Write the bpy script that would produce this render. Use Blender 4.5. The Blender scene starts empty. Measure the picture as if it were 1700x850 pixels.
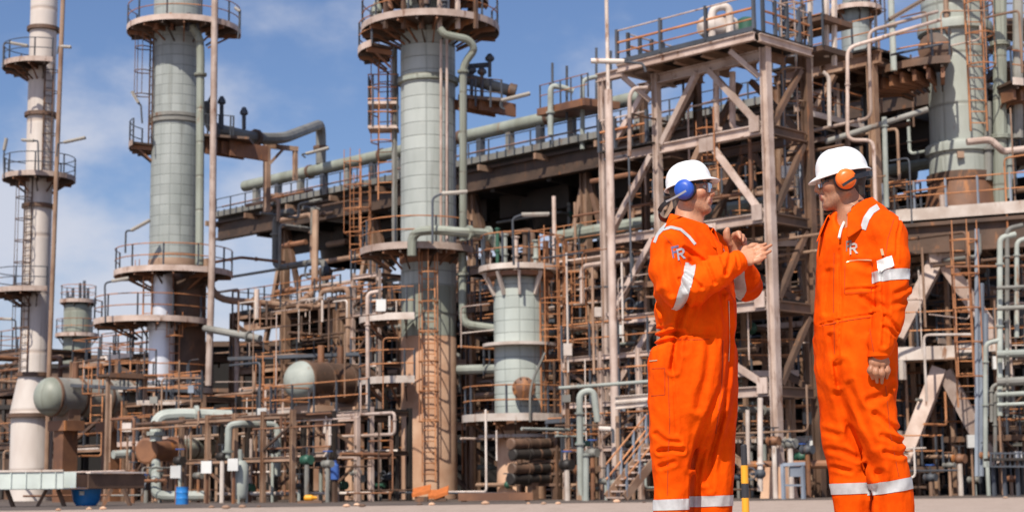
import bpy, bmesh, math, random
import numpy as np
from mathutils import Vector, Matrix, noise as mnoise
from mathutils.bvhtree import BVHTree

R = math.radians
PI = math.pi
scene = bpy.context.scene
COL = scene.collection

# ------------------------------------------------------------------ camera, world, sun, exposure
FPX, PITCH, ROLL, CAMZ = 2770.0, math.atan(384/2770), R(0.6), 0.43
cam_d = bpy.data.cameras.new('camera')
cam = bpy.data.objects.new('camera', cam_d)
COL.objects.link(cam)
scene.camera = cam
cam_d.sensor_width = 36
cam_d.lens = FPX/1700*36
cam_d.clip_start = 0.1
cam_d.clip_end = 5000
F_ = Vector((0, math.cos(PITCH), math.sin(PITCH)))
U_ = Vector((0, -math.sin(PITCH), math.cos(PITCH)))
R_ = Vector((1, 0, 0))
CR = R_*math.cos(ROLL) - U_*math.sin(ROLL)
CU = U_*math.cos(ROLL) + R_*math.sin(ROLL)
mw = Matrix((CR, CU, -F_)).transposed().to_4x4()
mw.translation = (0, 0, CAMZ)
cam.matrix_world = mw
cam_d.dof.use_dof = True
cam_d.dof.focus_distance = 7.6
cam_d.dof.aperture_fstop = 5.6

SUN_EL, SUN_AZ = R(50), R(20)      # azimuth: towards the left behind the camera
sun_dir = Vector((-math.sin(SUN_AZ)*math.cos(SUN_EL), -math.cos(SUN_AZ)*math.cos(SUN_EL), math.sin(SUN_EL)))
sd = bpy.data.lights.new('sun', 'SUN')
sd.energy = 5.0
sd.angle = R(0.5)
sd.color = (1.0, 0.92, 0.80)
sun = bpy.data.objects.new('sun', sd)
COL.objects.link(sun)
sun.rotation_euler = sun_dir.to_track_quat('Z', 'Y').to_euler()

world = bpy.data.worlds.new('World')
scene.world = world
world.use_nodes = True
wn, wl = world.node_tree.nodes, world.node_tree.links
bg = wn['Background']
bg.inputs['Strength'].default_value = 0.088
sky = wn.new('ShaderNodeTexSky')
sky.sky_type = 'NISHITA'
sky.sun_disc = False
sky.sun_elevation = SUN_EL
sky.sun_rotation = math.atan2(sun_dir.x, sun_dir.y)
sky.altitude = 0
sky.air_density = 1.0
sky.dust_density = 1.2
sky.ozone_density = 2.5
tc = wn.new('ShaderNodeTexCoord')
def wmath(op, a, b=None):
    n = wn.new('ShaderNodeMath'); n.operation = op
    for i, v in enumerate((a, b)):
        if v is None: continue
        if isinstance(v, (int, float)): n.inputs[i].default_value = v
        else: wl.new(v, n.inputs[i])
    return n.outputs[0]
mp = wn.new('ShaderNodeMapping'); mp.inputs['Scale'].default_value = (1, 1, 1.7); mp.inputs['Location'].default_value = (0.37, 0.1, 0.13)
wl.new(tc.outputs['Generated'], mp.inputs['Vector'])
n1 = wn.new('ShaderNodeTexNoise'); n1.inputs['Scale'].default_value = 7.5; n1.inputs['Detail'].default_value = 7; n1.inputs['Roughness'].default_value = 0.55
wl.new(mp.outputs['Vector'], n1.inputs['Vector'])
n2 = wn.new('ShaderNodeTexNoise'); n2.inputs['Scale'].default_value = 2.6; n2.inputs['Detail'].default_value = 4
wl.new(mp.outputs['Vector'], n2.inputs['Vector'])
sx = wn.new('ShaderNodeSeparateXYZ'); wl.new(tc.outputs['Generated'], sx.inputs[0])
el = sx.outputs['Z']                                 # sine of the elevation: cloud banks lie low in the sky
bank = wn.new('ShaderNodeMapRange'); bank.inputs['From Min'].default_value = 0.02; bank.inputs['From Max'].default_value = 0.27
bank.inputs['To Min'].default_value = 0.16; bank.inputs['To Max'].default_value = -0.09; bank.clamp = True
wl.new(el, bank.inputs['Value'])
s = wmath('ADD', wmath('MULTIPLY', n1.outputs['Fac'], 0.62), wmath('MULTIPLY', n2.outputs['Fac'], 0.38))
s = wmath('ADD', s, bank.outputs['Result'])
cr = wn.new('ShaderNodeMapRange'); cr.interpolation_type = 'SMOOTHSTEP'
cr.inputs['From Min'].default_value = 0.40; cr.inputs['From Max'].default_value = 0.60
cr.inputs['To Max'].default_value = 0.85
wl.new(s, cr.inputs['Value'])
tint = wn.new('ShaderNodeMix'); tint.data_type = 'RGBA'; tint.blend_type = 'MULTIPLY'; tint.inputs['Factor'].default_value = 1
wl.new(sky.outputs['Color'], tint.inputs['A']); tint.inputs['B'].default_value = (0.95, 1.02, 1.22, 1)
cm = wn.new('ShaderNodeMix'); cm.data_type = 'RGBA'
wl.new(cr.outputs['Result'], cm.inputs['Factor'])
wl.new(tint.outputs['Result'], cm.inputs['A'])
cm.inputs['B'].default_value = (7.2, 7.4, 8.3, 1)
wl.new(cm.outputs['Result'], bg.inputs['Color'])

vs = scene.view_settings
vs.view_transform = 'Standard'
vs.look = 'None'
vs.exposure = 0.1
vs.gamma = 1.0
scene.render.engine = 'CYCLES'
scene.cycles.max_bounces = 5
scene.cycles.diffuse_bounces = 2
scene.cycles.glossy_bounces = 2
scene.cycles.use_denoising = True

# ------------------------------------------------------------------ helpers
def W(x, y, D, dy=0.0):
    """point of the place seen at photograph pixel (x, y) of 1700x850, D metres away"""
    d = CR*((x-850)/FPX) + CU*((425-y)/FPX) + F_
    d = d*(D/d.y)
    return Vector((d.x, d.y+dy, d.z+CAMZ))
def S(px, D):
    return px*D/FPX
KEEP = [(460, 594, 562, 674, 69), (815, 440, 912, 694, 63), (664, 440, 760, 812, 67), (250, 462, 292, 622, 78), (50, 622, 122, 694, 75),
        (240, 726, 374, 768, 66), (1535, 110, 1650, 300, 61.5), (1450, 118, 1585, 180, 61), (838, 724, 940, 806, 58.5), (660, 0, 760, 440, 67), (250, 60, 332, 410, 78), (1395, 0, 1450, 110, 88)]
def hides(pts, slack=0.0):
    """would this run stand in front of one of the plant's main vessels?"""
    for p, q in zip(pts[:-1], pts[1:]):
        for k in range(9):
            s_ = Vector(p)+(Vector(q)-Vector(p))*(k/8)-Vector((0, 0, CAMZ))
            f = s_.dot(F_)
            if f < 1: return True
            x, y = 850+FPX*s_.dot(CR)/f, 425-FPX*s_.dot(CU)/f
            for x0, y0, x1, y1, D in KEEP:
                if x0 < x < x1 and y0 < y < y1 and s_.y < D: return True
    return False
GU = Vector((math.cos(R(45)), -math.sin(R(45)), 0))
GV = Vector((math.sin(R(45)), math.cos(R(45)), 0))
GZ = Vector((0, 0, 1))

def bend(pts, rad, n=5):
    pts = [Vector(p) for p in pts]
    out = [pts[0]]
    for i in range(1, len(pts)-1):
        a, b, c = pts[i-1], pts[i], pts[i+1]
        u, v = (a-b), (c-b)
        lu, lv = u.length, v.length
        if lu < 1e-6 or lv < 1e-6: continue
        u /= lu; v /= lv
        r = min(rad, lu*0.48, lv*0.48)
        p, q = b+u*r, b+v*r
        for k in range(n+1):
            t = k/n
            out.append(p*(1-t)**2 + b*2*t*(1-t) + q*t*t)
    out.append(pts[-1])
    return out

class MB:
    def __init__(self):
        self.v, self.f, self.s = [], [], []
    def add(self, verts, faces, smooth=False):
        b = len(self.v)
        self.v += [tuple(p) for p in verts]
        self.f += [tuple(b+i for i in f) for f in faces]
        self.s += [smooth]*len(faces)
        return self
    def tube(self, pts, r, n=8, caps=True, smooth=True, closed=False):
        pts = [Vector(p) for p in pts]
        m = len(pts)
        rr = r if isinstance(r, (list, tuple)) else [r]*m
        tans = []
        for i in range(m):
            if closed: t = pts[(i+1) % m]-pts[i-1]
            else: t = pts[min(i+1, m-1)]-pts[max(i-1, 0)]
            tans.append(t.normalized() if t.length > 1e-9 else Vector((0, 0, 1)))
        ref = Vector((0, 0, 1)) if abs(tans[0].z) < 0.9 else Vector((1, 0, 0))
        nx = (ref - tans[0]*ref.dot(tans[0])).normalized()
        V = []
        for i in range(m):
            nx = nx - tans[i]*nx.dot(tans[i])
            if nx.length < 1e-6: nx = tans[i].orthogonal()
            nx.normalize()
            ny = tans[i].cross(nx)
            for k in range(n):
                a = 2*PI*k/n
                V.append(pts[i]+(nx*math.cos(a)+ny*math.sin(a))*rr[i])
        Fc = []
        rng = range(m) if closed else range(m-1)
        for i in rng:
            j = (i+1) % m
            for k in range(n):
                k2 = (k+1) % n
                Fc.append((i*n+k, i*n+k2, j*n+k2, j*n+k))
        self.add(V, Fc, smooth)
        if caps and not closed:
            self.add(V[:n], [tuple(reversed(range(n)))])
            self.add(V[-n:], [tuple(range(n))])
        return self
    def box(self, c, hx, hy, hz, ax=None, ay=None, az=None):
        ax = ax or Vector((1, 0, 0)); ay = ay or Vector((0, 1, 0)); az = az or Vector((0, 0, 1))
        c = Vector(c)
        V = [c+ax*(sx_*hx)+ay*(sy_*hy)+az*(sz_*hz) for sx_ in (-1, 1) for sy_ in (-1, 1) for sz_ in (-1, 1)]
        return self.add(V, [(0, 1, 3, 2), (4, 6, 7, 5), (0, 4, 5, 1), (2, 3, 7, 6), (0, 2, 6, 4), (1, 5, 7, 3)])
    def bar(self, p, q, w, h, up=None):
        p, q = Vector(p), Vector(q)
        t = (q-p); L = t.length; t.normalize()
        up = Vector(up) if up is not None else (Vector((0, 0, 1)) if abs(t.z) < 0.95 else GU)
        sd_ = t.cross(up).normalized(); up = sd_.cross(t)
        return self.box((p+q)/2, L/2, w/2, h/2, t, sd_, up)
    def hbeam(self, p, q, w, h, up=None, ft=0.12):
        """H-section: two flanges and a web, one closed outline swept from p to q"""
        p, q = Vector(p), Vector(q)
        t = (q-p).normalized()
        up = Vector(up) if up is not None else (Vector((0, 0, 1)) if abs(t.z) < 0.95 else GU)
        sd_ = t.cross(up).normalized(); up = sd_.cross(t)
        a, b, tw, tf = w/2, h/2, w*0.09, h*ft
        o = [(-a, -b), (a, -b), (a, -b+tf), (tw, -b+tf), (tw, b-tf), (a, b-tf), (a, b), (-a, b), (-a, b-tf), (-tw, b-tf), (-tw, -b+tf), (-a, -b+tf)]
        V = [P_+sd_*x+up*y for P_ in (p, q) for x, y in o]
        n = 12
        Fc = [(i, (i+1) % n, n+(i+1) % n, n+i) for i in range(n)]
        for o_ in (0, n):
            Fc += [tuple(o_+i for i in g) for g in ((0, 1, 2, 3, 10, 11), (3, 4, 9, 10), (4, 5, 6, 7, 8, 9))]
        return self.add(V, Fc)
    def lathe(self, c, prof, n=32, ax=None, a0=0, a1=2*PI, smooth=True, caps=True):
        c = Vector(c); ax = Vector(ax).normalized() if ax is not None else Vector((0, 0, 1))
        if abs(ax.z) > 0.95: ex = Vector((1, 0, 0)); ey = ax.cross(ex)
        else: ex = ax.cross(Vector((0, 0, 1))).normalized(); ey = ax.cross(ex)
        full = abs(a1-a0-2*PI) < 1e-6
        cnt = n if full else n+1
        V = []
        for r, z in prof:
            for k in range(cnt):
                a = a0+(a1-a0)*k/n
                V.append(c+ax*z+(ex*math.cos(a)+ey*math.sin(a))*r)
        Fc = []
        for i in range(len(prof)-1):
            for k in range(n):
                k2 = (k+1) % cnt if full else k+1
                Fc.append((i*cnt+k, i*cnt+k2, (i+1)*cnt+k2, (i+1)*cnt+k))
        self.add(V, Fc, smooth)
        if caps and full:
            if prof[0][0] > 1e-4: self.add(V[:cnt], [tuple(reversed(range(cnt)))])
            if prof[-1][0] > 1e-4: self.add(V[-cnt:], [tuple(range(cnt))])
        return self
    def sector(self, c, ri, ro, a0, a1, z0, z1, n=24):
        c = Vector(c)
        full = abs(a1-a0) > 2*PI-1e-3
        cnt = n if full else n+1
        V = []
        for k in range(cnt):
            a = a0+(a1-a0)*k/n
            e = Vector((math.cos(a), math.sin(a), 0))
            for r, z in ((ri, z0), (ro, z0), (ro, z1), (ri, z1)):
                V.append(c+e*r+Vector((0, 0, z)))
        Fc = []
        for k in range(n):
            j = (k+1) % cnt if full else k+1
            for q in range(4):
                q2 = (q+1) % 4
                Fc.append((k*4+q, k*4+q2, j*4+q2, j*4+q))
        if not full:
            Fc += [(3, 2, 1, 0), tuple(n*4+i for i in range(4))]
        return self.add(V, Fc)
    def build(self, name, mat, parent=None, loc=None, sharp=35):
        base = Vector(loc) if loc is not None else (parent['_w'] if parent is not None and '_w' in parent else Vector((0, 0, 0)))
        base = Vector(base)
        me = bpy.data.meshes.new(name)
        me.from_pydata([(x-base.x, y-base.y, z-base.z) for x, y, z in self.v], [], self.f)
        me.polygons.foreach_set('use_smooth', self.s)
        me.materials.append(mat)
        me.update()
        if any(self.s):
            try: me.set_sharp_from_angle(angle=R(sharp))
            except Exception: pass
        o = bpy.data.objects.new(name, me)
        COL.objects.link(o)
        if parent is not None:
            o.parent = parent
            o['_w'] = base
        else:
            o.location = base
            o['_w'] = base
        return o

def tag(o, label=None, cat=None, group=None, kind=None):
    if label: o['label'] = label
    if cat: o['category'] = cat
    if group: o['group'] = group
    if kind: o['kind'] = kind
    return o
def thing(name, label, cat, loc, group=None):
    o = bpy.data.objects.new(name, None)
    COL.objects.link(o)
    o.location = loc
    o['_w'] = Vector(loc)
    o.empty_display_size = 0.2
    return tag(o, label, cat, group, 'thing')
def clone(o, offset, label=None):
    """a copy of a whole thing, moved; parts and sub-parts copied with it"""
    def cp(src, par):
        c = src.copy(); COL.objects.link(c)
        if par is not None: c.parent = par
        for ch in src.children: cp(ch, c)
        return c
    r = cp(o, None)
    r.location = Vector(o.location)+Vector(offset)
    r['_w'] = Vector(r.location)
    if label: r['label'] = label
    return r

# ------------------------------------------------------------------ materials
def new_mat(name):
    m = bpy.data.materials.new(name)
    m.use_nodes = True
    nt = m.node_tree
    return m, nt.nodes, nt.links, nt.nodes['Principled BSDF']
def rgba(c): return (c[0], c[1], c[2], 1)
def mixc(N, L, f, a, b):
    n = N.new('ShaderNodeMix'); n.data_type = 'RGBA'
    for v, k in ((f, 'Factor'), (a, 'A'), (b, 'B')):
        if isinstance(v, tuple): n.inputs[k].default_value = rgba(v)
        elif isinstance(v, (int, float)): n.inputs[k].default_value = v
        else: L.new(v, n.inputs[k])
    return n.outputs['Result']
def ramp(N, L, v, lo, hi, a=0.0, b=1.0):
    n = N.new('ShaderNodeMapRange'); n.interpolation_type = 'SMOOTHSTEP'
    n.inputs['From Min'].default_value = lo; n.inputs['From Max'].default_value = hi
    n.inputs['To Min'].default_value = a; n.inputs['To Max'].default_value = b
    L.new(v, n.inputs['Value'])
    return n.outputs['Result']
def noise(N, L, vec, scale, detail=4, rough=0.55):
    n = N.new('ShaderNodeTexNoise'); n.inputs['Scale'].default_value = scale
    n.inputs['Detail'].default_value = detail; n.inputs['Roughness'].default_value = rough
    L.new(vec, n.inputs['Vector'])
    return n.outputs['Fac']
def mapping(N, L, vec, scale=(1, 1, 1)):
    n = N.new('ShaderNodeMapping'); n.inputs['Scale'].default_value = scale
    L.new(vec, n.inputs['Vector'])
    return n.outputs['Vector']
def mth(N, L, op, a, b=None):
    n = N.new('ShaderNodeMath'); n.operation = op
    for i, v in enumerate((a, b)):
        if v is None: continue
        if isinstance(v, (int, float)): n.inputs[i].default_value = v
        else: L.new(v, n.inputs[i])
    return n.outputs[0]

def weathered(name, base, second, rust=(0.20, 0.075, 0.03), rust_lo=0.58, rust_hi=0.70, rough=0.6, metal=0.0, sc=1.0, bump=0.25, var=0.22):
    m, N, L, B = new_mat(name)
    g = N.new('ShaderNodeNewGeometry').outputs['Position']
    st = mapping(N, L, g, (1, 1, 0.25))
    a = noise(N, L, g, 0.8*sc, 5)
    c = mixc(N, L, ramp(N, L, a, 0.35, 0.68), base, second)
    oi = N.new('ShaderNodeObjectInfo').outputs['Random']          # each piece has weathered its own way
    hsv = N.new('ShaderNodeHueSaturation')
    L.new(mth(N, L, 'ADD', mth(N, L, 'MULTIPLY', oi, 2*var), 1-var), hsv.inputs['Value'])
    L.new(c, hsv.inputs['Color'])
    b = noise(N, L, st, 2.2*sc, 7, 0.65)
    c = mixc(N, L, ramp(N, L, b, rust_lo, rust_hi), hsv.outputs['Color'], rust)
    L.new(c, B.inputs['Base Color'])
    B.inputs['Roughness'].default_value = rough
    B.inputs['Metallic'].default_value = metal
    if bump:
        bp = N.new('ShaderNodeBump'); bp.inputs['Strength'].default_value = bump; bp.inputs['Distance'].default_value = 0.02
        L.new(noise(N, L, g, 9*sc, 4), bp.inputs['Height']); L.new(bp.outputs['Normal'], B.inputs['Normal'])
    return m

def cladding(name, base, second, ring, seams, dark=(0.20, 0.22, 0.20), rust_lo=0.70, rust_hi=0.80):
    """insulation sheeting round a vessel: bands every `ring` metres, `seams` upright joints, streaked"""
    m, N, L, B = new_mat(name)
    tcx = N.new('ShaderNodeTexCoord').outputs['Object']
    sp = N.new('ShaderNodeSeparateXYZ'); L.new(tcx, sp.inputs[0])
    zz = mth(N, L, 'DIVIDE', sp.outputs['Z'], ring)
    fz = mth(N, L, 'ABSOLUTE', mth(N, L, 'SUBTRACT', mth(N, L, 'FRACT', zz), 0.5))
    lz = ramp(N, L, fz, 0.055, 0.0)
    an = mth(N, L, 'ARCTAN2', sp.outputs['Y'], sp.outputs['X'])
    row = mth(N, L, 'MULTIPLY', mth(N, L, 'FLOOR', mth(N, L, 'ADD', zz, 0.5)), 0.37)
    fa = mth(N, L, 'FRACT', mth(N, L, 'ADD', mth(N, L, 'MULTIPLY', an, seams/(2*PI)), mth(N, L, 'MULTIPLY', row, 0.0)))
    fa = mth(N, L, 'ABSOLUTE', mth(N, L, 'SUBTRACT', fa, 0.5))
    la = ramp(N, L, fa, 0.05, 0.0)
    g = N.new('ShaderNodeNewGeometry').outputs['Position']
    a = noise(N, L, mapping(N, L, g, (1, 1, 0.35)), 0.9, 6)
    wn_ = N.new('ShaderNodeTexWhiteNoise'); wn_.noise_dimensions = '2D'
    cb = N.new('ShaderNodeCombineXYZ')
    L.new(mth(N, L, 'FLOOR', mth(N, L, 'ADD', zz, 0.5)), cb.inputs[0])
    L.new(mth(N, L, 'FLOOR', mth(N, L, 'ADD', mth(N, L, 'MULTIPLY', an, seams/(2*PI)), 0.5)), cb.inputs[1])
    L.new(cb.outputs[0], wn_.inputs['Vector'])
    c = mixc(N, L, ramp(N, L, a, 0.32, 0.7), base, second)
    h = N.new('ShaderNodeHueSaturation'); L.new(mth(N, L, 'ADD', mth(N, L, 'MULTIPLY', wn_.outputs['Value'], 0.16), 0.92), h.inputs['Value']); L.new(c, h.inputs['Color'])
    stv = noise(N, L, mapping(N, L, g, (2.2, 2.2, 0.09)), 2.0, 6, 0.6)
    c = mixc(N, L, ramp(N, L, stv, 0.55, 0.74, 0, 0.5), h.outputs['Color'], (base[0]*0.45, base[1]*0.43, base[2]*0.38))
    c = mixc(N, L, mth(N, L, 'MULTIPLY', lz, 0.72), c, dark)
    c = mixc(N, L, mth(N, L, 'MULTIPLY', la, 0.38), c, dark)
    r2 = noise(N, L, mapping(N, L, g, (1, 1, 0.3)), 1.7, 8, 0.7)
    c = mixc(N, L, ramp(N, L, r2, rust_lo, rust_hi), c, (0.24, 0.10, 0.045))
    L.new(c, B.inputs['Base Color'])
    B.inputs['Roughness'].default_value = 0.5
    bp = N.new('ShaderNodeBump'); bp.inputs['Strength'].default_value = 0.5; bp.inputs['Distance'].default_value = 0.03
    L.new(mth(N, L, 'SUBTRACT', mth(N, L, 'MULTIPLY', a, 0.4), mth(N, L, 'MAXIMUM', lz, la)), bp.inputs['Height'])
    L.new(bp.outputs['Normal'], B.inputs['Normal'])
    return m

M = {}
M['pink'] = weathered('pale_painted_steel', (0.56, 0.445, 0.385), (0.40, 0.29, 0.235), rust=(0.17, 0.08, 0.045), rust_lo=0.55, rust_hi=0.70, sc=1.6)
M['deck'] = weathered('rusty_deck_plate', (0.095, 0.058, 0.038), (0.05, 0.032, 0.022), rust=(0.2, 0.085, 0.035))
M['pale'] = weathered('off_white_steel', (0.68, 0.60, 0.54), (0.50, 0.41, 0.35), rust=(0.25, 0.12, 0.06), rust_lo=0.58, rust_hi=0.72, sc=1.6)
M['orange_rail'] = weathered('rusty_orange_rail', (0.52, 0.23, 0.10), (0.34, 0.13, 0.05), rust=(0.16, 0.07, 0.035))
M['rust'] = weathered('rusty_steel', (0.26, 0.12, 0.06), (0.15, 0.07, 0.04), rust=(0.40, 0.15, 0.04))
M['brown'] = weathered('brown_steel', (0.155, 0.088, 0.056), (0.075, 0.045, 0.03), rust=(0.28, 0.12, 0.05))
M['tan'] = weathered('tan_primer', (0.36, 0.235, 0.16), (0.22, 0.125, 0.078), rust=(0.17, 0.08, 0.04))
M['dark'] = weathered('dark_shade_steel', (0.035, 0.028, 0.024), (0.020, 0.017, 0.015), rust=(0.07, 0.04, 0.025), bump=0)  # dark steel; also puts shade into the tone of rear members
M['blue_steel'] = weathered('dark_blue_grey_steel', (0.075, 0.085, 0.105), (0.05, 0.055, 0.065), rust=(0.14, 0.08, 0.05))
M['blue_rail'] = weathered('blue_grey_rail', (0.28, 0.32, 0.38), (0.20, 0.23, 0.28), rust=(0.3, 0.16, 0.09))
M['green'] = weathered('pale_green_paint', (0.37, 0.40, 0.365), (0.25, 0.27, 0.24), rust=(0.27, 0.13, 0.06), rust_lo=0.60, rust_hi=0.72)
M['trough'] = weathered('pale_trough_paint', (0.60, 0.66, 0.62), (0.48, 0.53, 0.49), rust=(0.3, 0.17, 0.1), rust_lo=0.63, rust_hi=0.75)
M['greypipe'] = weathered('grey_lagging', (0.25, 0.245, 0.22), (0.16, 0.155, 0.14), rust=(0.17, 0.09, 0.05))
M['concrete'] = weathered('stained_concrete', (0.68, 0.44, 0.295), (0.50, 0.275, 0.165), rust=(0.26, 0.11, 0.05), rust_lo=0.6, rust_hi=0.8, sc=0.8, rough=0.85)
M['white_box'] = weathered('white_enamel', (0.72, 0.72, 0.70), (0.62, 0.62, 0.6), rust_lo=0.72, rust_hi=0.8)
M['lamp'] = weathered('lamp_casing', (0.34, 0.31, 0.27), (0.25, 0.22, 0.19), rust=(0.2, 0.1, 0.05))
M['chimney'] = cladding('chimney_paint', (0.66, 0.60, 0.55), (0.57, 0.50, 0.45), 3.1, 1, dark=(0.42, 0.33, 0.27))
M['clad'] = cladding('green_grey_insulation', (0.335, 0.36, 0.345), (0.255, 0.28, 0.265), 0.48, 14, dark=(0.12, 0.135, 0.125))
M['clad2'] = cladding('pale_green_insulation', (0.415, 0.445, 0.42), (0.325, 0.355, 0.33), 0.54, 6, dark=(0.11, 0.125, 0.115))
M['clad3'] = cladding('small_column_insulation', (0.43, 0.47, 0.435), (0.33, 0.365, 0.335), 0.45, 10, dark=(0.14, 0.16, 0.145), rust_lo=0.63, rust_hi=0.74)
M['clad5'] = cladding('pale_worn_insulation', (0.40, 0.43, 0.39), (0.30, 0.32, 0.28), 1.9, 4, dark=(0.2, 0.2, 0.17), rust_lo=0.62, rust_hi=0.76)
M['clad4'] = cladding('worn_green_insulation', (0.30, 0.325, 0.275), (0.20, 0.21, 0.165), 1.6, 5, dark=(0.16, 0.15, 0.12), rust_lo=0.6, rust_hi=0.74)
def simple(name, c, rough=0.5, metal=0.0, **kw):
    m, N, L, B = new_mat(name)
    g = N.new('ShaderNodeNewGeometry').outputs['Position']
    a = noise(N, L, g, kw.get('sc', 6), 4)
    v = kw.get('var', 0.12)
    L.new(mixc(N, L, a, tuple(x*(1-v) for x in c), tuple(min(1, x*(1+v)) for x in c)), B.inputs['Base Color'])
    B.inputs['Roughness'].default_value = rough
    B.inputs['Metallic'].default_value = metal
    for k in ('Coat Weight', 'Transmission Weight', 'Subsurface Weight', 'IOR', 'Alpha'):
        if k in kw: B.inputs[k].default_value = kw[k]
    return m
M['alu'] = simple('bright_aluminium', (0.74, 0.76, 0.82), 0.38, 0.35, sc=1.5)
M['blue_plastic'] = simple('blue_plastic', (0.03, 0.22, 0.60), 0.35)
M['hazard_yellow'] = simple('yellow_paint', (0.80, 0.36, 0.02), 0.5)
M['hazard_black'] = simple('black_paint', (0.03, 0.03, 0.035), 0.5)
M['orange_paint'] = simple('orange_paint', (0.48, 0.13, 0.025), 0.75, var=0.4)
M['valve_green'] = simple('green_enamel', (0.03, 0.10, 0.065), 0.5)
M['valve_blue'] = simple('blue_enamel', (0.05, 0.12, 0.38), 0.4)
M['void'] = simple('shade_black', (0.012, 0.010, 0.009), 0.9, sc=0.6, var=0.4)  # near-black standing for deep shade, put into the colour
# ------------------------------------------------------------------ builders for the plant
def rail_run(par, pts, h=1.1, step=1.6, mpost='blue_steel', mrail='orange_rail', r=0.026, kick=None, closed=False):
    """posts (each its own piece), a handrail and a knee rail along pts (deck level) under the part or thing par"""
    pts = [Vector(p) for p in pts]
    for zz, nm in ((h, 'handrail'), (h*0.52, 'knee_rail')):
        MB().tube([p+GZ*zz for p in pts], r, 6).build(nm, M[mrail], par)
    if kick:
        for a, b in zip(pts[:-1], pts[1:]):
            pass
    acc, L = [], 0
    posts = [pts[0]]
    left = step
    for a, b in zip(pts[:-1], pts[1:]):
        seg = (b-a).length
        d = left
        while d <= seg:
            posts.append(a+(b-a)*(d/seg)); d += step
        left = d-seg
    posts.append(pts[-1])
    for p in posts:
        MB().bar(p-GZ*0.06, p+GZ*(h+0.02), 0.06, 0.06).build('post', M[mpost], par)

def arc(c, r, a0, a1, z, n=20):
    return [Vector((c.x+r*math.cos(a0+(a1-a0)*k/n), c.y+r*math.sin(a0+(a1-a0)*k/n), z)) for k in range(n+1)]

def ring_platform(par, c, z, ri, ro, a0=0, a1=2*PI, rail=True, mdeck='deck', mkick='pink', mrail='orange_rail', mpost='blue_steel', thick=0.10, kickh=0.17, nb=8):
    dk = MB().sector((c.x, c.y, 0), ri, ro-0.03, a0, a1, z-thick, z, 28).build('platform', M[mdeck], par)
    MB().sector((c.x, c.y, 0), ro-0.028, ro, a0, a1, z-thick-0.08, z+kickh-0.08, 28).build('toe_plate', M[mkick], dk)
    for k in range(nb):                                  # cantilever brackets below the deck
        a = a0+(a1-a0)*(k+0.5)/nb
        e = Vector((math.cos(a), math.sin(a), 0))
        p = Vector((c.x, c.y, z-thick-0.11))
        mb = MB().bar(p+e*(ri-0.05), p+e*(ro-0.06), 0.08, 0.2)
        mb.bar(p+e*(ri-0.02)-GZ*0.6, p+e*(ri*.4+ro*.6)-GZ*0.08, 0.05, 0.08)
        mb.build('bracket', M['rust' if k % 2 else mdeck], dk)
    if rail:
        rail_run(dk, arc(c, ro-0.05, a0, a1, z), mrail=mrail, mpost=mpost)
    return dk

def ladder(par, p, ztop, out, w=0.45, cage=True, mstile='orange_rail', mcage='orange_rail', rung=0.42, cage_from=2.3, cr=0.38):
    """a caged ladder rising from p; out = horizontal direction away from the wall"""
    out = Vector(out).normalized(); sd_ = GZ.cross(out)
    ld = MB().bar(p+sd_*w/2, Vector((p.x, p.y, ztop))+sd_*w/2, 0.05, 0.07, out).build('ladder', M[mstile], par)
    MB().bar(p-sd_*w/2, Vector((p.x, p.y, ztop))-sd_*w/2, 0.05, 0.07, out).build('stile', M[mstile], ld)
    z = p.z+0.3; first = None
    n = int((ztop-p.z-0.3)/rung)
    n = min(n, 96)
    for k in range(n):
        q = Vector((p.x, p.y, p.z+0.3+rung*k))
        if first is None:
            first = MB().tube([q-sd_*w/2, q+sd_*w/2], 0.022, 5).build('rung', M[mstile], ld)
        else:
            o = first.copy(); COL.objects.link(o); o.parent = ld; o.location = Vector(first.location)+(q-f0)
        if k == 0: f0 = q.copy()
    if cage:
        zc = p.z+cage_from
        k = 0
        while zc < ztop+0.3 and k < 40:
            q = Vector((p.x, p.y, zc))
            pts = [q+sd_*(cr*math.cos(t))+out*(0.05+cr*1.0+cr*math.sin(t)) for t in [PI*1.12*j/10-0.06*PI for j in range(11)]]
            pts = [q+sd_*w/2]+pts+[q-sd_*w/2]
            MB().tube(pts, 0.028, 5).build('cage_hoop', M[mcage], ld)
            zc += 1.15; k += 1
        for t in (0.12, 0.5, 0.88):
            a = PI*t
            o_ = sd_*(cr*math.cos(a))+out*(0.05+cr+cr*math.sin(a))
            MB().tube([Vector((p.x, p.y, p.z+cage_from))+o_, Vector((p.x, p.y, ztop+0.3))+o_], 0.020, 5).build('cage_strap', M[mcage], ld)
    return ld

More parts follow.
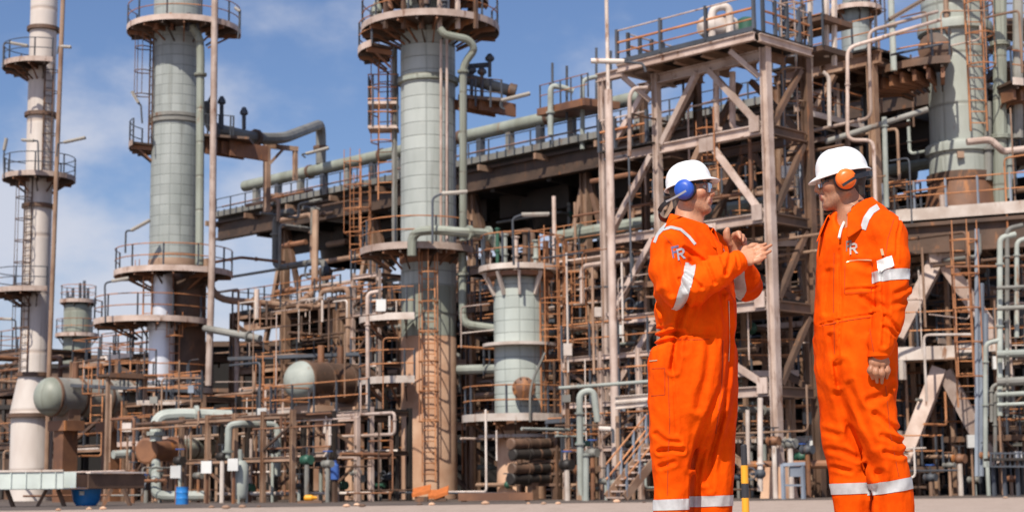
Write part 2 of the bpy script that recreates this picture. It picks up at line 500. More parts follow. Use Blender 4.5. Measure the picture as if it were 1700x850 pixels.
def pipe(name, label, cat, pts, r, mat, rad=None, flanges=(), group=None, n=10, fm=None, valve=None):
    """a pipe run (bent tube) with its flanges; pts in world metres"""
    pts = [Vector(p) for p in pts]
    pp = bend(pts, rad if rad else r*3.2)
    if not flanges and valve is None:
        o = MB().tube(pp, r, n).build(name, M[mat], None, pts[0])
        return tag(o, label, cat, group, 'thing')
    t = thing(name, label, cat, pts[0], group)
    MB().tube(pp, r, n).build('pipe_run', M[mat], t)
    for (i, f) in flanges:
        a, b = pts[i], pts[i+1]
        c = a+(b-a)*f; d = (b-a).normalized()
        MB().lathe(c, [(r*1.55, -r*0.30), (r*1.55, -0.02*r), (r*1.45, 0), (r*1.55, 0.02*r), (r*1.55, r*0.30)], 12, d, smooth=False).build('flange', M[fm or mat], t)
    if valve is not None:
        i, f = valve
        a, b = pts[i], pts[i+1]
        c = a+(b-a)*f; d = (b-a).normalized()
        up = Vector((0, 0, 1)) if abs(d.z) < 0.9 else -GV
        v = MB().lathe(c, [(r*1.2, -r*1.6), (r*1.9, -r*0.8), (r*2.1, 0), (r*1.9, r*0.8), (r*1.2, r*1.6)], 12, d).build('valve_body', M['valve_green' if random.random() < .3 else 'blue_steel'], t)
        MB().tube([c, c+up*r*5.5], r*0.5, 6).build('spindle', M['blue_steel'], v)
        w_ = c+up*r*5.5
        a1 = up.orthogonal().normalized(); a2 = up.cross(a1)
        MB().tube([w_+(a1*math.cos(2*PI*k/12)+a2*math.sin(2*PI*k/12))*r*2.2 for k in range(12)], r*0.3, 5, closed=True).build('handwheel', M['blue_steel'], v)
    return t

def lamp(label, foot, elbow, head0, head1, mat='lamp', rp=0.045, rh=0.13, group='floodlights on poles and brackets'):
    t = thing('floodlight', label, 'lamp', foot, group)
    MB().tube(bend([foot, elbow, head0], 0.35), rp, 6).build('pole', M['blue_steel'], t)
    d = (Vector(head1)-Vector(head0)).normalized()
    sd_ = d.cross(GZ).normalized(); up = sd_.cross(d)
    L = (Vector(head1)-Vector(head0)).length
    mb = MB()
    c = Vector(head0)
    prof = [(-rh, 0), (-rh*0.8, rh*0.55), (rh*0.8, rh*0.55), (rh, 0), (rh*0.9, -rh*0.35), (-rh*0.9, -rh*0.35)]
    V = [c+d*(L*k)+sd_*x+up*y for k in (0, 1) for x, y in prof]
    mb.add(V, [(i, (i+1) % 6, 6+(i+1) % 6, 6+i) for i in range(6)]+[(5, 4, 3, 2, 1, 0), (6, 7, 8, 9, 10, 11)])
    mb.build('lamp_head', M[mat], t)
    MB().box(c+d*L/2-up*rh*0.36, L*0.45, rh*0.75, 0.012, d, sd_, up).build('diffuser', M['white_box'], t)
    return t

def axis_at(x, y, D):
    p = W(x, y, D)
    return Vector((p.x, p.y, 0))
def zof(x, y, D):
    return W(x, y, D).z

# ------------------------------------------------------------------ the ground
def sheet(name, z, x0, x1, y0, y1, mat):
    o = MB().add([(x0, y0, z), (x1, y0, z), (x1, y1, z), (x0, y1, z)], [(0, 1, 2, 3)]).build(name, mat)
    return tag(o, kind='structure')
gm, N, L, B = new_mat('pale_gravelled_concrete')
g = N.new('ShaderNodeNewGeometry').outputs['Position']
c = mixc(N, L, noise(N, L, g, 0.6, 5), (0.40, 0.31, 0.25), (0.49, 0.385, 0.32))
c = mixc(N, L, ramp(N, L, noise(N, L, g, 22, 3), 0.40, 0.62), c, (0.36, 0.28, 0.23))
c = mixc(N, L, ramp(N, L, noise(N, L, g, 1.9, 6, .7), 0.50, 0.68), c, (0.27, 0.20, 0.155))
L.new(c, B.inputs['Base Color']); B.inputs['Roughness'].default_value = 0.9
bp = N.new('ShaderNodeBump'); bp.inputs['Strength'].default_value = 0.6; bp.inputs['Distance'].default_value = 0.02
L.new(noise(N, L, g, 30, 3), bp.inputs['Height']); L.new(bp.outputs['Normal'], B.inputs['Normal'])
sheet('ground', 0.0, -1500, 1500, -400, 3000, gm)
ym = weathered('dark_yard', (0.14, 0.105, 0.085), (0.07, 0.055, 0.046), rust=(0.10, 0.06, 0.04), rough=0.9)  # darker mottled tone beyond the pale ground
k0, k1 = Vector((-13.5, 41.0, 0)), Vector((18.0, 49.5, 0))
kd = (k1-k0).normalized()
k0 -= kd*40; k1 += kd*40
kn = GZ.cross(kd)
yo = MB().add([k0+kn*.11+GZ*.004, k1+kn*.11+GZ*.004, k1+kn*130+GZ*.004, k0+kn*130+GZ*.004], [(0, 1, 2, 3)]).build('plant_yard', ym)
tag(yo, kind='structure')

# ------------------------------------------------------------------ the tall white chimney
D = 88
ca = axis_at(64, 330, D)
ch = thing('chimney', 'tall off-white chimney stack with ringed bands and three round landings, rising from a flared base', 'chimney', ca)
zt, zf0, zf1 = zof(70, -60, D), zof(50, 690, D), zof(50, 622, D)
MB().lathe(ca, [(S(34, D), 0), (S(34, D), zf0-0.02)], 40).build('base', M['chimney'], ch)
MB().lathe(ca, [(S(37, D), zf0), (S(24, D), zf1), (S(22.5, D), zf1+4), (S(22.5, D), zt)], 40).build('stack', M['chimney'], ch)
for y in (50, 192, 343, 690, 622):
    z = zof(64, y, D); r = S(23.5 if y < 600 else (37.5 if y > 650 else 25), D)
    MB().lathe(ca, [(r, z-0.12), (r+.12, z-0.1), (r+.12, z+.1), (r, z+.12)], 36, caps=False, smooth=False).build('band', M['brown'], ch)
for y, ro, a0, a1 in ((112, 66, R(95), R(300)), (296, 60, R(-180), R(180)), (485, 72, R(95), R(300))):
    ring_platform(ch, ca, zof(60, y, D), S(23, D), S(ro, D), a0, a1, nb=9, mrail='blue_steel')
ladder(ch, ca+Vector((S(24, D)*.7, -S(24, D)*.8, zof(64, 300, D))), zof(64, 112, D), (0.55, -0.83, 0), mstile='brown', mcage='brown')
ladder(ch, ca+Vector((-S(10, D), -S(24, D), zof(50, 620, D))), zof(64, 300, D), (-0.35, -0.93, 0), mstile='brown', mcage='brown')
p0, p1 = W(106, -40, 86), W(82, 600, 86)
tag(MB().tube([p1-GZ*6, p1, p0], S(4, 86), 8).build('vent_pipe', M['tan'], None, p1), 'slim tan vent pipe rising beside the white chimney', 'pipe', kind='thing')
lamp('floodlight on the chimney side above its upper landing, aimed sideways', W(95, 90, 86), W(97, 78, 86), W(100, 78, 86), W(118, 79, 86), group='floodlights at the chimney')
lamp('floodlight reaching out from the vent pipe towards the green tower', W(94, 260, 85), W(96, 238, 85), W(106, 237, 85), W(142, 229, 85), group='floodlights at the chimney')
lamp('short floodlight in front of the chimney just above the middle landing', W(64, 285, 85), W(63, 234, 85), W(56, 234, 85), W(36, 233, 85), group='floodlights at the chimney')
lamp('floodlight over the upper chimney landing with a hooked bracket', W(5, 112, 85), W(6, 72, 85), W(18, 72, 85), W(46, 77, 85), group='floodlights at the chimney')
lamp('upright floodlight on a post at the outer end of the middle chimney landing', W(7, 296, 85), W(6, 262, 85), W(7, 250, 85), W(11, 230, 85), group='floodlights at the chimney')
lamp('floodlight low beside the chimney, under the lowest landing', W(27, 585, 85), W(26, 532, 85), W(20, 530, 85), W(-5, 529, 85), group='floodlights at the chimney')

# ------------------------------------------------------------------ far column behind the chimney
D = 122
fa = axis_at(129, 530, D)
fc = thing('distillation_tower', 'short grey-green column far behind, crowned with vent pipes, between chimney and insulated tower', 'tower', fa, 'distillation towers')
MB().lathe(fa, [(S(23, D), 0), (S(23, D), zof(129, 508, D)), (S(15, D), zof(129, 500, D))], 24).build('shell', M['clad4'], fc)
ring_platform(fc, fa, zof(129, 500, D), S(18, D), S(30, D), nb=6)
ring_platform(fc, fa, zof(129, 556, D), S(23, D), S(36, D), nb=6)
for dx, y in ((-17, 485), (-8, 478), (4, 470), (11, 466), (17, 478), (-13, 492)):
    MB().tube([W(129+dx, 505, D-.5), W(129+dx, y, D-.5)], S(2.5, D), 6).build('vent', M['blue_steel'], fc)

# ------------------------------------------------------------------ insulated tower beside the chimney
D = 78
ta = axis_at(291, 300, D)
T1 = thing('distillation_tower', 'tall green-grey insulated tower with gridded sheeting and a bright aluminium lower section, beside the chimney', 'tower', ta, 'distillation towers')
z_ = lambda y: zof(291, y, 78)
r1 = S(41, D)
MB().lathe(ta, [(r1*1.02, z_(438)), (r1, z_(415)), (r1, z_(200)), (r1, z_(40)), (r1, z_(-80))], 48).build('shell', M['clad'], T1)
for y in (197, 205):
    MB().lathe(ta, [(r1, z_(y)-.10), (r1+.10, z_(y)-.08), (r1+.10, z_(y)+.08), (r1, z_(y)+.10)], 48, caps=False, smooth=False).build('band', M['greypipe'], T1)
MB().lathe(ta, [(r1*1.03, z_(444)), (r1*1.03, z_(434)), (r1*1.012, z_(432)), (r1*1.012, z_(424))], 40).build('rust_band', M['tan'], T1)
MB().lathe(ta+Vector((-.3, -.95, 0)), [(S(21, D), z_(640)), (S(21, D), z_(552)), (S(25, D), z_(551)), (S(25, D), z_(540)), (S(18, D), z_(538)), (S(18, D), z_(462))], 32, smooth=True).build('aluminium_section', M['alu'], T1)
MB().lathe(ta+Vector((.45, .4, 0)), [(S(36, D), z_(640)), (S(36, D), z_(440))], 32).build('lower_shell', M['brown'], T1)
MB().lathe(ta+Vector((.2, .3, 0)), [(S(40, D), 0), (S(40, D), z_(640))], 32).build('skirt', M['concrete'], T1)
ring_platform(T1, ta+Vector((.3, 0, 0)), z_(52), r1, S(96, D), R(-200), R(20), nb=10)
ring_platform(T1, ta, z_(243), r1, S(78, D), R(150), R(215), nb=4, mrail='blue_steel')
ring_platform(T1, ta, z_(455), r1*.9, S(98, D), R(-190), R(12), nb=10)
ring_platform(T1, ta+Vector((-.9, 0, 0)), z_(535), r1*.7, S(98, D), R(-195), R(25), nb=10)
ring_platform(T1, ta+Vector((-.7, 0, 0)), z_(648), r1*.9, S(92, D), R(-190), R(20), nb=10, mkick='pale')
ring_platform(T1, ta+Vector((-.4, 0, 0)), z_(728), r1*.9, S(86, D), R(-190), R(10), nb=8, mkick='pale')
ladder(T1, ta+Vector((-r1*.95, -r1*.55, z_(243))), z_(60), (-.85, -.5, 0), mstile='brown', mcage='brown')
ladder(T1, ta+Vector((-r1*.8, -r1*1.1, z_(535))), z_(450), (-.3, -.95, 0), cage=True)
ladder(T1, ta+Vector((r1*.3, -r1*1.1, z_(645))), z_(535), (.2, -.98, 0), cage=True)
# dark fittings at the top landing
for dx, w, h in ((-32, 6, 22), (-8, 5, 26), (22, 6, 26), (38, 4, 16)):
    MB().lathe(W(291+dx, 50, 76.4), [(S(w, D), 0), (S(w, D), S(h, D)), (S(w*.5, D), S(h+3, D))], 12).build('nozzle', M['blue_steel' if dx % 4 else 'rust'], T1)
pipe('downcomer_pipe', 'pale green downcomer pipe hugging the insulated tower, elbowed under its top landing', 'pipe', [W(318, 44, 76.4), W(331, 62, 76.4), W(333, 90, 76.4), W(331, 440, 76.4)], S(7, 76.4), 'clad4', flanges=((2, .1),))
tag(MB().tube([W(357, -40, 76), W(352, 440, 76), W(346, 640, 76)], S(5.8, 76), 10).build('riser_pipe', M['pink'], None, W(352, 440, 76)), 'straight pinkish riser pipe standing clear in front of the insulated tower', 'pipe', kind='thing')
lamp('floodlight hanging over the small landing on the chimney-facing side of the insulated tower', W(236, 205, 76), W(234, 175, 76), W(230, 172, 76), W(219, 153, 76), group='floodlights at the insulated tower')
lamp('floodlight on a bent arm above the rusty collar of the insulated tower', W(208, 420, 76), W(209, 383, 76), W(218, 383, 76), W(249, 366, 76), group='floodlights at the insulated tower')
lamp('floodlight on a hooked arm above the lowest curved landing of the insulated tower', W(175, 535, 75), W(174, 470, 75), W(186, 467, 75), W(214, 462, 75), group='floodlights at the insulated tower')
lamp('floodlight on the corner of the top landing of the insulated tower', W(395, 65, 76), W(398, 30, 76), W(398, 20, 76), W(390, 14, 76), group='floodlights at the insulated tower')

# valve landing between the tower and the elbow pipe
vl = thing('valve_landing', 'cantilevered rusty landing with valves behind the tan riser, below the elbow pipe', 'platform', W(380, 250, 79))
b0 = W(340, 232, 79); b1 = W(420, 238, 79)
MB().bar(b0, b1, 2.4, .12).build('deck', M['brown'], vl)
for k in range(6):
    q = b0+(b1-b0)*((k+.5)/6)
    MB().bar(q-GV*1.1-GZ*.4, q+GV*1.1-GZ*.4, .12, .5+.12*(k % 3)).build('joist', M['rust'], vl)
rail_run(vl, [b0-GV*1.15+GZ*.06, b1-GV*1.15+GZ*.06], step=.55, mrail='blue_steel')
for x, y0, y1 in ((368, 215, 172), (405, 215, 190), (352, 214, 170)):
    MB().tube([W(x, y0, 79), W(x, y1, 79)], S(3.5, 79), 8).build('valve_stem', M['blue_steel'], vl)
    MB().lathe(W(x, y1, 79), [(S(2, 79), -S(3, 79)), (S(7, 79), 0), (S(7, 79), S(4, 79)), (S(3, 79), S(12, 79))], 10).build('actuator', M['blue_steel'], vl)
sf = thing('pipe_support_frame', 'small tan gallows frame propping the brown-grey elbow pipe', 'frame', W(445, 345, 84))
MB().bar(W(443, 352, 84), W(443, 240, 84), .28, .28).build('column', M['tan'], sf)
MB().bar(W(490, 300, 84.5), W(490, 248, 84.5), .2, .2).build('column', M['tan'], sf)
MB().bar(W(440, 242, 84), W(495, 248, 84.5), .18, .24).build('beam', M['tan'], sf)
MB().bar(W(445, 275, 84), W(472, 246, 84.2), .14, .14).build('brace', M['tan'], sf)

# ------------------------------------------------------------------ the elevated pipe rack with air coolers, running on the diagonal
A0 = W(362, 352, 101)
DZ = 17.0
A0.z = 0
def RP(t, v, z): return A0+GU*t+GV*v+GZ*z
RL, RV = 50.0, 11.5
rk = thing('air_cooler_deck', 'long dark elevated deck of air coolers with a railed edge, running diagonally above the pipework', 'platform', RP(RL/2, 0, 0))
MB().box(RP(RL/2, RV/2, DZ-.12), RL/2, RV/2, .12, GU, GV).build('deck', M['dark'], rk)
for v in (0.0, RV):
    MB().hbeam(RP(0, v+.05, DZ-.86), RP(RL, v+.05, DZ-.86), .5, 1.15).build('edge_girder', M['deck'], rk)
MB().bar(RP(0, -.35, DZ+.05), RP(RL, -.35, DZ+.05), .5, .32).build('cable_tray', M['greypipe'], rk)
for k in range(int(RL/0.62)):                       # a repeat of tray cover clips along the edge
    if k < 80:
        MB().bar(RP(.3+k*.62, -.62, DZ-.1), RP(.3+k*.62, -.62, DZ+.25), .10, .05, GU).build('tray_clip', M['blue_steel'], rk)
for t in range(0, 51, 4):
    MB().bar(RP(t, -.9, DZ-.45), RP(t, .1, DZ-.45), .15, .3).build('bracket', M['tan'], rk)
    if 0 < t < RL:
        MB().bar(RP(t, .1, DZ-1.3), RP(t, RV-.1, DZ-1.3), .3, .6).build('cross_beam', M['dark'], rk)
rail_run(rk, [RP(0, -.15, DZ), RP(RL, -.15, DZ)], step=1.5, mrail='blue_steel', r=.03)
MB().tube([RP(0, .3, DZ+.7), RP(RL, .3, DZ+.7)], .05, 6).build('knee_rail', M['orange_rail'], rk)
for i, t in enumerate(range(4, 48, 6)):             # fan rings and their bays below the deck
    fp = MB()
    c0 = RP(t+2.6, RV*.5, 0)
    fp.lathe(c0, [(2.45, DZ-1.7), (2.3, DZ-2.9), (2.15, DZ-3.1)], 24, caps=False)
    fp.lathe(c0, [(2.43, DZ-1.7), (2.27, DZ-2.9), (2.12, DZ-3.1)], 24, caps=False)
    f = fp.build('fan_ring', M['dark'], rk)
    MB().box(c0+GZ*(DZ-2.5), 2.1, .08, .1, GU).build('fan_blade', M['dark'], f)
    MB().box(c0+GZ*(DZ-2.5), .08, 2.1, .1, GU, GV).build('fan_blade', M['brown'], f)
    MB().box(RP(t+2.6, 2.6, DZ-1.9), 2.5, .12, .6, GU, GV).build('plenum_skirt', M['dark'], rk)  # dark like the cross beams: under-deck shade put into the colour
for i, t in enumerate((6, 14, 22, 30, 38, 46)):
    for v in (.6, RV-.6):
        w = .42
        q = MB().hbeam(RP(t, v, 0), RP(t, v, DZ-1.4), w, w, GU).build('column', M['tan' if v < 1 else 'brown'], rk)
        MB().bar(RP(t-2.0, v+.1, 9.0), RP(t-.1, v+.1, DZ-1.5), .26, .26).build('brace', M['tan' if v < 1 else 'brown'], rk)
        MB().bar(RP(t+2.0, v+.1, 9.0), RP(t+.1, v+.1, DZ-1.5), .26, .26).build('brace', M['brown'], rk)
    MB().hbeam(RP(t, .8, 9.6), RP(t, RV-.8, 9.6), .3, .5).build('cross_beam', M['brown'], rk)
for v in (.6, 6, RV-.6):
    MB().hbeam(RP(2, v, 10.2), RP(RL, v, 10.2), .35, .65).build('lower_girder', M['tan' if v < 1 else 'brown'], rk)
    MB().hbeam(RP(2, v, 6.0), RP(RL, v, 6.0), .3, .5).build('lower_girder', M['deck'], rk)
rail_run(rk, [RP(2, .45, 10.55), RP(RL, .45, 10.55)], step=1.6, mrail='blue_steel')
MB().box(RP(26, 6.2, 10.62), 24, 4.2, .05, GU, GV).build('walkway', M['dark'], rk)
# added block shutting off the sky, its black standing for shade below the deck
fb = thing('shade_wall', 'added near-black wall standing in for shade behind the pipe rack, below the air coolers', 'backdrop', RP(30, RV+2, 0))
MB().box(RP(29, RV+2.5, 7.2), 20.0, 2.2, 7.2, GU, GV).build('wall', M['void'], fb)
for k in range(14):
    MB().bar(RP(9.6+k*3, RV+.2, .1), RP(9.6+k*3, RV+.2, 14.2), .22, .2, GU).build('stiffener', M['dark'], fb)
for z in (3.2, 7.4, 11.6):
    MB().bar(RP(9.2, RV+.0, z), RP(49, RV+.0, z), .2, .25).build('rail_beam', M['dark'], fb)
# header pipe on its stanchions above the deck
hp = thing('header_pipe', 'long pale header pipe on short stanchions along the top of the dark air cooler deck', 'pipe', RP(0, 1.0, DZ))
ha, hb = RP(.8, 1.4, DZ+2.0), RP(33, 1.4, DZ+2.0)
MB().tube([ha, hb], .34, 16).build('pipe_run', M['clad4'], hp)
MB().lathe(ha, [(0.02, -.12), (.22, -.08), (.34, 0)], 16, GU).build('end_cap', M['brown'], hp)
for k in range(1, 5):
    MB().lathe(ha+GU*(6.5*k), [(.35, -.12), (.40, -.1), (.40, .1), (.35, .12)], 16, GU, caps=False).build('band', M['brown'], hp)
for k in range(15):
    q = ha+GU*(1.2+2.2*k)
    MB().bar(q-GZ*2.0, q-GZ*.3, .34, .34, GU).build('stanchion', M['blue_steel' if k % 2 else 'greypipe'], hp)

hj = min((ha+GU*(.05*i) for i in range(600)), key=lambda p: abs(p.x/p.y*FPX+850-529))+GZ*.3
pipe('overhead_pipe', 'thick brown-grey pipe leaving the valve landing and looping down by an elbow into the header', 'pipe',
     [W(345, 170, 80), W(350, 212, 80), W(372, 218, 80), W(430, 231, 82), W(470, 230, 84), Vector((hj.x, hj.y, W(527, 206, hj.y).z)), hj], S(10, 82), 'greypipe', rad=1.1, flanges=((2, .9), (5, .6)), fm='brown')
# ------------------------------------------------------------------ the central tower
D = 66
tb = axis_at(711, 270, D)
T2 = thing('distillation_tower', 'tall pale green insulated tower with tan brown foot and a wide cluttered top landing', 'tower', tb, 'distillation towers')
z_ = lambda y: zof(711, y, 66)
r2 = S(46.5, D)
MB().lathe(tb, [(r2, z_(478)), (r2, z_(137)), (r2, z_(55)), (r2, z_(-60))], 56).build('shell', M['clad2'], T2)
MB().lathe(tb, [(r2+.02, z_(137)-.14), (r2+.13, z_(137)-.1), (r2+.13, z_(137)+.12), (r2+.02, z_(137)+.16)], 48, caps=False, smooth=False).build('band', M['clad4'], T2)
MB().lathe(tb, [(r2*.985, z_(560)), (r2*.985, z_(478))], 48).build('worn_section', M['clad4'], T2)
MB().lathe(tb, [(r2*.99, 0.02), (r2*.99, z_(562)), (r2*.97, z_(560))], 56).build('skirt', M['concrete'], T2)
MB().lathe(tb, [(r2*1.0, z_(440)), (r2*1.06, z_(436)), (r2*1.06, z_(420)), (r2, z_(414))], 40, caps=False).build('collar', M['rust'], T2)
ring_platform(T2, tb+Vector((.1, 0, 0)), z_(50), r2, S(118, D), R(-205), R(25), nb=14, mkick='pink')
ring_platform(T2, tb+Vector((-.6, .2, 0)), z_(84), r2, S(95, D), R(150), R(225), nb=4, mkick='pink')
ring_platform(T2, tb+Vector((.2, 0, 0)), z_(2), r2, S(96, D), R(-200), R(20), nb=6, mkick='pale')
ring_platform(T2, tb+Vector((-.4, 0, 0)), z_(418), r2, S(98, D), R(-190), R(-20), nb=9)
ring_platform(T2, tb+Vector((-.8, 0, 0)), z_(530), r2*1.0, S(82, D), R(-185), R(-80), nb=5, mkick='pale')
ring_platform(T2, tb+Vector((-.8, 0, 0)), z_(632), r2*1.0, S(84, D), R(-185), R(-80), nb=5, mkick='pale')
ladder(T2, tb+Vector((.05, -r2*1.16, z_(800))), z_(425), (.05, -1, 0), w=.5, cage=True)
for dx in (21, 31):
    q = W(711+dx, 60, D-r2-.35)
    tag(MB().tube(bend([W(711+dx-(0 if dx == 31 else 0), 420, D-r2-.25), W(711+dx, 66, D-r2-.25)], .2), S(2.3, D), 8).build('instrument_pipe', M['pink'], T2))
rng = random.Random(5)
for k in range(11):                                  # fittings standing on the top landings
    a = R(-195+k*21)
    e = Vector((math.cos(a), math.sin(a), 0))
    hh = rng.uniform(20, 46)
    q = Vector((tb.x, tb.y, z_(50)))+e*rng.uniform(1.6, 2.3)
    MB().lathe(q, [(S(6, D), 0), (S(6, D), S(hh*.5, D)), (S(9, D), S(hh*.52, D)), (S(9, D), S(hh*.7, D)), (S(5, D), S(hh, D))], 12).build('nozzle', M[rng.choice(['clad4', 'blue_steel', 'pale', 'rust'])], T2)
for k in range(6):
    q = W(640+k*30, 48, D-r2-1.0)
    MB().bar(q, q+GZ*S(52, D), .14, .14).build('upright', M[rng.choice(['pink', 'pale', 'brown'])], T2)
# caged ladder rising on its chimney-facing side
lt = thing('access_ladder', 'caged orange ladder with small landings climbing the side of the central pale green tower', 'ladder', W(640, 330, 67))
ladder(lt, W(640, 332, 67), zof(640, 90, 67), (-.2, -.98, 0), w=.6, cr=.45)
for y in (175, 215):
    c = W(637, y, 66.6)
    MB().box(c, .6, .5, .06).build('landing', M['pink'], lt)
    rail_run(lt, [c+Vector((-.6, .5, .06)), c+Vector((-.6, -.5, .06)), c+Vector((.6, -.5, .06))], step=.6, mrail='orange_rail')
tag(MB().bar(W(655, 405, 66.5), W(655, 75, 66.5), .16, .16).build('stile_post', M['greypipe'], lt, None))
pipe('downcomer_pipe', 'grey-green downcomer with a swan-neck top dropping down the sunless side of the central tower', 'pipe',
     [W(730, 48, 63.6), W(738, 58, 63.6), W(778, 66, 64), W(789, 82, 64.2), W(769, 108, 64.4), W(769, 400, 64.4)], S(6.5, 64), 'clad4', rad=.5, flanges=((4, .04), (4, .97)))
pipe('crossover_pipe', 'fat green pipe curling round the central tower shell towards the short column', 'pipe',
     [W(684, 425, 63.5), W(684, 386, 63.5), W(720, 381, 63), W(770, 386, 63), W(815, 388, 63.6), W(830, 420, 63.8)], S(8, 63.4), 'clad4', rad=.55, flanges=((3, .2), (3, .9)))
# valve landing on the far side
v2 = thing('valve_landing', 'high valve landing on the central tower with two dark stub pipes above it', 'platform', W(800, 165, 66.5))
MB().bar(W(762, 170, 66.5), W(835, 176, 66.5), 2.2, .14).build('deck', M['brown'], v2)
MB().tube([W(762, 128, 66.8), W(850, 152, 66.8)], S(10, 66.8), 12).build('stub_pipe', M['greypipe'], v2)
MB().lathe(W(850, 152, 66.8), [(S(13, 66.8), -.15), (S(13, 66.8), .15)], 14, (W(850, 152, 66.8)-W(762, 128, 66.8))).build('flange', M['brown'], v2)
MB().tube([W(765, 112, 66.6), W(812, 108, 66.6)], S(4.5, 66.6), 10).build('stub_pipe', M['blue_steel'], v2)
for x, y0, y1 in ((800, 165, 122), (813, 128, 100), (783, 165, 120)):
    MB().tube([W(x, y0, 66), W(x, y1, 66)], S(3, 66), 8).build('valve_stem', M['blue_steel'], v2)
    MB().lathe(W(x, y1, 66), [(S(3, 66), -.1), (S(8, 66), 0), (S(8, 66), .1), (S(3, 66), .25)], 10).build('handwheel', M['blue_steel'], v2)
rail_run(v2, [W(765, 172, 65.4), W(833, 178, 65.4)], step=.6, mrail='brown')
for k in range(4):
    q = W(775+k*17, 178, 66.3); MB().bar(q-GV*1, q+GV*1, .12, .4+.14*(k % 2)).build('joist', M['rust'], v2)
lamp('floodlight sticking out beyond the dark stub pipes of the high valve landing', W(838, 182, 65), W(830, 178, 65), W(832, 168, 65), W(880, 156, 65), group='floodlights at the central tower')
lamp('floodlight across the pale shell of the central tower, on an arm from the landing below', W(718, 405, 62.5), W(718, 328, 62.5), W(734, 322, 62.5), W(776, 319, 62.5), group='floodlights at the central tower')
lamp('floodlight hooked over the far end of the header pipe, before the central tower', W(507, 262, 84), W(500, 256, 84), W(508, 256, 84), W(546, 246, 84), group='floodlights at the central tower')

# ------------------------------------------------------------------ the small column with white rings
D = 62
tcx = axis_at(863, 560, D)
T3 = thing('distillation_tower', 'short pale green column with white ring landings, a rusty manway and a tan foot', 'tower', tcx, 'distillation towers')
z_ = lambda y: zof(863, y, 62)
r3 = S(43, D)
MB().lathe(tcx, [(r3, z_(690)), (r3, z_(474)), (r3*.94, z_(464)), (r3*.8, z_(460))], 48).build('shell', M['clad3'], T3)
MB().lathe(tcx, [(r3*.96, z_(715)), (r3*.96, z_(690))], 40).build('rust_band', M['rust'], T3)
MB().lathe(tcx, [(r3*.93, .02), (r3*.93, z_(715))], 40).build('skirt', M['concrete'], T3)
MB().sector(tcx, S(46, D), S(68, D), R(-200), R(20), z_(453), z_(444), 32).build('top_ring', M['pale'], T3)
MB().sector(tcx, S(36, D), S(58, D), 0, 2*PI, z_(462), z_(455), 32).build('collar', M['rust'], T3)
MB().sector(tcx, r3, S(62, D), R(-190), R(10), z_(576), z_(571), 32).build('middle_ring', M['pale'], T3)
ring_platform(T3, tcx+Vector((-.2, -.1, 0)), z_(693), r3, S(88, D), R(-195), R(15), nb=9, mkick='pale')
MB().sector(tcx+Vector((-.1, 0, 0)), r3, S(66, D), R(-190), R(-20), z_(727), z_(722), 30).build('lower_ring', M['pale'], T3)
for a in (-160, -125, -90, -55):
    e = Vector((math.cos(R(a)), math.sin(R(a)), 0))
    MB().bar(tcx+e*(r3+.02)+GZ*z_(492), tcx+e*S(62, D)+GZ*z_(455), .1, .16).build('bracket', M['pale'], T3)
mc = tcx+Vector((.12, -r3-.02, z_(648)))
mw_ = MB().lathe(mc, [(S(15, D), -.1), (S(15, D), .25), (S(19, D), .26), (S(19, D), .38), (S(15, D), .42), (S(4, D), .5)], 24, (0, -1, 0)).build('manway', M['rust'], T3)
for k in range(10):
    a = 2*PI*k/10
    MB().lathe(mc+Vector((math.cos(a)*S(17, D), -.38, math.sin(a)*S(17, D))), [(.035, 0), (.035, .08)], 6, (0, -1, 0)).build('bolt', M['brown'], mw_)
MB().tube(bend([W(880, 700, 59.9), W(880, 640, 59.9), W(905, 585, 59.9)], .5), S(2, 60), 6).build('sample_line', M['greypipe'], T3)
rail_run(T3, arc(tcx, S(64, D), R(-195), R(15), z_(446)), step=1.0, h=1.2)
lc = thing('access_ladder', 'rusty caged ladder standing just beyond the short pale green column', 'ladder', W(922, 640, 61.5))
ladder(lc, W(915, 705, 61.5), zof(915, 392, 61.5), (.3, -.95, 0), w=.75, cr=.42)
MB().bar(W(906, 690, 61.7), W(906, 400, 61.7), .16, .16).build('post', M['rust'], lc)
MB().bar(W(938, 690, 61.7), W(938, 400, 61.7), .14, .14).build('post', M['rust'], lc)
lamp('floodlight over the white top ring of the short column', W(853, 440, 60), W(851, 362, 60), W(866, 357, 60), W(912, 356, 60), group='floodlights at the central tower')
# nozzles above the small column
for i, (x, y1, m_) in enumerate(((838, 388, 'green'), (856, 392, 'pink'), (872, 384, 'brown'), (890, 398, 'green'), (826, 378, 'valve_green'))):
    pipe('overhead_riser', ('pale green riser rising from the top of the short column, nearest the central tower', 'pink riser standing on the top of the short column', 'brown riser at the middle of the short column top', 'pale green riser on the ladder side of the short column top', 'green topped riser beside the short column')[i], 'pipe',
         [W(x, 458, 62), W(x, y1, 62)], S(4.5 if i < 4 else 3, 62), m_, flanges=((0, .5), (0, .97)), group='risers above the short column')

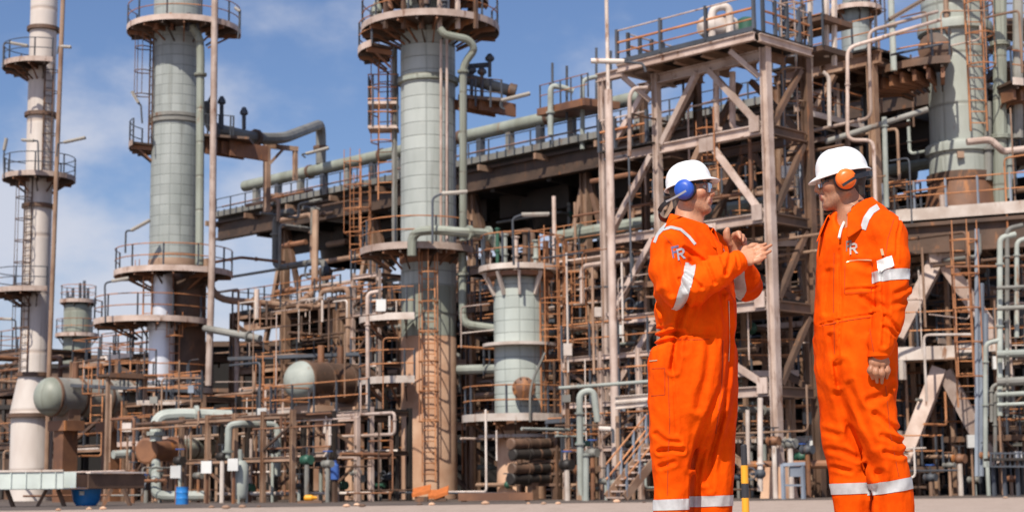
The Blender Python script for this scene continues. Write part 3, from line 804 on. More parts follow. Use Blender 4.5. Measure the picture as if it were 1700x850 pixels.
# ------------------------------------------------------------------ drums (horizontal vessels)
def drum(label, c, axis, r, L, shell, head, saddles=True, support='concrete', group='horizontal drums'):
    """c = centre of the near head's rim; axis points away"""
    axis = Vector(axis).normalized()
    t = thing('horizontal_drum', label, 'vessel', (c.x, c.y, 0), group)
    MB().lathe(c, [(r, 0), (r, L)], 36, axis).build('shell', M[shell], t)
    prof = [(r*math.sin(a), -r*.8*math.cos(a)) for a in [PI/2*k/9 for k in range(10)]]
    prof[0] = (.01, prof[0][1])
    MB().lathe(c, prof, 36, axis).build('dished_head', M[head], t)
    MB().lathe(c+axis*L, [(p[0], -p[1]) for p in prof], 36, axis).build('dished_head', M[head], t)
    for f in (.02, .33, .66, .97):
        MB().lathe(c+axis*L*f, [(r, -.06), (r+.05, -.05), (r+.05, .05), (r, .06)], 36, axis, caps=False).build('band', M['brown'], t)
    sd_ = axis.cross(GZ).normalized()
    for f in (.2, .8):
        q = c+axis*L*f
        s_ = MB().box(q-GZ*(r*1.0), .3, r*.75, r*.42, axis, sd_).build('saddle', M['tan'], t)
        MB().box(Vector((q.x, q.y, (q.z-r*1.42)/2)), .38, r*.42, (q.z-r*1.42)/2, axis, sd_).build('pier', M[support], s_)
        MB().box(Vector((q.x, q.y, q.z-r*1.5)), .5, r*.8, .22, axis, sd_).build('pier_cap', M[support], s_)
    for f in (.3, .6):
        MB().tube([c+axis*L*f+GZ*r*.9, c+axis*L*f+GZ*(r+.7)], .14, 10).build('nozzle', M['rust'], t)
    return t
axd = Vector((.66, .75, 0))
cD1 = W(500, 632, 68)
drum('horizontal drum with a pale green domed head and rusty body, on tan piers', cD1, axd, S(33, 68), 3.6, 'brown', 'green')
cD2 = W(84, 658, 74)
drum('horizontal drum with a worn pale head and grey shell, close to the flared chimney base', cD2, axd, S(32, 74), 4.2, 'greypipe', 'clad4', support='rust')
# heat exchangers near the ground
def exchanger(label, a, b, r, shell, chan, legs=True, group='heat exchangers'):
    d = (b-a).normalized(); Lx = (b-a).length
    t = thing('heat_exchanger', label, 'heat exchanger', Vector((a.x, a.y, 0)), group)
    MB().lathe(a, [(r, Lx*.34), (r, Lx)], 28, d).build('shell', M[shell], t)
    cb = MB().lathe(a, [(r*1.02, .1), (r*1.02, Lx*.3)], 28, d).build('channel_head', M[chan], t)
    MB().lathe(a, [(.01, -.04), (r*1.0, -.04), (r*1.2, 0), (r*1.2, .12), (r*1.05, .13)], 28, d, smooth=False).build('cover_flange', M[chan], cb)
    MB().lathe(a+d*Lx*.3, [(r*1.22, -.1), (r*1.22, -.01), (r*1.15, 0), (r*1.22, .01), (r*1.22, .1)], 28, d, smooth=False).build('girth_flange', M[chan], t)
    for f in (.5, .7, .9):
        MB().lathe(a+d*Lx*f, [(r, -.05), (r*1.03, -.04), (r*1.03, .04), (r, .05)], 28, d, caps=False).build('band', M['brown'], t)
    if legs:
        for f in (.42, .88):
            q = a+d*Lx*f
            MB().box(Vector((q.x, q.y, (q.z-r*.7)/2)), .18, r*.6, (q.z-r*.7)/2, d, d.cross(GZ)).build('saddle', M['tan'], t)
    return t
exchanger('heat exchanger with rusty channel head and grey-green body, before the insulated tower', W(243, 748, 66), W(385, 742, 72), S(18, 66), 'clad4', 'rust')
for i, (y, dx, lab) in enumerate(((737, 0, 'upper pair, top tube'), (754, 3, 'upper pair, bottom'), (778, 2, 'lower pair'), (795, 0, 'lowest'))):
    exchanger(('topmost dark brown hairpin exchanger tube at the foot of the short column', 'second dark brown hairpin exchanger tube from the top at the foot of the short column', 'third dark brown hairpin exchanger tube from the top at the short column foot', 'lowest dark brown hairpin exchanger tube at the foot of the short column')[i],
              W(848+dx, y, 57), W(934+dx, y-2, 59), S(8.5, 57), 'dark' if i else 'deck', 'brown' if i % 2 == 0 else 'dark', legs=(i == 3), group='hairpin exchangers')
hs = thing('pipe_support_frame', 'dark steel rack carrying the four hairpin exchanger tubes', 'frame', W(890, 830, 58))
for x in (865, 925):
    MB().bar(W(x, 829, 58.4), W(x, 725, 58.4), .22, .22).build('column', M['brown'], hs)
for y in (746, 765, 786, 804):
    MB().bar(W(860, y, 58.4), W(930, y, 58.4), .2, .1).build('beam', M['brown'], hs)

# ------------------------------------------------------------------ steel modules with levels
def module(name, label, cat, o, nu, su, nv, sv, levels, col='pink', bm='tan', cw=.32, rails=True, deck=True, brace=True, seed=1, mrail='orange_rail', group=None):
    t = thing(name, label, cat, o, group)
    rg = random.Random(seed)
    zt = levels[-1]
    for i in range(nu+1):
        for j in range(nv+1):
            p = o+GU*(i*su)+GV*(j*sv)
            MB().hbeam(Vector((p.x, p.y, 0)), Vector((p.x, p.y, zt+.2)), cw, cw, GU).build('column', M[col if j == 0 else 'dark'], t)  # rear columns and beams go dark, shade put into their colour
    for z in levels:
        for j in range(nv+1):
            a = o+GV*(j*sv)+GZ*z
            for i in range(nu):
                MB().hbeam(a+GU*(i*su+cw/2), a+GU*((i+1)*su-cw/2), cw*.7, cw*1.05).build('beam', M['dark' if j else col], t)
        for i in range(nu+1):
            a = o+GU*(i*su)+GZ*(z-.02)
            for j in range(nv):
                MB().hbeam(a+GV*(j*sv+cw/2), a+GV*((j+1)*sv-cw/2), cw*.7, cw*1.0).build('beam', M[bm], t)
        if deck and rg.random() < .8:
            MB().box(o+GU*(nu*su/2)+GV*(nv*sv/2)+GZ*(z+cw*.53+.03), nu*su/2, nv*sv/2, .03, GU, GV).build('grating', M['dark'], t)
        if rails and z > 1.5:
            zz = z+cw*.56
            rail_run(t, [o-GV*.1+GZ*zz, o-GV*.1+GU*(nu*su)+GZ*zz], mrail=mrail, step=1.3)
            rail_run(t, [o-GU*.12+GZ*zz+GV*(nv*sv), o-GU*.12+GZ*zz], mrail=mrail, step=1.6)
    if brace:
        zs = [0.0]+list(levels)
        for a, b in zip(zs[:-1], zs[1:]):
            i = rg.randrange(nu)
            p = o+GU*(i*su)-GV*.03
            q = o+GU*((i+1)*su)-GV*.03
            if rg.random() < .5: p, q = q, p
            MB().bar(Vector((p.x, p.y, a+.3)), Vector((q.x, q.y, b-.3)), cw*.5, cw*.5).build('brace', M[bm], t)
    return t
def foot(x, y, D): 
    p = W(x, y, D); p.z = 0; return p
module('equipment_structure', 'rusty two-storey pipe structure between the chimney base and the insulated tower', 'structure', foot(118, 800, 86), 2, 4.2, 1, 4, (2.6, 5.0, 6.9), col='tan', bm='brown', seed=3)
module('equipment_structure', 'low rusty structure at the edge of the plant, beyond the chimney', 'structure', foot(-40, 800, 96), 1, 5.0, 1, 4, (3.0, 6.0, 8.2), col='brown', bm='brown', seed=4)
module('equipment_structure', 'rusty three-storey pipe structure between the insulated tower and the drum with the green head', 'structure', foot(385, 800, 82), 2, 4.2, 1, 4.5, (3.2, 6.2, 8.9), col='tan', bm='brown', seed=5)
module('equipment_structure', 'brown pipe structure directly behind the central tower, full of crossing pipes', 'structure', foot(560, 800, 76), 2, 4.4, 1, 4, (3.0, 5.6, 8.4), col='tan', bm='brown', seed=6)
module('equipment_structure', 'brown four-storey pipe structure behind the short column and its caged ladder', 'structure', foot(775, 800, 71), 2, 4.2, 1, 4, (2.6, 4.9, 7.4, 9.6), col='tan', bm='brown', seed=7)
# ------------------------------------------------------------------ the pink steel tower structure beside the workers
J = thing('steel_structure', 'tall pinkish braced steel structure with a railed top deck, standing between the two workers', 'structure', axis_at(1275, 400, 54.2))
def flat(x, y, D, z):
    p = W(x, y, D); p.z = z; return p
cC = axis_at(1281, 430, 54.2)            # the near corner column
cB = cC - GU*4.75 + GV*0.0               # next column along
cA = cB - GU*2.55
zT = zof(1281, 64, 54.2)
zs = {k: zof(1281, y, 54.2) for k, y in (('l1', 213), ('l2', 360), ('l3', 505), ('l4', 648))}
dv = 2.3
for j in (0, 1):  # rear row takes brown throughout, shade put into its colour
    o = GV*(dv*j)
    for c_, zt_, w in ((cC, zT-.3, .29), (cB, zT-.3, .25), (cA, zs['l1']+3.0, .24)):
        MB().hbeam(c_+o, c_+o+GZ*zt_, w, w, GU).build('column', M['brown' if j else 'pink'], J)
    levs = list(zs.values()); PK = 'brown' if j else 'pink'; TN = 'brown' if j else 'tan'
    for z in levs:
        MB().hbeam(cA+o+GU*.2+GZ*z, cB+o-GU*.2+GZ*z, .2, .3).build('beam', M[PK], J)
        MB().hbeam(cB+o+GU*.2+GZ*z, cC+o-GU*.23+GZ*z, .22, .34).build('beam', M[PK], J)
    z = zs['l1']+2.85
    MB().hbeam(cA+o-GU*.2+GZ*(z+.2), cB+o-GU*.2+GZ*(z+.2), .26, .32).build('beam', M[PK], J)
    # diagonals
    zz = [0.2, zs['l4'], zs['l3'], zs['l2'], zs['l1'], zT-.45]
    for k in range(5):
        a, b = zz[k]+.15, zz[k+1]-.2
        mid = cB+o+GU*2.4
        q = GV*(.05*(1 if j else -1))
        if k in (4,):
            MB().bar(mid+q+GZ*b, cC+o-GU*.3+q+GZ*a, .19, .19).build('brace', M[PK], J)
            MB().bar(mid+q-GU*.5+GZ*b, cB+o+GU*.25+q+GZ*a, .2, .2).build('brace', M[PK], J)
        elif k == 3:
            MB().bar(mid+q+GZ*b, cC+o-GU*.3+q+GZ*a, .19, .19).build('brace', M[PK], J)
            MB().bar(mid+q-GU*.4+GZ*b, cB+o+GU*.25+q+GZ*a, .22, .22).build('brace', M[TN], J)
        else:
            MB().bar(cB+o+GU*.25+q+GZ*b, cC+o-GU*.3+q+GZ*a, .19, .19).build('brace', M[PK if k else TN], J)
        MB().bar(cA+o+GU*.25+q+GZ*a, cB+o-GU*.25+q+GZ*b, .2, .2).build('brace', M[PK], J)
for c_ in (cA, cB, cC):
    for z in levs:
        MB().hbeam(c_+GV*.23+GZ*(z-.03), c_+GV*(dv-.23)+GZ*(z-.03), .24, .34).build('beam', M['brown'], J)
    for k in range(4):
        a, b = zz[k+1]+.2, zz[k+2]-.3
        if c_ is not cA or k < 3:
            MB().bar(c_+GV*.3+GZ*a, c_+GV*(dv-.3)+GZ*b, .18, .18).build('brace', M['brown'], J)
# gusset plates
for z in levs:
    MB().box(cB+GU*2.3-GV*.16+GZ*(z-.2), .30, .03, .24, GU, GV).build('gusset_plate', M['pink'], J)
    MB().box(cC-GU*.42-GV*.16+GZ*(z+.18), .2, .03, .26, GU, GV).build('gusset_plate', M['pink'], J)
# top deck, overhanging
DD = 3.3
tA, tC = cB-GU*1.0-GV*.9, cC+GU*.25-GV*.9
dk = MB().box((tA+tC)/2+GV*(DD/2)+GZ*(zT+.06), (tC-tA).length/2, DD/2, .05, GU, GV).build('top_deck', M['dark'], J)
MB().hbeam(tA+GZ*(zT-.14), tC+GZ*(zT-.14), .18, .28).build('beam', M['pink'], J)
MB().hbeam(tA+GV*.25+GZ*(zT-.14), tA+GV*(DD-.1)+GZ*(zT-.14), .18, .28).build('beam', M['pink'], J)
MB().hbeam(tC+GV*.25+GZ*(zT-.14), tC+GV*(DD-.1)+GZ*(zT-.14), .18, .28).build('beam', M['pink'], J)
for f in (.22, .42, .62, .82):
    q = tA+(tC-tA)*f
    MB().hbeam(q+GV*.15+GZ*(zT-.22), q+GV*(DD-.15)+GZ*(zT-.22), .2, .3).build('joist', M['tan'], J)
MB().hbeam(cB+GU*.2+GZ*(zT-.55), cC-GU*.23+GZ*(zT-.55), .26, .34).build('beam', M['pink'], J)
for c_ in (cB, cC):
    MB().bar(c_-GU*.2-GV*.1+GZ*(zT-1.3), c_-GU*.9-GV*.75+GZ*(zT-.4), .16, .16).build('knee_brace', M['pink'], J)
MB().bar(tA-GV*.03+GZ*(zT+.12), tC-GV*.03+GZ*(zT+.12), .03, .16).build('toe_plate', M['blue_steel'], dk)
MB().bar(tA-GU*.03+GZ*(zT+.12), tA-GU*.03+GV*(DD-.1)+GZ*(zT+.12), .03, .16).build('toe_plate', M['blue_steel'], dk)
def heavy_rail(par, a, b, n, skip=()):
    for h, m_ in ((1.15, 'pink'), (.72, 'orange_rail'), (.36, 'orange_rail')):
        MB().tube([a+GZ*h, b+GZ*h], .03 if h != .72 else .045, 6).build('handrail', M[m_], par)
    for k in range(n+1):
        q = a+(b-a)*(k/n)
        MB().bar(q, q+GZ*1.2, .13, .09, GU).build('post', M['blue_steel'], par)
heavy_rail(dk, tA+GZ*(zT+.1), tC+GZ*(zT+.1), 3)
heavy_rail(dk, tA+GV*(DD-.1)+GZ*(zT+.1), tA+GV*.6+GZ*(zT+.1), 4)
heavy_rail(dk, tC+GV*.5+GZ*(zT+.1), tC+GV*(DD-.1)+GZ*(zT+.1), 4)
for z in (zs['l1'],):
    g_ = MB().box((cA+cB)/2+GV*1.2+GZ*(z+.24), 1.2, 1.5, .03, GU, GV).build('grating', M['dark'], J)
    heavy_rail(g_, cA-GV*.2+GZ*(z+.25), cB-GV*.2-GU*.3+GZ*(z+.25), 3)
# grating and rails inside lower floors
for k in ('l2', 'l3'):
    MB().box((cB+cC)/2+GV*1.2+GZ*(zs[k]+.25), 2.1, 1.0, .03, GU, GV).build('grating', M['dark'], J)
# equipment on the deck
q = W(1192, 84, 56.2); q.z = zT+.1
kt = thing('pump_vessel', 'small pale tank under a pipe hoop on the top deck of the pink steel structure', 'vessel', q)
qa = W(1175, 45, 56.2)
MB().lathe(qa, [(.01, -.32), (.3, -.26), (.42, -.05), (.44, 0), (.44, 1.0), (.3, 1.2), (.01, 1.25)], 24, (.9, .44, 0)).build('shell', M['pale'], kt)
MB().box(Vector((qa.x+.4, qa.y+.2, (qa.z-.3+zT+.1)/2)), .35, .2, (qa.z-.3-zT-.1)/2).build('saddle', M['pink'], kt)
MB().tube(bend([W(1182, 62, 56), W(1182, 14, 56), W(1211, 10, 56), W(1212, 58, 56)], .4), .14, 12).build('pipe_hoop', M['pale'], kt)
MB().lathe(W(1240, 68, 56.4), [(.25, 0), (.35, .1), (.35, .7), (.2, .8)], 16).build('green_pot', M['valve_green'], kt)
for k in range(2):
    pipe('drop_pipe', ('thin pink drop pipe with a foot elbow inside the upper bay of the pink structure', 'pink drop pipe beside the elbowed one in the upper bay of the pink structure')[k], 'pipe',
         [W(1216-k*27, 120, 56), W(1216-k*27, 215, 56), W(1240-k*42, 217, 56)], .11, 'pink', flanges=((0, .5),))
pipe('hooked_pipe', 'slender hooked pipe rising through the mast side bay of the pink structure', 'pipe', [W(1045, 260, 56.5), W(1045, 160, 56.5), W(1052, 147, 56.5), W(1075, 146, 56.5)], .07, 'pink', rad=.3)
# slender mast
ms = thing('lightning_mast', 'tall thin pale mast rising into the sky in front of the pink steel structure', 'mast', axis_at(1012, 400, 55))
mb0 = axis_at(1021, 690, 55)
MB().tube([mb0+GZ*.02, Vector((mb0.x-.02, mb0.y, zof(1002, 150, 55)))], .135, 12).build('lower_pole', M['pink'], ms)
MB().tube([Vector((mb0.x-.02, mb0.y, zof(1002, 150, 55))), Vector((mb0.x-.03, mb0.y, zof(998, -60, 55)))], .065, 10).build('upper_pole', M['pale'], ms)
lamp('pale floodlight hanging level between the thin mast and the top deck of the pink structure', W(1072, 120, 55), W(1068, 106, 55), W(1036, 103, 55), W(981, 102, 55), mat='pale', group='floodlights around the pink structure')
# small platform with scaffold behind the mast
sp = thing('valve_landing', 'small scaffolded landing with orange toe boards on the air cooler deck behind the mast', 'platform', W(960, 190, 80))
a, b = W(920, 190, 82), W(1000, 172, 78)
MB().bar(a, b, 2.0, .35).build('deck', M['rust'], sp)
for k, (x, y0, y1) in enumerate(((917, 240, 105), (941, 200, 110), (990, 190, 80), (1014, 180, 85), (968, 245, 130))):
    MB().tube([W(x, y0, 80), W(x, y1, 80)], S(2.2 if k < 4 else 3, 80), 6).build('upright', M['blue_steel'], sp)
rail_run(sp, [a-GV*1+GZ*.2, b-GV*1+GZ*.2], step=1, mrail='orange_rail')
pipe('vent_pipe', 'pale green gooseneck vent on the air cooler deck, nearest the central tower', 'pipe', [W(914, 225, 80), W(914, 142, 80), W(936, 146, 80), W(952, 152, 80)], S(5, 80), 'green', rad=.5, flanges=((0, .45),), group='goosenecks on the deck')
pipe('vent_pipe', 'pale green gooseneck vent on the air cooler deck, next to the mast', 'pipe', [W(967, 248, 79), W(967, 133, 79), W(990, 128, 79), W(1010, 122, 79)], S(4, 79), 'green', rad=.5, flanges=((0, .1),), group='goosenecks on the deck')
# wide green header crossing behind the workers
pipe('header_pipe', 'fat pale green pipe sloping away behind the helmet with blue earmuffs', 'pipe', [W(925, 394, 66), W(1120, 362, 62.5), W(1300, 333, 60)], S(11.5, 63), 'clad4', flanges=((0, .2),))
pipe('header_pipe', 'fat green pipe between the orange-muffed helmet and the worn tower', 'pipe', [W(1400, 296, 66), W(1600, 262, 63)], S(10, 64), 'clad4', flanges=((0, .3),))

# ------------------------------------------------------------------ deck and caged ladder beyond the pink structure
dk2 = thing('service_deck', 'rusty service deck with joists running behind the pink structure towards the worn tower', 'platform', W(1320, 130, 60))
a, b = W(1290, 132, 62), W(1455, 160, 58)
b = a+GU*4.6
for v in (0, 2.2, 4.4):
    MB().hbeam(a+GV*v, b+GV*v, .3, .5).build('girder', M['tan'], dk2)
for k in range(5):
    MB().hbeam(a+GU*(k*1.05)-GV*.2-GZ*.05, a+GU*(k*1.05)+GV*4.6-GZ*.05, .2, .32).build('joist', M['brown'], dk2)
MB().box(a+GU*2.2+GV*2.2+GZ*.3, 2.3, 2.5, .04, GU, GV).build('deck', M['dark'], dk2)
rail_run(dk2, [a-GV*.3+GZ*.33, b-GV*.3+GZ*.33], step=1.2, mrail='orange_rail')
for k in (0, 4):
    q = a+GU*(k*1.05)
    MB().hbeam(Vector((q.x, q.y, 0))-GV*.02, q-GV*.02-GZ*.26, .3, .3, GU).build('column', M['tan'], dk2)
    if k < 4:
        MB().bar(q+GU*.2-GZ*3.4, q+GU*2.6-GZ*.3, .2, .2).build('brace', M['tan'], dk2)
al = thing('access_ladder', 'tall caged pink ladder dropping from the sky beside the near column of the pink structure', 'ladder', W(1318, 340, 56))
ladder(al, W(1318, 345, 56.5), zof(1318, -30, 56.5), (.1, -1, 0), w=.5, cr=.42, mstile='blue_rail', mcage='tan', cage_from=2.4)
pt = W(1350, 60, 57)
un = thing('upper_landing', 'small stacked landing with pale posts above the caged pink ladder', 'platform', pt)
for k, y in enumerate((45, 95)):
    c_ = W(1352, y, 57.5)
    MB().box(c_, 1.0, .9, .1, GU, GV).build('deck', M['brown'], un)
    rail_run(un, [c_+GU*1-GV*.9+GZ*.1, c_-GU*1-GV*.9+GZ*.1, c_-GU*1+GV*.9+GZ*.1], step=.9)
for x, y0, y1 in ((1345, 190, -10), (1372, 95, -10), (1300, 240, 0), (1385, 110, 0)):
    MB().bar(W(x, y0, 57), W(x, y1, 57), .14, .14).build('upright', M['pale' if x != 1300 else 'blue_steel'], un)
pipe('thin_pipe', 'thin white pipe cascading down in steps above the helmet with orange earmuffs', 'pipe', [W(1560, 34, 57), W(1512, 48, 55), W(1407, 80, 55), W(1407, 233, 55), W(1450, 233, 55), W(1454, 350, 55)], S(3.2, 55), 'pink', rad=.3, flanges=((2, .4),))
pipe('thin_pipe', 'white pipe hooked above the stepped one, dropping then turning level towards the ladder', 'pipe', [W(1556, 20, 58), W(1500, 36, 56), W(1442, 52, 56), W(1446, 196, 56), W(1352, 217, 57.5)], S(3.0, 56), 'pink', rad=.3, flanges=((3, .2),))
pipe('thin_pipe', 'short white upright pipe standing on the level white pipe near the caged ladder', 'pipe', [W(1377, 210, 56.6), W(1376, 128, 56.6), W(1366, 120, 56.6)], S(3.6, 56), 'pale')
pipe('thin_pipe', 'pale upright pipe beside the orange-muffed helmet, reaching up to the ring landing', 'pipe', [W(1472, 345, 57), W(1468, 195, 57)], S(4.5, 57), 'green', flanges=((0, .9),))
pipe('brown_pipe', 'grey-brown pipe slanting behind the stepped white pipe towards the ring landing', 'pipe', [W(1370, 236, 58), W(1540, 182, 58)], S(5, 58), 'greypipe')
# far tower top between structure and worn tower
D = 88
ua = axis_at(1422, 50, D)
U1 = thing('distillation_tower', 'distant grey tower showing only its top above the service deck, next to the worn tower', 'tower', ua, 'distillation towers')
MB().lathe(ua, [(S(26, D), 0), (S(26, D), zof(1422, 15, D)), (S(22, D), zof(1422, 12, D)), (S(22, D), zof(1422, -60, D))], 32).build('shell', M['clad'], U1)
ring_platform(U1, ua, zof(1422, 18, D), S(26, D), S(44, D), nb=6, rail=True)
ladder(U1, ua+Vector((S(24, D), -S(20, D), zof(1422, 130, D))), zof(1422, -40, D), (.6, -.8, 0), mstile='brown', mcage='brown')

# ------------------------------------------------------------------ the worn tower by the second worker
D = 61
wa = axis_at(1592, 200, D)
T4 = thing('distillation_tower', 'stout worn green tower with flanged shell and rusty conical skirt, on the tower table', 'tower', wa, 'distillation towers')
z_ = lambda y: zof(1592, y, 61)
MB().lathe(wa, [(S(50, D), z_(252)), (S(48, D), z_(130)), (S(54, D), z_(60)), (S(56, D), z_(-80))], 48).build('shell', M['clad5'], T4)
for y, r in ((50, 62), (249, 58)):
    MB().lathe(wa, [(S(r-6, D), z_(y)-.25), (S(r, D), z_(y)-.2), (S(r+1, D), z_(y)), (S(r, D), z_(y)+.12), (S(r-8, D), z_(y)+.2)], 48, caps=False).build('flange', M['clad5'], T4)
MB().lathe(wa, [(S(53, D), z_(300)), (S(53, D), z_(252))], 48).build('lower_shell', M['clad5'], T4)
MB().lathe(wa, [(S(68, D), z_(372)), (S(54, D), z_(300))], 40).build('skirt', M['rust'], T4)
MB().lathe(wa, [(S(58, D), z_(305)), (S(58, D), z_(292))], 40).build('skirt_ring', M['brown'], T4)
ring_platform(T4, wa+Vector((-.6, -.1, 0)), z_(128), S(50, D), S(128, D), R(150), R(262), nb=9, mkick='brown')
ring_platform(T4, wa+Vector((.8, -.2, 0)), z_(158), S(50, D), S(100, D), R(-75), R(30), nb=8, mkick='pale')
for (cx_, y, a0, a1, ro) in ((-.6, 148, 160, 262, 118), (.8, 178, -75, 20, 92)):        # pipe supports hung under the landings
    for k in range(9):
        a = R(a0+(a1-a0)*(k+.5)/9)
        e = Vector((math.cos(a), math.sin(a), 0))
        MB().bar(wa+Vector((cx_, -.1, z_(y)))+e*S(60, D), wa+Vector((cx_, -.1, z_(y)))+e*S(ro, D), .14, .4).build('joist', M['rust'], T4)
ladder(T4, wa+Vector((.3, -S(56, D)-.25, z_(232))), z_(-40), (.1, -1, 0), w=.62, cr=.5)
MB().box(wa+Vector((-.35, -S(52, D)-.12, z_(268))), .12, .05, .12).build('nameplate', M['tan'], T4)
MB().lathe(wa+Vector((-.95, -S(60, D), z_(103))), [(.45, -.1), (.45, .6), (.58, .62), (.58, .8), (.1, .95)], 20, (-.5, -.86, 0)).build('manway', M['brown'], T4)
pipe('overhead_pipe', 'pale green pipe standing up beside the worn tower at the frame edge of the plant', 'pipe', [W(1660, 345, 60), W(1660, -40, 60)], S(12, 58), 'clad4', flanges=((0, .3), (0, .7)))
pipe('overhead_pipe', 'thin green pipe standing along the near face of the worn tower', 'pipe', [W(1484, 118, 58), W(1478, -30, 58)], S(5.5, 58), 'green', flanges=((0, .5),))
pipe('branch_pipe', 'pink pipe elbowing out from the worn tower flange towards the frame edge', 'pipe', [W(1605, 236, 57.6), W(1645, 232, 57.6), W(1658, 245, 57.6), W(1665, 252, 57.8), W(1720, 246, 57.8)], S(6, 58), 'pink', rad=.25)
lamp('long brown floodlight above the stepped white pipes, beside the worn tower', W(1470, 60, 56), W(1470, 38, 56), W(1476, 34, 56), W(1534, 0, 56), mat='brown', group='floodlights around the pink structure')
for k, (x, y0, y1, r_, m_) in enumerate(((1690, 230, 0, 9, 'greypipe'), (1640, 300, 170, 7, 'greypipe'), (1676, 330, 190, 5, 'green'))):
    pipe('upright_pipe', ('grey lagged upright pipe at the extreme edge of the plant past the worn tower', 'grey upright pipe tucked under the pale-edged landing of the worn tower', 'thin green upright pipe under the pale-edged landing')[k], 'pipe', [W(x, y0, 60), W(x, y1, 60)], S(r_, 60), m_, flanges=((0, .4),))
edge = thing('equipment_cluster', 'dark railed equipment deck cut by the frame edge beyond the worn tower', 'platform', W(1720, 60, 63))
for y in (50, 120, 210, 260):
    c_ = W(1716, y, 63)
    MB().box(c_, 1.6, 1.2, .14).build('deck', M['brown'], edge)
    rail_run(edge, [c_+Vector((1.5, -1.2, .14)), c_+Vector((-1.6, -1.2, .14)), c_+Vector((-1.6, 1.2, .14))], step=.8, mrail='brown')

# ------------------------------------------------------------------ the table structure carrying the worn tower, on A-frames
tb_ = thing('tower_table', 'pale-edged platform on thick splayed legs carrying the worn tower, behind the worker with orange earmuffs', 'platform', foot(1580, 760, 60))
zt1 = z_(376)
pa, pb = W(1472, 386, 59), W(1760, 352, 56.5)
pa.z = pb.z = zt1
u_ = (pb-pa).normalized(); v_ = GZ.cross(u_)
MB().box((pa+pb)/2+v_*3-GZ*.1, (pb-pa).length/2, 3.4, .08, u_, v_).build('deck', M['dark'], tb_)
MB().bar(pa-v_*.42, pb-v_*.42, .06, .42).build('toe_plate', M['pale'], tb_)
MB().hbeam(pa-v_*.2-GZ*.85, pb-v_*.2-GZ*.85, .5, 1.1).build('girder', M['brown'], tb_)
MB().hbeam(pa+v_*5-GZ*.85, pb+v_*5-GZ*.85, .5, 1.1).build('girder', M['dark'], tb_)
for k in range(7):
    q = pa+(pb-pa)*(k/6)
    MB().hbeam(q-GZ*.8+v_*.1, q-GZ*.8+v_*4.8, .3, .8).build('cross_beam', M['brown'], tb_)
rail_run(tb_, [pa-v_*.35+GZ*.1, pb-v_*.35+GZ*.1], step=1.1, mrail='orange_rail', mpost='blue_rail')
zt2 = z_(596)
qa_, qb = W(1462, 602, 58.5), W(1665, 588, 57.3)
qa_.z = qb.z = zt2
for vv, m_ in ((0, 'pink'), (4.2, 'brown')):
    for (x0, y0, x1, y1) in ((1558, 428, 1490, 560), (1566, 432, 1662, 570), (1560, 612, 1500, 765), (1568, 616, 1650, 770)):
        a = W(x0, y0, 58.4)+v_*vv; b = W(x1, y1, 58.4)+v_*vv
        MB().bar(a, b, .5, .44, tuple(v_)).build('splayed_leg', M[m_], tb_)
    MB().bar(W(1540, 428, 58.3)+v_*vv, W(1600, 422, 58.3)+v_*vv, .5, .4).build('head_block', M[m_], tb_)
lw = MB().box((qa_+qb)/2+v_*2.2-GZ*.1, (qb-qa_).length/2, 2.3, .07, u_, v_).build('lower_deck', M['dark'], tb_)
MB().bar(qa_-v_*.15, qb-v_*.15, .05, .46).build('toe_plate', M['pale'], lw)
rail_run(lw, [qa_+GZ*.1, qb+GZ*.1], step=1.3, mrail='orange_rail', h=1.35)
for x in (1497,):
    MB().bar(flat(x, 600, 58.2, zt2-.9), flat(x, 600, 58.2, zt2-.2), .2, .2).build('post', M['pale'], tb_)
for k, x in enumerate((1500, 1590, 1690)):
    MB().hbeam(foot(x, 780, 62.5), flat(x, 400, 62.5, zt1-1.5), .4, .4).build('rear_column', M['dark'], tb_)
bx = foot(1600, 780, 66)
sk = thing('shade_screen', 'added black wall standing in for the shade under the tower table', 'backdrop', bx)
MB().box(bx+Vector((1, 2, 4.4)), 6.0, 1.0, 4.4).build('wall', M['void'], sk)  # added wall, near-black in place of shade under the table
for k in range(7):
    MB().bar(bx+Vector((-4.5+k*1.8, .9, .1)), bx+Vector((-4.5+k*1.8, .9, 8.6)), .2, .14).build('stiffener', M['dark'], sk)
l5 = thing('access_ladder', 'orange ladder running down past the lower deck of the tower table', 'ladder', W(1606, 680, 56.5))
ladder(l5, W(1606, 676, 56.6), zof(1606, 385, 56.6), (0, -1, 0), w=.62, cr=.45, cage=True, cage_from=1.0)
for k, (x, y0, y1) in enumerate(((1622, 790, 380), (1637, 690, 520), (1630, 790, 470))):
    tag(MB().bar(W(x, y0, 56.2), W(x, y1, 56.2), .11, .11).build('upright_pipe', M['blue_rail'], None, W(x, y0, 56.2)),
        ('tall blue-grey upright next to the orange ladder of the tower table', 'short blue-grey upright farthest from the orange ladder', 'blue-grey upright between the tall and the short ones by the orange ladder')[k], 'post', 'blue-grey uprights', 'thing')
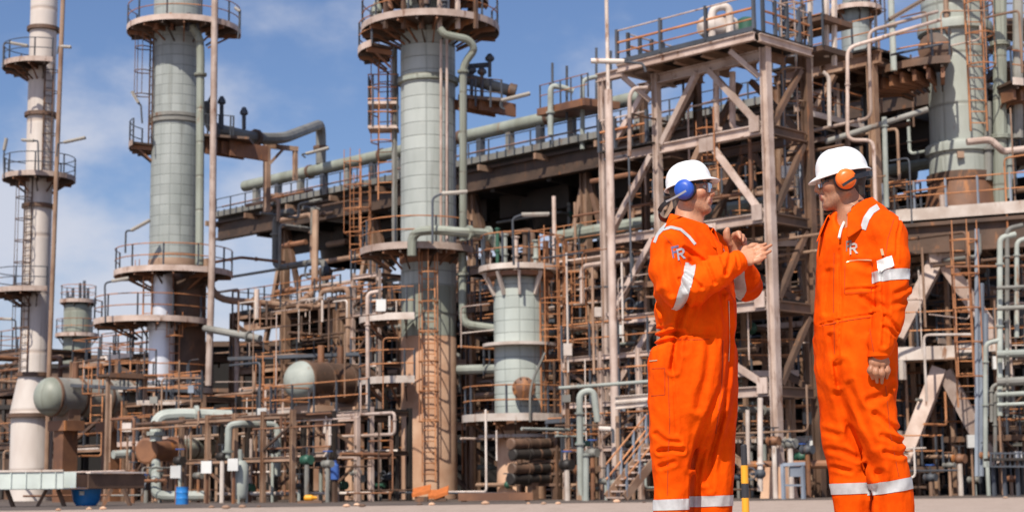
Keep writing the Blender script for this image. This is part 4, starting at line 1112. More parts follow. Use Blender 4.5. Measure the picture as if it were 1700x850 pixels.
# pale green pipe manifold at the edge
mf = ((1636, 775, 570, 5), (1652, 760, 650, 4), (1660, 690, 395, 6), (1672, 690, 380, 5), (1688, 560, 400, 5), (1646, 700, 640, 4))
for k, (x, y0, y1, r_) in enumerate(mf):
    pipe('manifold_pipe', 'pale green upright pipe in the manifold at the frame edge under the tower table', 'pipe', [W(x, y0, 54), W(x, y1, 54), W(x+26, y1-6, 54)], S(r_*.8, 54), 'greypipe' if k % 2 else 'green', rad=.2, flanges=((0, .5), (0, .85)), group='upright pipes of the edge manifold')
for k, (y, r_) in enumerate(((478, 4), (588, 8), (634, 9), (655, 5), (512, 5), (672, 4))):
    pipe('manifold_pipe', ('thin level pipe, topmost of the edge manifold', 'fat level pipe, upper of two in the edge manifold', 'fat level pipe, lower of two in the edge manifold', 'thin level pipe just under the fat ones of the edge manifold', 'level pipe below the topmost in the edge manifold', 'lowest level pipe of the edge manifold')[k], 'pipe', [W(1655, y, 53.6), W(1740, y-4, 53.2)], S(r_*.8, 53.5), 'green' if k % 2 else 'greypipe', flanges=((0, .2),), group='level pipes of the edge manifold')
tg = thing('cable_tray', 'dark gridded tray under the edge manifold', 'tray', W(1680, 775, 53))
MB().box(W(1688, 762, 53), .9, .5, .04).build('tray_base', M['dark'], tg)
for k in range(12):
    MB().bar(W(1645+k*8, 775, 52.6), W(1645+k*8, 750, 52.6), .03, .05).build('bar', M['blue_steel'], tg)
for y in (752, 774):
    MB().bar(W(1642, y, 52.6), W(1740, y, 52.6), .05, .05).build('side_rail', M['blue_steel'], tg)
for k, (x, y) in enumerate(((1650, 832), (1668, 832), (1690, 832))):
    p = foot(x, 800, 53)
    tag(MB().bar(p, Vector((p.x, p.y, zof(x, 776, 53))), .1, .1).build('tray_post', M['blue_steel'], None, p), 'thin dark post holding up the gridded tray', 'post', 'posts under the gridded tray', 'thing')

# ------------------------------------------------------------------ concrete plinth, stair, stand and bollard near the workers
for x, D_ in ((1283, 54.0),):
    p = foot(1290, 820, 54.0)
    tag(MB().lathe(cC, [(.62, .0), (.55, .4), (.42, 1.0)], 4, a0=0, smooth=False).build('column_plinth', M['concrete'], None, cC), 'tapered concrete plinth round the foot of the near pink column', 'plinth', kind='thing')
st = thing('stair', 'steep grey steel stair with rusty handrails behind the worker with blue earmuffs', 'stair', foot(1030, 820, 52))
s0, s1 = foot(1022, 830, 51.5), W(1092, 738, 52.5)
run = (s1-s0); fl = Vector((run.x, run.y, 0)).normalized(); sd_ = fl.cross(GZ)
for k in (-.45, .45):
    MB().bar(s0+sd_*k+GZ*.1, s1+sd_*k, .06, .26).build('stringer', M['tan'], st)
    for h in (1.0, .55):
        MB().tube([s0+sd_*k+GZ*(h+.1), s1+sd_*k+GZ*h], .03, 6).build('handrail', M['orange_rail'], st)
    for f in (.05, .35, .65, .95):
        q = s0+run*f+sd_*k
        MB().bar(q+GZ*.05, q+GZ*1.05, .06, .06).build('baluster_post', M['blue_rail'], st)
for f in range(9):
    q = s0+run*((f+.5)/9)
    MB().box(q, .14, .44, .025, fl, sd_).build('tread', M['pink'], st)
tt = MB().box(s1+fl*.9, .9, .6, .05, fl, sd_).build('landing', M['brown'], st)
for k in (-.5, .5):
    q = s1+fl*1.6+sd_*k
    MB().bar(Vector((q.x, q.y, 0)), q, .1, .1).build('leg', M['brown'], tt)
bs = thing('hose_stand', 'small blue-grey steel stand at the foot of the near pink column', 'stand', foot(1316, 826, 50.6))
for x in (1301, 1334):
    p = foot(x, 826, 50.8)
    MB().bar(p, Vector((p.x, p.y, zof(x, 770, 50.8))), .1, .1).build('leg', M['blue_rail'], bs)
MB().bar(W(1299, 771, 50.8), W(1336, 769, 50.8), .12, .1).build('top_bar', M['blue_rail'], bs)
MB().box(W(1322, 782, 50.9), .2, .1, .16).build('hose_box', M['blue_rail'], bs)
MB().bar(W(1301, 805, 50.8), W(1334, 805, 50.8), .06, .06).build('lower_bar', M['blue_rail'], bs)
bo = thing('bollard', 'thin yellow and black striped marker post standing between the two workers', 'bollard', foot(1238, 850, 14))
p = foot(1238, 850, 14); zt_ = zof(1234, 738, 14)
zb = [0.0, .12, zof(0, 800, 14)-.0, 0, 0]
ys = [(zof(1236, 737, 14), zof(1236, 772, 14), 'hazard_black'), (zof(1236, 772, 14), zof(1236, 802, 14), 'hazard_yellow'), (zof(1236, 802, 14), zof(1236, 826, 14), 'hazard_black'), (zof(1236, 826, 14), .02, 'hazard_yellow')]
for z1, z0, m_ in ys:
    MB().lathe(p, [(.031, z0), (.031, z1)] if m_ != 'hazard_black' or z1 < ys[0][0] else [(.026, z0), (.026, z1-.01), (.018, z1)], 16).build('stripe', M[m_], bo)
MB().lathe(p, [(.09, 0), (.09, .02)], 20).build('base_plate', M['hazard_black'], bo)

# ------------------------------------------------------------------ ground level things along the front of the plant
tr = thing('trough', 'long pale green open trough with a rusty end section, on trestles near the chimney base', 'trough', foot(100, 830, 52))
t0, t1, t2 = W(-30, 799, 52), W(116, 797, 52), W(211, 797, 54)
du = (t1-t0).normalized(); dn = GZ.cross(du)
def trough(a, b, h, w, mat, nm, par):
    d = (b-a).normalized(); n = GZ.cross(d)
    mb = MB().bar(a, b, w, .04).bar(a-n*w/2+GZ*h/2, b-n*w/2+GZ*h/2, .05, h).bar(a+n*w/2+GZ*h/2, b+n*w/2+GZ*h/2, .05, h)
    return mb.build(nm, M[mat], par)
t0.z = t1.z = t2.z = zof(60, 811, 52)
tp = trough(t0, t1, .52, 1.5, 'trough', 'trough_side', tr)
MB().bar(t0-dn*.75+GZ*.54, t1-dn*.75+GZ*.54, .14, .06).build('rim', M['pale'], tp)
t2d = (t2-t1).normalized()
te = trough(t1+t2d*.05, t2, .44, 1.5, 'brown', 'end_section', tr)
MB().bar(t1+t2d*.05+GZ.cross(t2d)*-.75+GZ*.48, t2+GZ.cross(t2d)*-.75+GZ*.48, .2, .05).build('rim', M['pale'], te)
for k in range(6):
    q = t0+(t1-t0)*((k+.5)/6)
    MB().bar(q-dn*.79, q-dn*.79+GZ*.5, .06, .03, du).build('rib', M['trough'], tp)
for x in (8, 92, 200):
    p = foot(x, 830, 52.4); 
    for s_ in (-.3, .3):
        MB().bar(p+Vector((s_*1.4, -.5, 0)), Vector((p.x+s_*.6, p.y-.4, t0.z-.03)), .1, .1).build('trestle_leg', M['brown'], tr)
tu = foot(143, 838, 52.8)
bt = thing('plastic_tub', 'round bright blue plastic tub under the brown end of the trough', 'tub', tu)
MB().lathe(tu, [(.30, .01), (.40, .15), (.46, .48), (.49, .52), (.49, .57), (.44, .57), (.42, .5), (.3, .2)], 28).build('body', M['blue_plastic'], bt)
MB().box(tu+Vector((-.02, -.485, .40)), .07, .02, .06).build('white_patch', M['white_box'], bt)
dr = foot(302, 840, 55)
d_ = thing('drum_barrel', 'upright blue steel drum on the ground below the white sign box', 'drum', dr)
MB().lathe(dr, [(.20, 0.0), (.205, .02), (.2, .18), (.208, .2), (.2, .22), (.2, .37), (.208, .39), (.2, .41), (.2, .55), (.208, .57)], 24).build('body', M['blue_plastic'], d_)
MB().lathe(dr, [(.2, .555), (.03, .56)], 24, caps=False).build('lid', M['blue_plastic'], d_)
vv_ = foot(398, 838, 56)
ve = thing('small_vessel', 'small upright pale green vessel with domed ends on legs, near the blue drum', 'vessel', vv_)
zv0, zv1 = zof(398, 825, 56), zof(398, 768, 56)
rv = S(13.5, 56)
MB().lathe(vv_, [(.02, zv0-.08), (rv*.7, zv0-.04), (rv, zv0+.1), (rv, zv1-.08), (rv*.7, zv1+.06), (.02, zv1+.1)], 24).build('shell', M['green'], ve)
for a in (30, 150, 270):
    e = Vector((math.cos(R(a)), math.sin(R(a)), 0))*rv*.85
    MB().bar(vv_+e, vv_+e+GZ*(zv0+.15), .06, .06).build('leg', M['green'], ve)
MB().tube([vv_+GZ*(zv1+.08), vv_+GZ*(zv1+.45)], .07, 10).build('nozzle', M['green'], ve)
for k, (x, y, D_, lab) in enumerate(((292, 783, 56, 'white sign box on a rusty post above the blue drum'), (343, 775, 57, 'white sign box on a post between the drum and the small green vessel'), (387, 771, 55.5, 'white sign box just above the small green vessel'), (633, 507, 63, 'white box on the upper curved landing of the central tower'))):
    t = thing('sign_box', lab, 'box', W(x, y, D_), 'white boxes on posts')
    MB().box(W(x, y, D_), S(8.5, D_), .08, S(10, D_)).build('box_body', M['white_box'], t)
    p = W(x, y+10, D_); 
    if k < 3:
        MB().bar(Vector((p.x, p.y+.13, 0)), Vector((p.x, p.y+.13, p.z+.3)), .08, .08).build('post', M['rust'], t)
# elbowed green pipes near the exchanger
pipe('elbow_pipe', 'thick pale green pipe rising from the exchanger and bending level above it', 'pipe', [W(259, 732, 65.5), W(259, 690, 65.5), W(300, 687, 65.8), W(384, 690, 66.5)], S(10, 65.5), 'green', rad=.5, flanges=((0, .3), (2, .3)))
pipe('elbow_pipe', 'pale green pipe dropping below the exchanger and bending level near the ground', 'pipe', [W(259, 768, 65), W(259, 823, 62), W(350, 822, 62)], S(8, 63), 'green', rad=.5, flanges=((0, .3),))
pipe('elbow_pipe', 'pale green hoop pipe over the white sign boxes, bending down at both ends', 'pipe', [W(378, 760, 60), W(380, 706, 60), W(398, 703, 60), W(455, 705, 61), W(461, 715, 61), W(461, 790, 61)], S(6, 60), 'green', rad=.4, flanges=((0, .2), (4, .6)))
pipe('stub_pipe', 'short fat pale pipe end pointing out towards the trough', 'pipe', [W(188, 754, 66), W(240, 752, 67)], S(7, 66), 'green')
pipe('long_pipe', 'long pale level pipe low in front of the concrete piers, before the central tower', 'pipe', [W(545, 800, 60), W(538, 752, 60), W(660, 750, 60)], S(4.5, 60), 'pale', rad=.3, flanges=((1, .5),))
pipe('long_pipe', 'pale upright pipe with a hooked top between the green-headed drum and the central tower', 'pipe', [W(611, 750, 62), W(610, 487, 62), W(628, 484, 62)], S(3.4, 62), 'pink', rad=.3, flanges=((0, .3), (0, .8)))
pipe('long_pipe', 'pink pipe dropping beside the insulated tower, bending level, then rising to the deck', 'pipe', [W(341, 430, 78), W(352, 496, 78), W(487, 508, 80), W(522, 488, 81), W(524, 350, 82)], S(6, 79), 'tan', rad=.9, flanges=((1, .5), (2, .7)))
pipe('long_pipe', 'pale grey pipe sloping across from the insulated tower to the rusty three-storey structure', 'pipe', [W(340, 545, 76), W(432, 562, 74)], S(6, 75), 'greypipe', flanges=((0, .8),))
pipe('long_pipe', 'pale green stub pipe between the central tower and the short column', 'pipe', [W(755, 614, 66), W(825, 612, 65)], S(8, 65), 'green')
pipe('long_pipe', 'pale green upright pipe between the central tower and the short column', 'pipe', [W(768, 420, 65), W(768, 538, 65), W(820, 545, 65)], S(7, 65), 'clad4', rad=.4, flanges=((0, .3),))
pipe('goose_pipe', 'pale green goosenecked pipe rising from the ground in front of the mast', 'pipe', [W(964, 822, 53), W(962, 652, 53), W(985, 647, 53), W(992, 700, 53)], S(5.5, 53), 'green', rad=.35, flanges=((0, .5), (0, .8)))
pipe('goose_pipe', 'shorter pale green upright pipe with a round cap beside the gooseneck', 'pipe', [W(973, 833, 52.6), W(973, 752, 52.6)], S(5, 52.6), 'green', flanges=((0, .97),))
pipe('long_pipe', 'thin pale level pipe crossing in front of the mast towards the worker with blue earmuffs', 'pipe', [W(928, 644, 53.5), W(1092, 632, 53)], S(3, 53.5), 'green', flanges=((0, .2), (0, .6)))
for k, y in enumerate((663, 674)):
    tag(MB().hbeam(W(1022, y, 54.2), W(1095, y-6, 53.5), .2, .2).build('support_beam', M['pale'], None, W(1022, y, 54.2)), ('upper of two pale beams beside the mast', 'lower of two pale beams beside the mast')[k], 'beam', 'pale beams beside the mast', 'thing')
lamp('small pale floodlight low beside the mast, above the stair', W(1018, 735, 53), W(1018, 714, 53), W(1014, 712, 53), W(994, 711, 53), mat='pale', group='floodlights around the pink structure')
pipe('base_pipe', 'white pipe with a fat valve behind the striped marker post', 'pipe', [W(1262, 815, 52.5), W(1262, 700, 52.5), W(1262, 660, 52.5)], S(4.5, 52.5), 'pale', flanges=((0, .4),), valve=(0, .25))
pipe('base_pipe', 'pink upright pipe nearest the striped marker post at the foot of the pink structure', 'pipe', [W(1242, 770, 53), W(1241, 680, 53)], S(3.5, 53), 'pale')
pipe('base_pipe', 'level brown pipe behind the near pink column at knee height', 'pipe', [W(1235, 772, 54.8), W(1400, 770, 54.8)], S(7, 54.8), 'rust', flanges=((0, .3),))
# rusty plates and orange scrap on the ground
sc_ = ((700, 818, 15, .16), (733, 828, 12, .10), (725, 832, 14, .05))
for k, (x, y, w, h) in enumerate(sc_):
    p = foot(x, 833, 53.5+k*.6)
    t = thing('scrap_plate', ('bent orange plate leaning on the foot of the central tower', 'small bright orange plate on the ground at the foot of the central tower', 'flat orange plate in front of the leaning one at the foot of the central tower')[k], 'plate', p, 'orange plates on the ground')
    MB().box(p+GZ*(h+.2), S(w, 54), .3, .05, Vector((1, 0, .22 if k == 0 else .35 if k == 1 else .02)).normalized(), Vector((0, .9, .3)).normalized()).build('plate', M['orange_paint'], t)
    MB().box(p+GZ*(h*.5+.02), S(w*.7, 54), .25, h*.5).build('block', M['brown'], t)
rp = foot(823, 833, 53.2)
t = thing('rusty_tray', 'long low rusty steel tray lying on the ground before the short column', 'tray', rp)
MB().box(rp+GZ*.11, 1.15, .4, .06).build('tray_base', M['rust'], t)
for s_ in (-1, 1):
    MB().box(rp+Vector((0, .42*s_, .16)), 1.17, .03, .12).build('side', M['rust'], t)
    MB().box(rp+Vector((1.0*s_, 0, .025)), .08, .4, .025).build('foot', M['brown'], t)
ym_ = foot(515, 838, 55)
t = thing('yellow_pump', 'small yellow pump on the ground under the drum with the green head', 'pump', ym_)
MB().lathe(ym_+GZ*.17+Vector((-.2, 0, 0)), [(.06, 0), (.10, .04), (.10, .25), (.06, .30), (.04, .42)], 16, (1, 0, 0)).build('casing', M['hazard_yellow'], t)
MB().box(ym_+GZ*.04, .4, .2, .04).build('base_plate', M['brown'], t)
bm_ = W(556, 783, 58)
t = thing('motor', 'small blue electric motor on a pipe stand under the green-headed drum', 'motor', bm_)
MB().lathe(bm_, [(.08, -.28), (.15, -.25), (.15, .22), (.11, .26), (.04, .4)], 16).build('casing', M['valve_blue'], t)
MB().bar(Vector((bm_.x, bm_.y, 0)), bm_-GZ*.27, .14, .14).build('stand', M['brown'], t)

# ------------------------------------------------------------------ pipework that fills the structures
def clutter(label, group, n, box, D0, D1, mats, rmin, rmax, seed, name='process_pipe', vert=.35, lmin=1.2, lmax=6.0, ground=False):
    rg = random.Random(seed)
    for i in range(int(n*1.35)):
        D = rg.uniform(D0, D1)
        x, y = rg.uniform(box[0], box[2]), rg.uniform(box[1], box[3])
        p = W(x, y, D)
        p.z = max(p.z, .25)
        r = rmin+(rmax-rmin)*rg.random()**2.2
        pts = [p]
        last = None
        for k in range(rg.choice((1, 1, 2, 3, 4))):
            d = rg.choice((GU, -GU, GU, -GU, GV*.6, -GV*.6, GZ, -GZ, GZ)) if rg.random() > vert else rg.choice((GZ, -GZ))
            if last is not None and abs(d.normalized().dot(last)) > .5:
                d = GZ if abs(last.z) < .5 else rg.choice((GU, -GU))
            L_ = rg.uniform(lmin, lmax)*(0.6 if abs(d.z) > .5 else 1)
            q = pts[-1]+d*L_
            q.z = min(max(q.z, .3), zof(x, box[1], D))
            if (q-pts[-1]).length < .4: continue
            pts.append(q); last = d.normalized()
        if len(pts) < 2:
            pts.append(p+GU*lmax*.5)
        if hides(pts): continue
        m_ = rg.choice(mats)
        fl_ = [(k, rg.uniform(.25, .75)) for k in range(len(pts)-1) if rg.random() < .6]
        pipe(name, label, 'pipe', pts, r, m_, group=group, flanges=fl_, n=8, valve=(0, .5) if rg.random() < .22 and r > .06 else None)
zones = [
 ('rust-brown pipe in the tangle below the landings of the insulated tower', 'pipes around the insulated tower', 20, (120, 590, 370, 815), 76, 90, ('brown', 'tan', 'rust', 'tan'), .05, .14, 11),
 ('pale or tan pipe among the low pipework before the insulated tower', 'low pipes before the insulated tower', 16, (200, 690, 480, 825), 60, 68, ('tan', 'pink', 'rust', 'brown', 'rust', 'greypipe'), .03, .10, 12),
 ('pipe crossing the rusty three-storey structure behind the green-headed drum', 'pipes of the three-storey structure', 24, (385, 480, 660, 800), 72, 84, ('brown', 'tan', 'rust', 'pink'), .06, .16, 13),
 ('thin pipe in the dense pipework on the ground before the green-headed drum', 'low pipes under the green-headed drum', 30, (410, 690, 665, 828), 56, 66, ('pale', 'pink', 'tan', 'rust', 'brown', 'rust'), .025, .08, 14),
 ('pipe in the brown structure between the central tower and the short column', 'pipes behind the central tower', 16, (590, 430, 830, 800), 68, 80, ('brown', 'tan', 'rust', 'greypipe'), .06, .16, 15),
 ('pipe in the tangle between the short column and the pink structure', 'pipes behind the mast', 30, (905, 440, 1090, 810), 60, 74, ('tan', 'pink', 'brown', 'green', 'pale'), .05, .14, 16),
 ('thin pipe near the ground between the hairpin exchangers and the stair', 'low pipes by the hairpin exchangers', 18, (760, 690, 1060, 828), 54, 60, ('tan', 'pale', 'brown', 'green', 'blue_steel'), .03, .08, 17),
 ('pipe inside the pink steel structure behind the workers', 'pipes inside the pink structure', 26, (1060, 250, 1300, 800), 56, 64, ('pink', 'tan', 'brown', 'rust', 'greypipe'), .05, .13, 18),
 ('pipe in the gap between the two workers, in the shadow of the decks', 'pipes between pink structure and tower table', 26, (1290, 240, 1500, 815), 59, 70, ('tan', 'brown', 'rust', 'blue_steel', 'pink'), .05, .14, 19),
 ('dark pipe in the shade under the tower table', 'pipes under the tower table', 22, (1480, 400, 1700, 815), 58, 64, ('tan', 'brown', 'rust', 'blue_steel', 'greypipe'), .04, .12, 20),
 ('pipe among the fittings high round the worn tower', 'pipes high round the worn tower', 20, (1420, 20, 1700, 340), 59, 66, ('tan', 'pink', 'brown', 'greypipe', 'green'), .04, .11, 21),
 ('brown pipe running under the air cooler deck', 'pipes under the air cooler deck', 26, (420, 330, 1050, 540), 82, 98, ('tan', 'brown', 'rust', 'greypipe'), .07, .18, 22),
 ('brown pipe in the low structure beyond the chimney', 'pipes beyond the chimney', 9, (0, 600, 130, 800), 88, 98, ('brown', 'tan', 'rust'), .06, .14, 23),
]
for z in zones: clutter(*z)
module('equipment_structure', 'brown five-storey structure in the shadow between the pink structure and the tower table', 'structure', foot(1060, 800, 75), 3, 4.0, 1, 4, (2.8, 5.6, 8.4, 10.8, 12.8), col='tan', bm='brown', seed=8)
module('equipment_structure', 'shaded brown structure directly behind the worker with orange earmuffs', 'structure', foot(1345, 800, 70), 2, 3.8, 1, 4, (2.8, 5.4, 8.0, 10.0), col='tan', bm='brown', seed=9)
s2 = foot(1350, 800, 72)
sk2 = thing('shade_screen', 'added shade-black wall behind the brown structures, seen through gaps beside the orange-muffed helmet', 'backdrop', s2)
MB().box(s2+Vector((1, 3, 5.2)), 8.5, 1.2, 5.2).build('wall', M['void'], sk2)  # added backing wall, shade between the structures put into its colour
for k in range(8):
    MB().bar(s2+Vector((-7+k*2.2, 1.7, .1)), s2+Vector((-7+k*2.2, 1.7, 10.2)), .22, .16).build('stiffener', M['dark'], sk2)
# ------------------------------------------------------------------ dark masses added at the back, blocking sky and standing for shade
def block(label, x0, x1, ytop, D, depth=3.0, mat='void', stiff='dark', name='shade_block'):
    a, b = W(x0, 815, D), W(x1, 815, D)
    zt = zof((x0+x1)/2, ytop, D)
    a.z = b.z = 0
    t = thing(name, label, 'backdrop', (a+b)/2)
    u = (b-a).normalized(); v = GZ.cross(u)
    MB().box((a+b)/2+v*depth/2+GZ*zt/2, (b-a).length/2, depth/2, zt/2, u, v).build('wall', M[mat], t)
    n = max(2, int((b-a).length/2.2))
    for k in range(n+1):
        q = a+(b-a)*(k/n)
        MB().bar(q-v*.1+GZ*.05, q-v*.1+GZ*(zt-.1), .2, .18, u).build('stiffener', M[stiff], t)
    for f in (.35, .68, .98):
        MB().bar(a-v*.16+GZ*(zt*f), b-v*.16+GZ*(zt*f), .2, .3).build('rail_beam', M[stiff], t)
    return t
block('low added dark backing block far behind the chimney base', -60, 128, 604, 112, mat='brown', stiff='dark')
block('added dark backing block far behind the insulated tower, with a brown top edge', 120, 345, 588, 108, mat='void', stiff='brown')
block('added dark backing block behind the drum with the green head', 330, 470, 566, 104, mat='void', stiff='brown')
block('tall added black backing block behind the rusty three-storey structure', 470, 640, 505, 100, mat='void', stiff='dark')
block('added black backing block in the gap behind the central tower and the short column', 640, 830, 470, 96, mat='void', stiff='dark')

# ------------------------------------------------------------------ walkways, conduits, trays, valves and ladders that pack the plant
def walkway(label, a, d, L, group, w=.9, m='deck', mr='orange_rail', mk='pink'):
    d = Vector(d).normalized(); v = GZ.cross(d)
    if hides([a, a+d*L]) or hides([a+GZ*1.1, a+d*L+GZ*1.1]) or hides([a, Vector((a.x, a.y, 0))]) or hides([a+d*L, Vector((a.x+d.x*L, a.y+d.y*L, 0))]): return
    t = thing('walkway', label, 'walkway', a, group)
    MB().box(a+d*L/2, L/2, w/2, .05, d, v).build('grating', M[m], t)
    for s_ in (-1, 1):
        MB().bar(a+v*(w/2*s_)+v*.03*s_, a+d*L+v*(w/2*s_)+v*.03*s_, .05, .2).build('toe_plate', M[mk], t)
        p0, p1 = a+v*(w/2*s_)+GZ*.06, a+d*L+v*(w/2*s_)+GZ*.06
        rail_run(t, [p0, p1], step=1.25, mrail=mr)
    for f in (.1, .9):
        q = a+d*L*f
        MB().bar(Vector((q.x, q.y, 0)), q-GZ*.05, .14, .14).build('leg', M['tan'], t)
    return t
rg = random.Random(77)
wz = [
 ('railed walkway on thin legs in the lower pipework between chimney and insulated tower', (110, 590, 330, 760), 70, 82, 7),
 ('railed walkway on thin legs around the drum with the green head', (380, 560, 620, 760), 64, 76, 9),
 ('railed walkway on thin legs between the central tower and the short column', (745, 470, 860, 760), 66, 72, 5),
 ('railed walkway on thin legs between the short column and the pink structure', (900, 470, 1040, 790), 58, 68, 8),
 ('railed walkway on thin legs inside the pink structure', (1040, 400, 1270, 790), 57, 62, 7),
 ('railed walkway on thin legs in the gap between pink structure and tower table', (1300, 200, 1480, 800), 58, 66, 8),
 ('railed walkway on thin legs beneath the tower table', (1500, 440, 1680, 800), 59, 63, 5),
]
for lab, bx_, D0_, D1_, n_ in wz:
    for k in range(n_):
        D_ = rg.uniform(D0_, D1_)
        p = W(rg.uniform(bx_[0], bx_[2]), bx_[1]+(bx_[3]-bx_[1])*(k+rg.random())/n_, D_)
        if p.z < .8: p.z = .9
        walkway(lab, p, rg.choice((GU, GU, -GV, Vector((1, 0, 0)))), rg.uniform(2.2, 4.2), lab.replace('railed walkway', 'walkways'), mk=rg.choice(('pink', 'pale', 'tan', 'brown')))
cz = [
 ('thin conduit in the lower pipework between chimney and insulated tower', (100, 600, 370, 825), 66, 84, 34),
 ('thin conduit in the tangle round the drum with the green head', (380, 500, 660, 825), 58, 78, 52),
 ('thin conduit between the central tower and the short column', (750, 420, 850, 825), 62, 70, 22),
 ('thin conduit between the short column and the pink structure', (900, 420, 1060, 825), 55, 68, 42),
 ('thin conduit inside the pink structure', (1020, 180, 1290, 825), 55, 60, 34),
 ('thin conduit in the gap between pink structure and tower table', (1300, 60, 1500, 825), 55, 64, 40),
 ('thin conduit around the worn tower or the tower table', (1470, 20, 1700, 825), 55, 62, 44),
]
for lab, bx_, D0_, D1_, n_ in cz:
    for k in range(n_):
        D_ = rg.uniform(D0_, D1_)
        p = W(rg.uniform(bx_[0], bx_[2]), rg.uniform(bx_[1], bx_[3]), D_); p.z = max(p.z, .3)
        d1 = GZ if rg.random() < .55 else rg.choice((GU, -GU, GV, Vector((1, 0, 0))))
        zmx = zof(bx_[0], bx_[1], D_)
        L1 = rg.uniform(1.2, 4.5)
        q = p+d1*L1; q.z = min(q.z, zmx)
        pts = [p, q]
        if rg.random() < .5:
            d2 = rg.choice((GU, -GU, Vector((1, 0, 0)))) if d1.z > .5 else GZ
            e = q+d2*rg.uniform(.5, 2.0); pts.append(e)
        if hides(pts): continue
        r = rg.choice((.022, .028, .035, .045))
        tag(MB().tube(bend(pts, .18, 3), r, 6).build('conduit', M[rg.choice(('pale', 'pink', 'pink', 'tan', 'orange_rail', 'rust', 'blue_steel', 'brown', 'tan'))], None, p), lab, 'conduit', lab.replace('thin conduit', 'conduits'), 'thing')
# standing valves on short risers
vz = [('small valve on a short riser before the insulated tower', 205, 470, 60, 66, 9), ('small valve on a short riser under the green-headed drum', 480, 650, 56, 62, 12),
      ('small valve on a short riser by the hairpin exchangers', 940, 1060, 53, 57, 9), ('small valve on a short riser under the tower table', 1500, 1690, 55, 58, 7), ('small valve on a short riser at the foot of the pink structure', 1225, 1360, 53, 56, 7)]
for lab, x0, x1, D0_, D1_, n_ in vz:
    for k in range(n_):
        D_ = rg.uniform(D0_, D1_); p = foot(x0+(x1-x0)*(k+rg.random())/n_, 820, D_)
        t = thing('standing_valve', lab, 'valve', p, lab.replace('small valve on a short riser', 'standing valves'))
        h = rg.uniform(.5, 1.9); r = rg.uniform(.05, .09)
        m_ = rg.choice(('pale', 'green', 'tan', 'rust', 'greypipe'))
        MB().tube([p, p+GZ*h], r, 8).build('riser', M[m_], t)
        c = p+GZ*h
        MB().lathe(c-GU*.22, [(r*1.8, 0), (r*1.8, .05), (r*1.1, .07), (r*1.9, .16), (r*2.1, .22), (r*1.9, .28), (r*1.1, .37), (r*1.8, .39), (r*1.8, .44)], 12, GU).build('valve_body', M[rg.choice(('blue_steel', 'greypipe', 'rust', 'valve_green', 'dark'))], t)
        MB().tube([c, c+GZ*.42], r*.4, 6).build('spindle', M['blue_steel'], t)
        w_ = c+GZ*.42
        MB().tube([w_+Vector((math.cos(2*PI*j/14), math.sin(2*PI*j/14), 0))*.16 for j in range(14)], .02, 5, closed=True).build('handwheel', M[rg.choice(('rust', 'blue_steel', 'valve_blue', 'hazard_black'))], t)
# cable trays
for k, (x0, y0, x1, y1, D_, lab) in enumerate(((380, 596, 600, 588, 70, 'dark cable tray over the green-headed drum'), (120, 640, 330, 650, 74, 'dark cable tray crossing before the insulated tower'), (760, 540, 1000, 530, 66, 'dark cable tray behind the short column'),
        (1300, 440, 1480, 420, 60, 'dark cable tray behind the orange-muffed worker'), (905, 700, 1070, 690, 58, 'dark cable tray above the hairpin exchangers'), (400, 520, 610, 500, 80, 'dark cable tray below the air coolers'))):
    a, b = W(x0, y0, D_), W(x1, y1, D_)
    t = thing('cable_tray', lab, 'cable tray', a, 'cable trays in the pipework')
    d = (b-a).normalized(); v = GZ.cross(d).normalized()
    for s_ in (-.3, .3): MB().bar(a+v*s_, b+v*s_, .05, .14).build('side_rail', M['blue_steel'], t)
    for j in range(5): MB().tube([a+v*(-.2+.1*j)+GZ*.03, b+v*(-.2+.1*j)+GZ*.03], .03, 6).build('cable', M['hazard_black'], t)
# upright ladders
for k, (x, y0, y1, D_, lab) in enumerate(((590, 430, 262, 80, 'orange caged ladder climbing to the air cooler deck beside the central tower'), (606, 428, 300, 80.5, 'second caged ladder to the air cooler deck, closest to the central tower'), (962, 560, 440, 62, 'caged ladder behind the mast, lower part of the plant'),
        (160, 700, 610, 74, 'rusty ladder beside the drum with the worn head'), (448, 690, 600, 68, 'rusty ladder on the chimney-facing end of the green-headed drum'), (1395, 700, 420, 60, 'rusty caged ladder behind the orange-muffed worker'), (1180, 330, 220, 57.5, 'caged ladder inside the upper bays of the pink structure'))):
    p = W(x, y0, D_)
    t = thing('access_ladder', lab, 'ladder', p)
    ladder(t, p, zof(x, y1, D_), (-.2, -.98, 0), w=.55, cr=.42, cage_from=1.2)
# fine frames carrying the small pipework
def lattice(label, x, D_, nu, su, levels, rails=True, seed=1, col='pink', nv=1, sv=1.8):
    return module('pipe_rack', label, 'frame', foot(x, 815, D_), nu, su, nv, sv, levels, col=col, bm='brown', cw=.16, rails=rails, deck=seed % 2 == 0, seed=seed)
lattice('fine two-level pipe frame between the blue drum and the small green vessel', 300, 63, 4, 1.7, (1.5, 3.0), rails=False, seed=21, col='tan')
lattice('fine two-level pipe frame under the drum with the green head', 452, 63, 3, 1.9, (1.7, 3.1), seed=22)
lattice('fine two-level pipe frame just before the foot of the central tower', 545, 60, 1, 1.6, (1.6, 2.9), rails=False, seed=23)
lattice('fine four-level frame with landings on the chimney-facing side of the central tower', 585, 71, 1, 1.7, (3.0, 5.6, 7.8, 9.4), seed=24)
lattice('fine four-level frame behind the caged ladder of the short column', 930, 65, 3, 1.8, (2.4, 4.6, 6.8, 8.8), seed=26, col='tan')
lattice('fine three-level frame between the hairpin exchangers and the mast', 940, 58, 3, 1.7, (1.7, 3.2, 4.8), seed=27)
lattice('fine frame with many rails between the upper pink deck and the worn tower', 1345, 62, 1, 1.8, (9.0, 11.2, 13.2, 15.0), seed=28)
lattice('fine three-level frame in shade under the tower table', 1500, 62, 3, 2.0, (2.3, 4.6, 7.0), seed=29, col='tan')
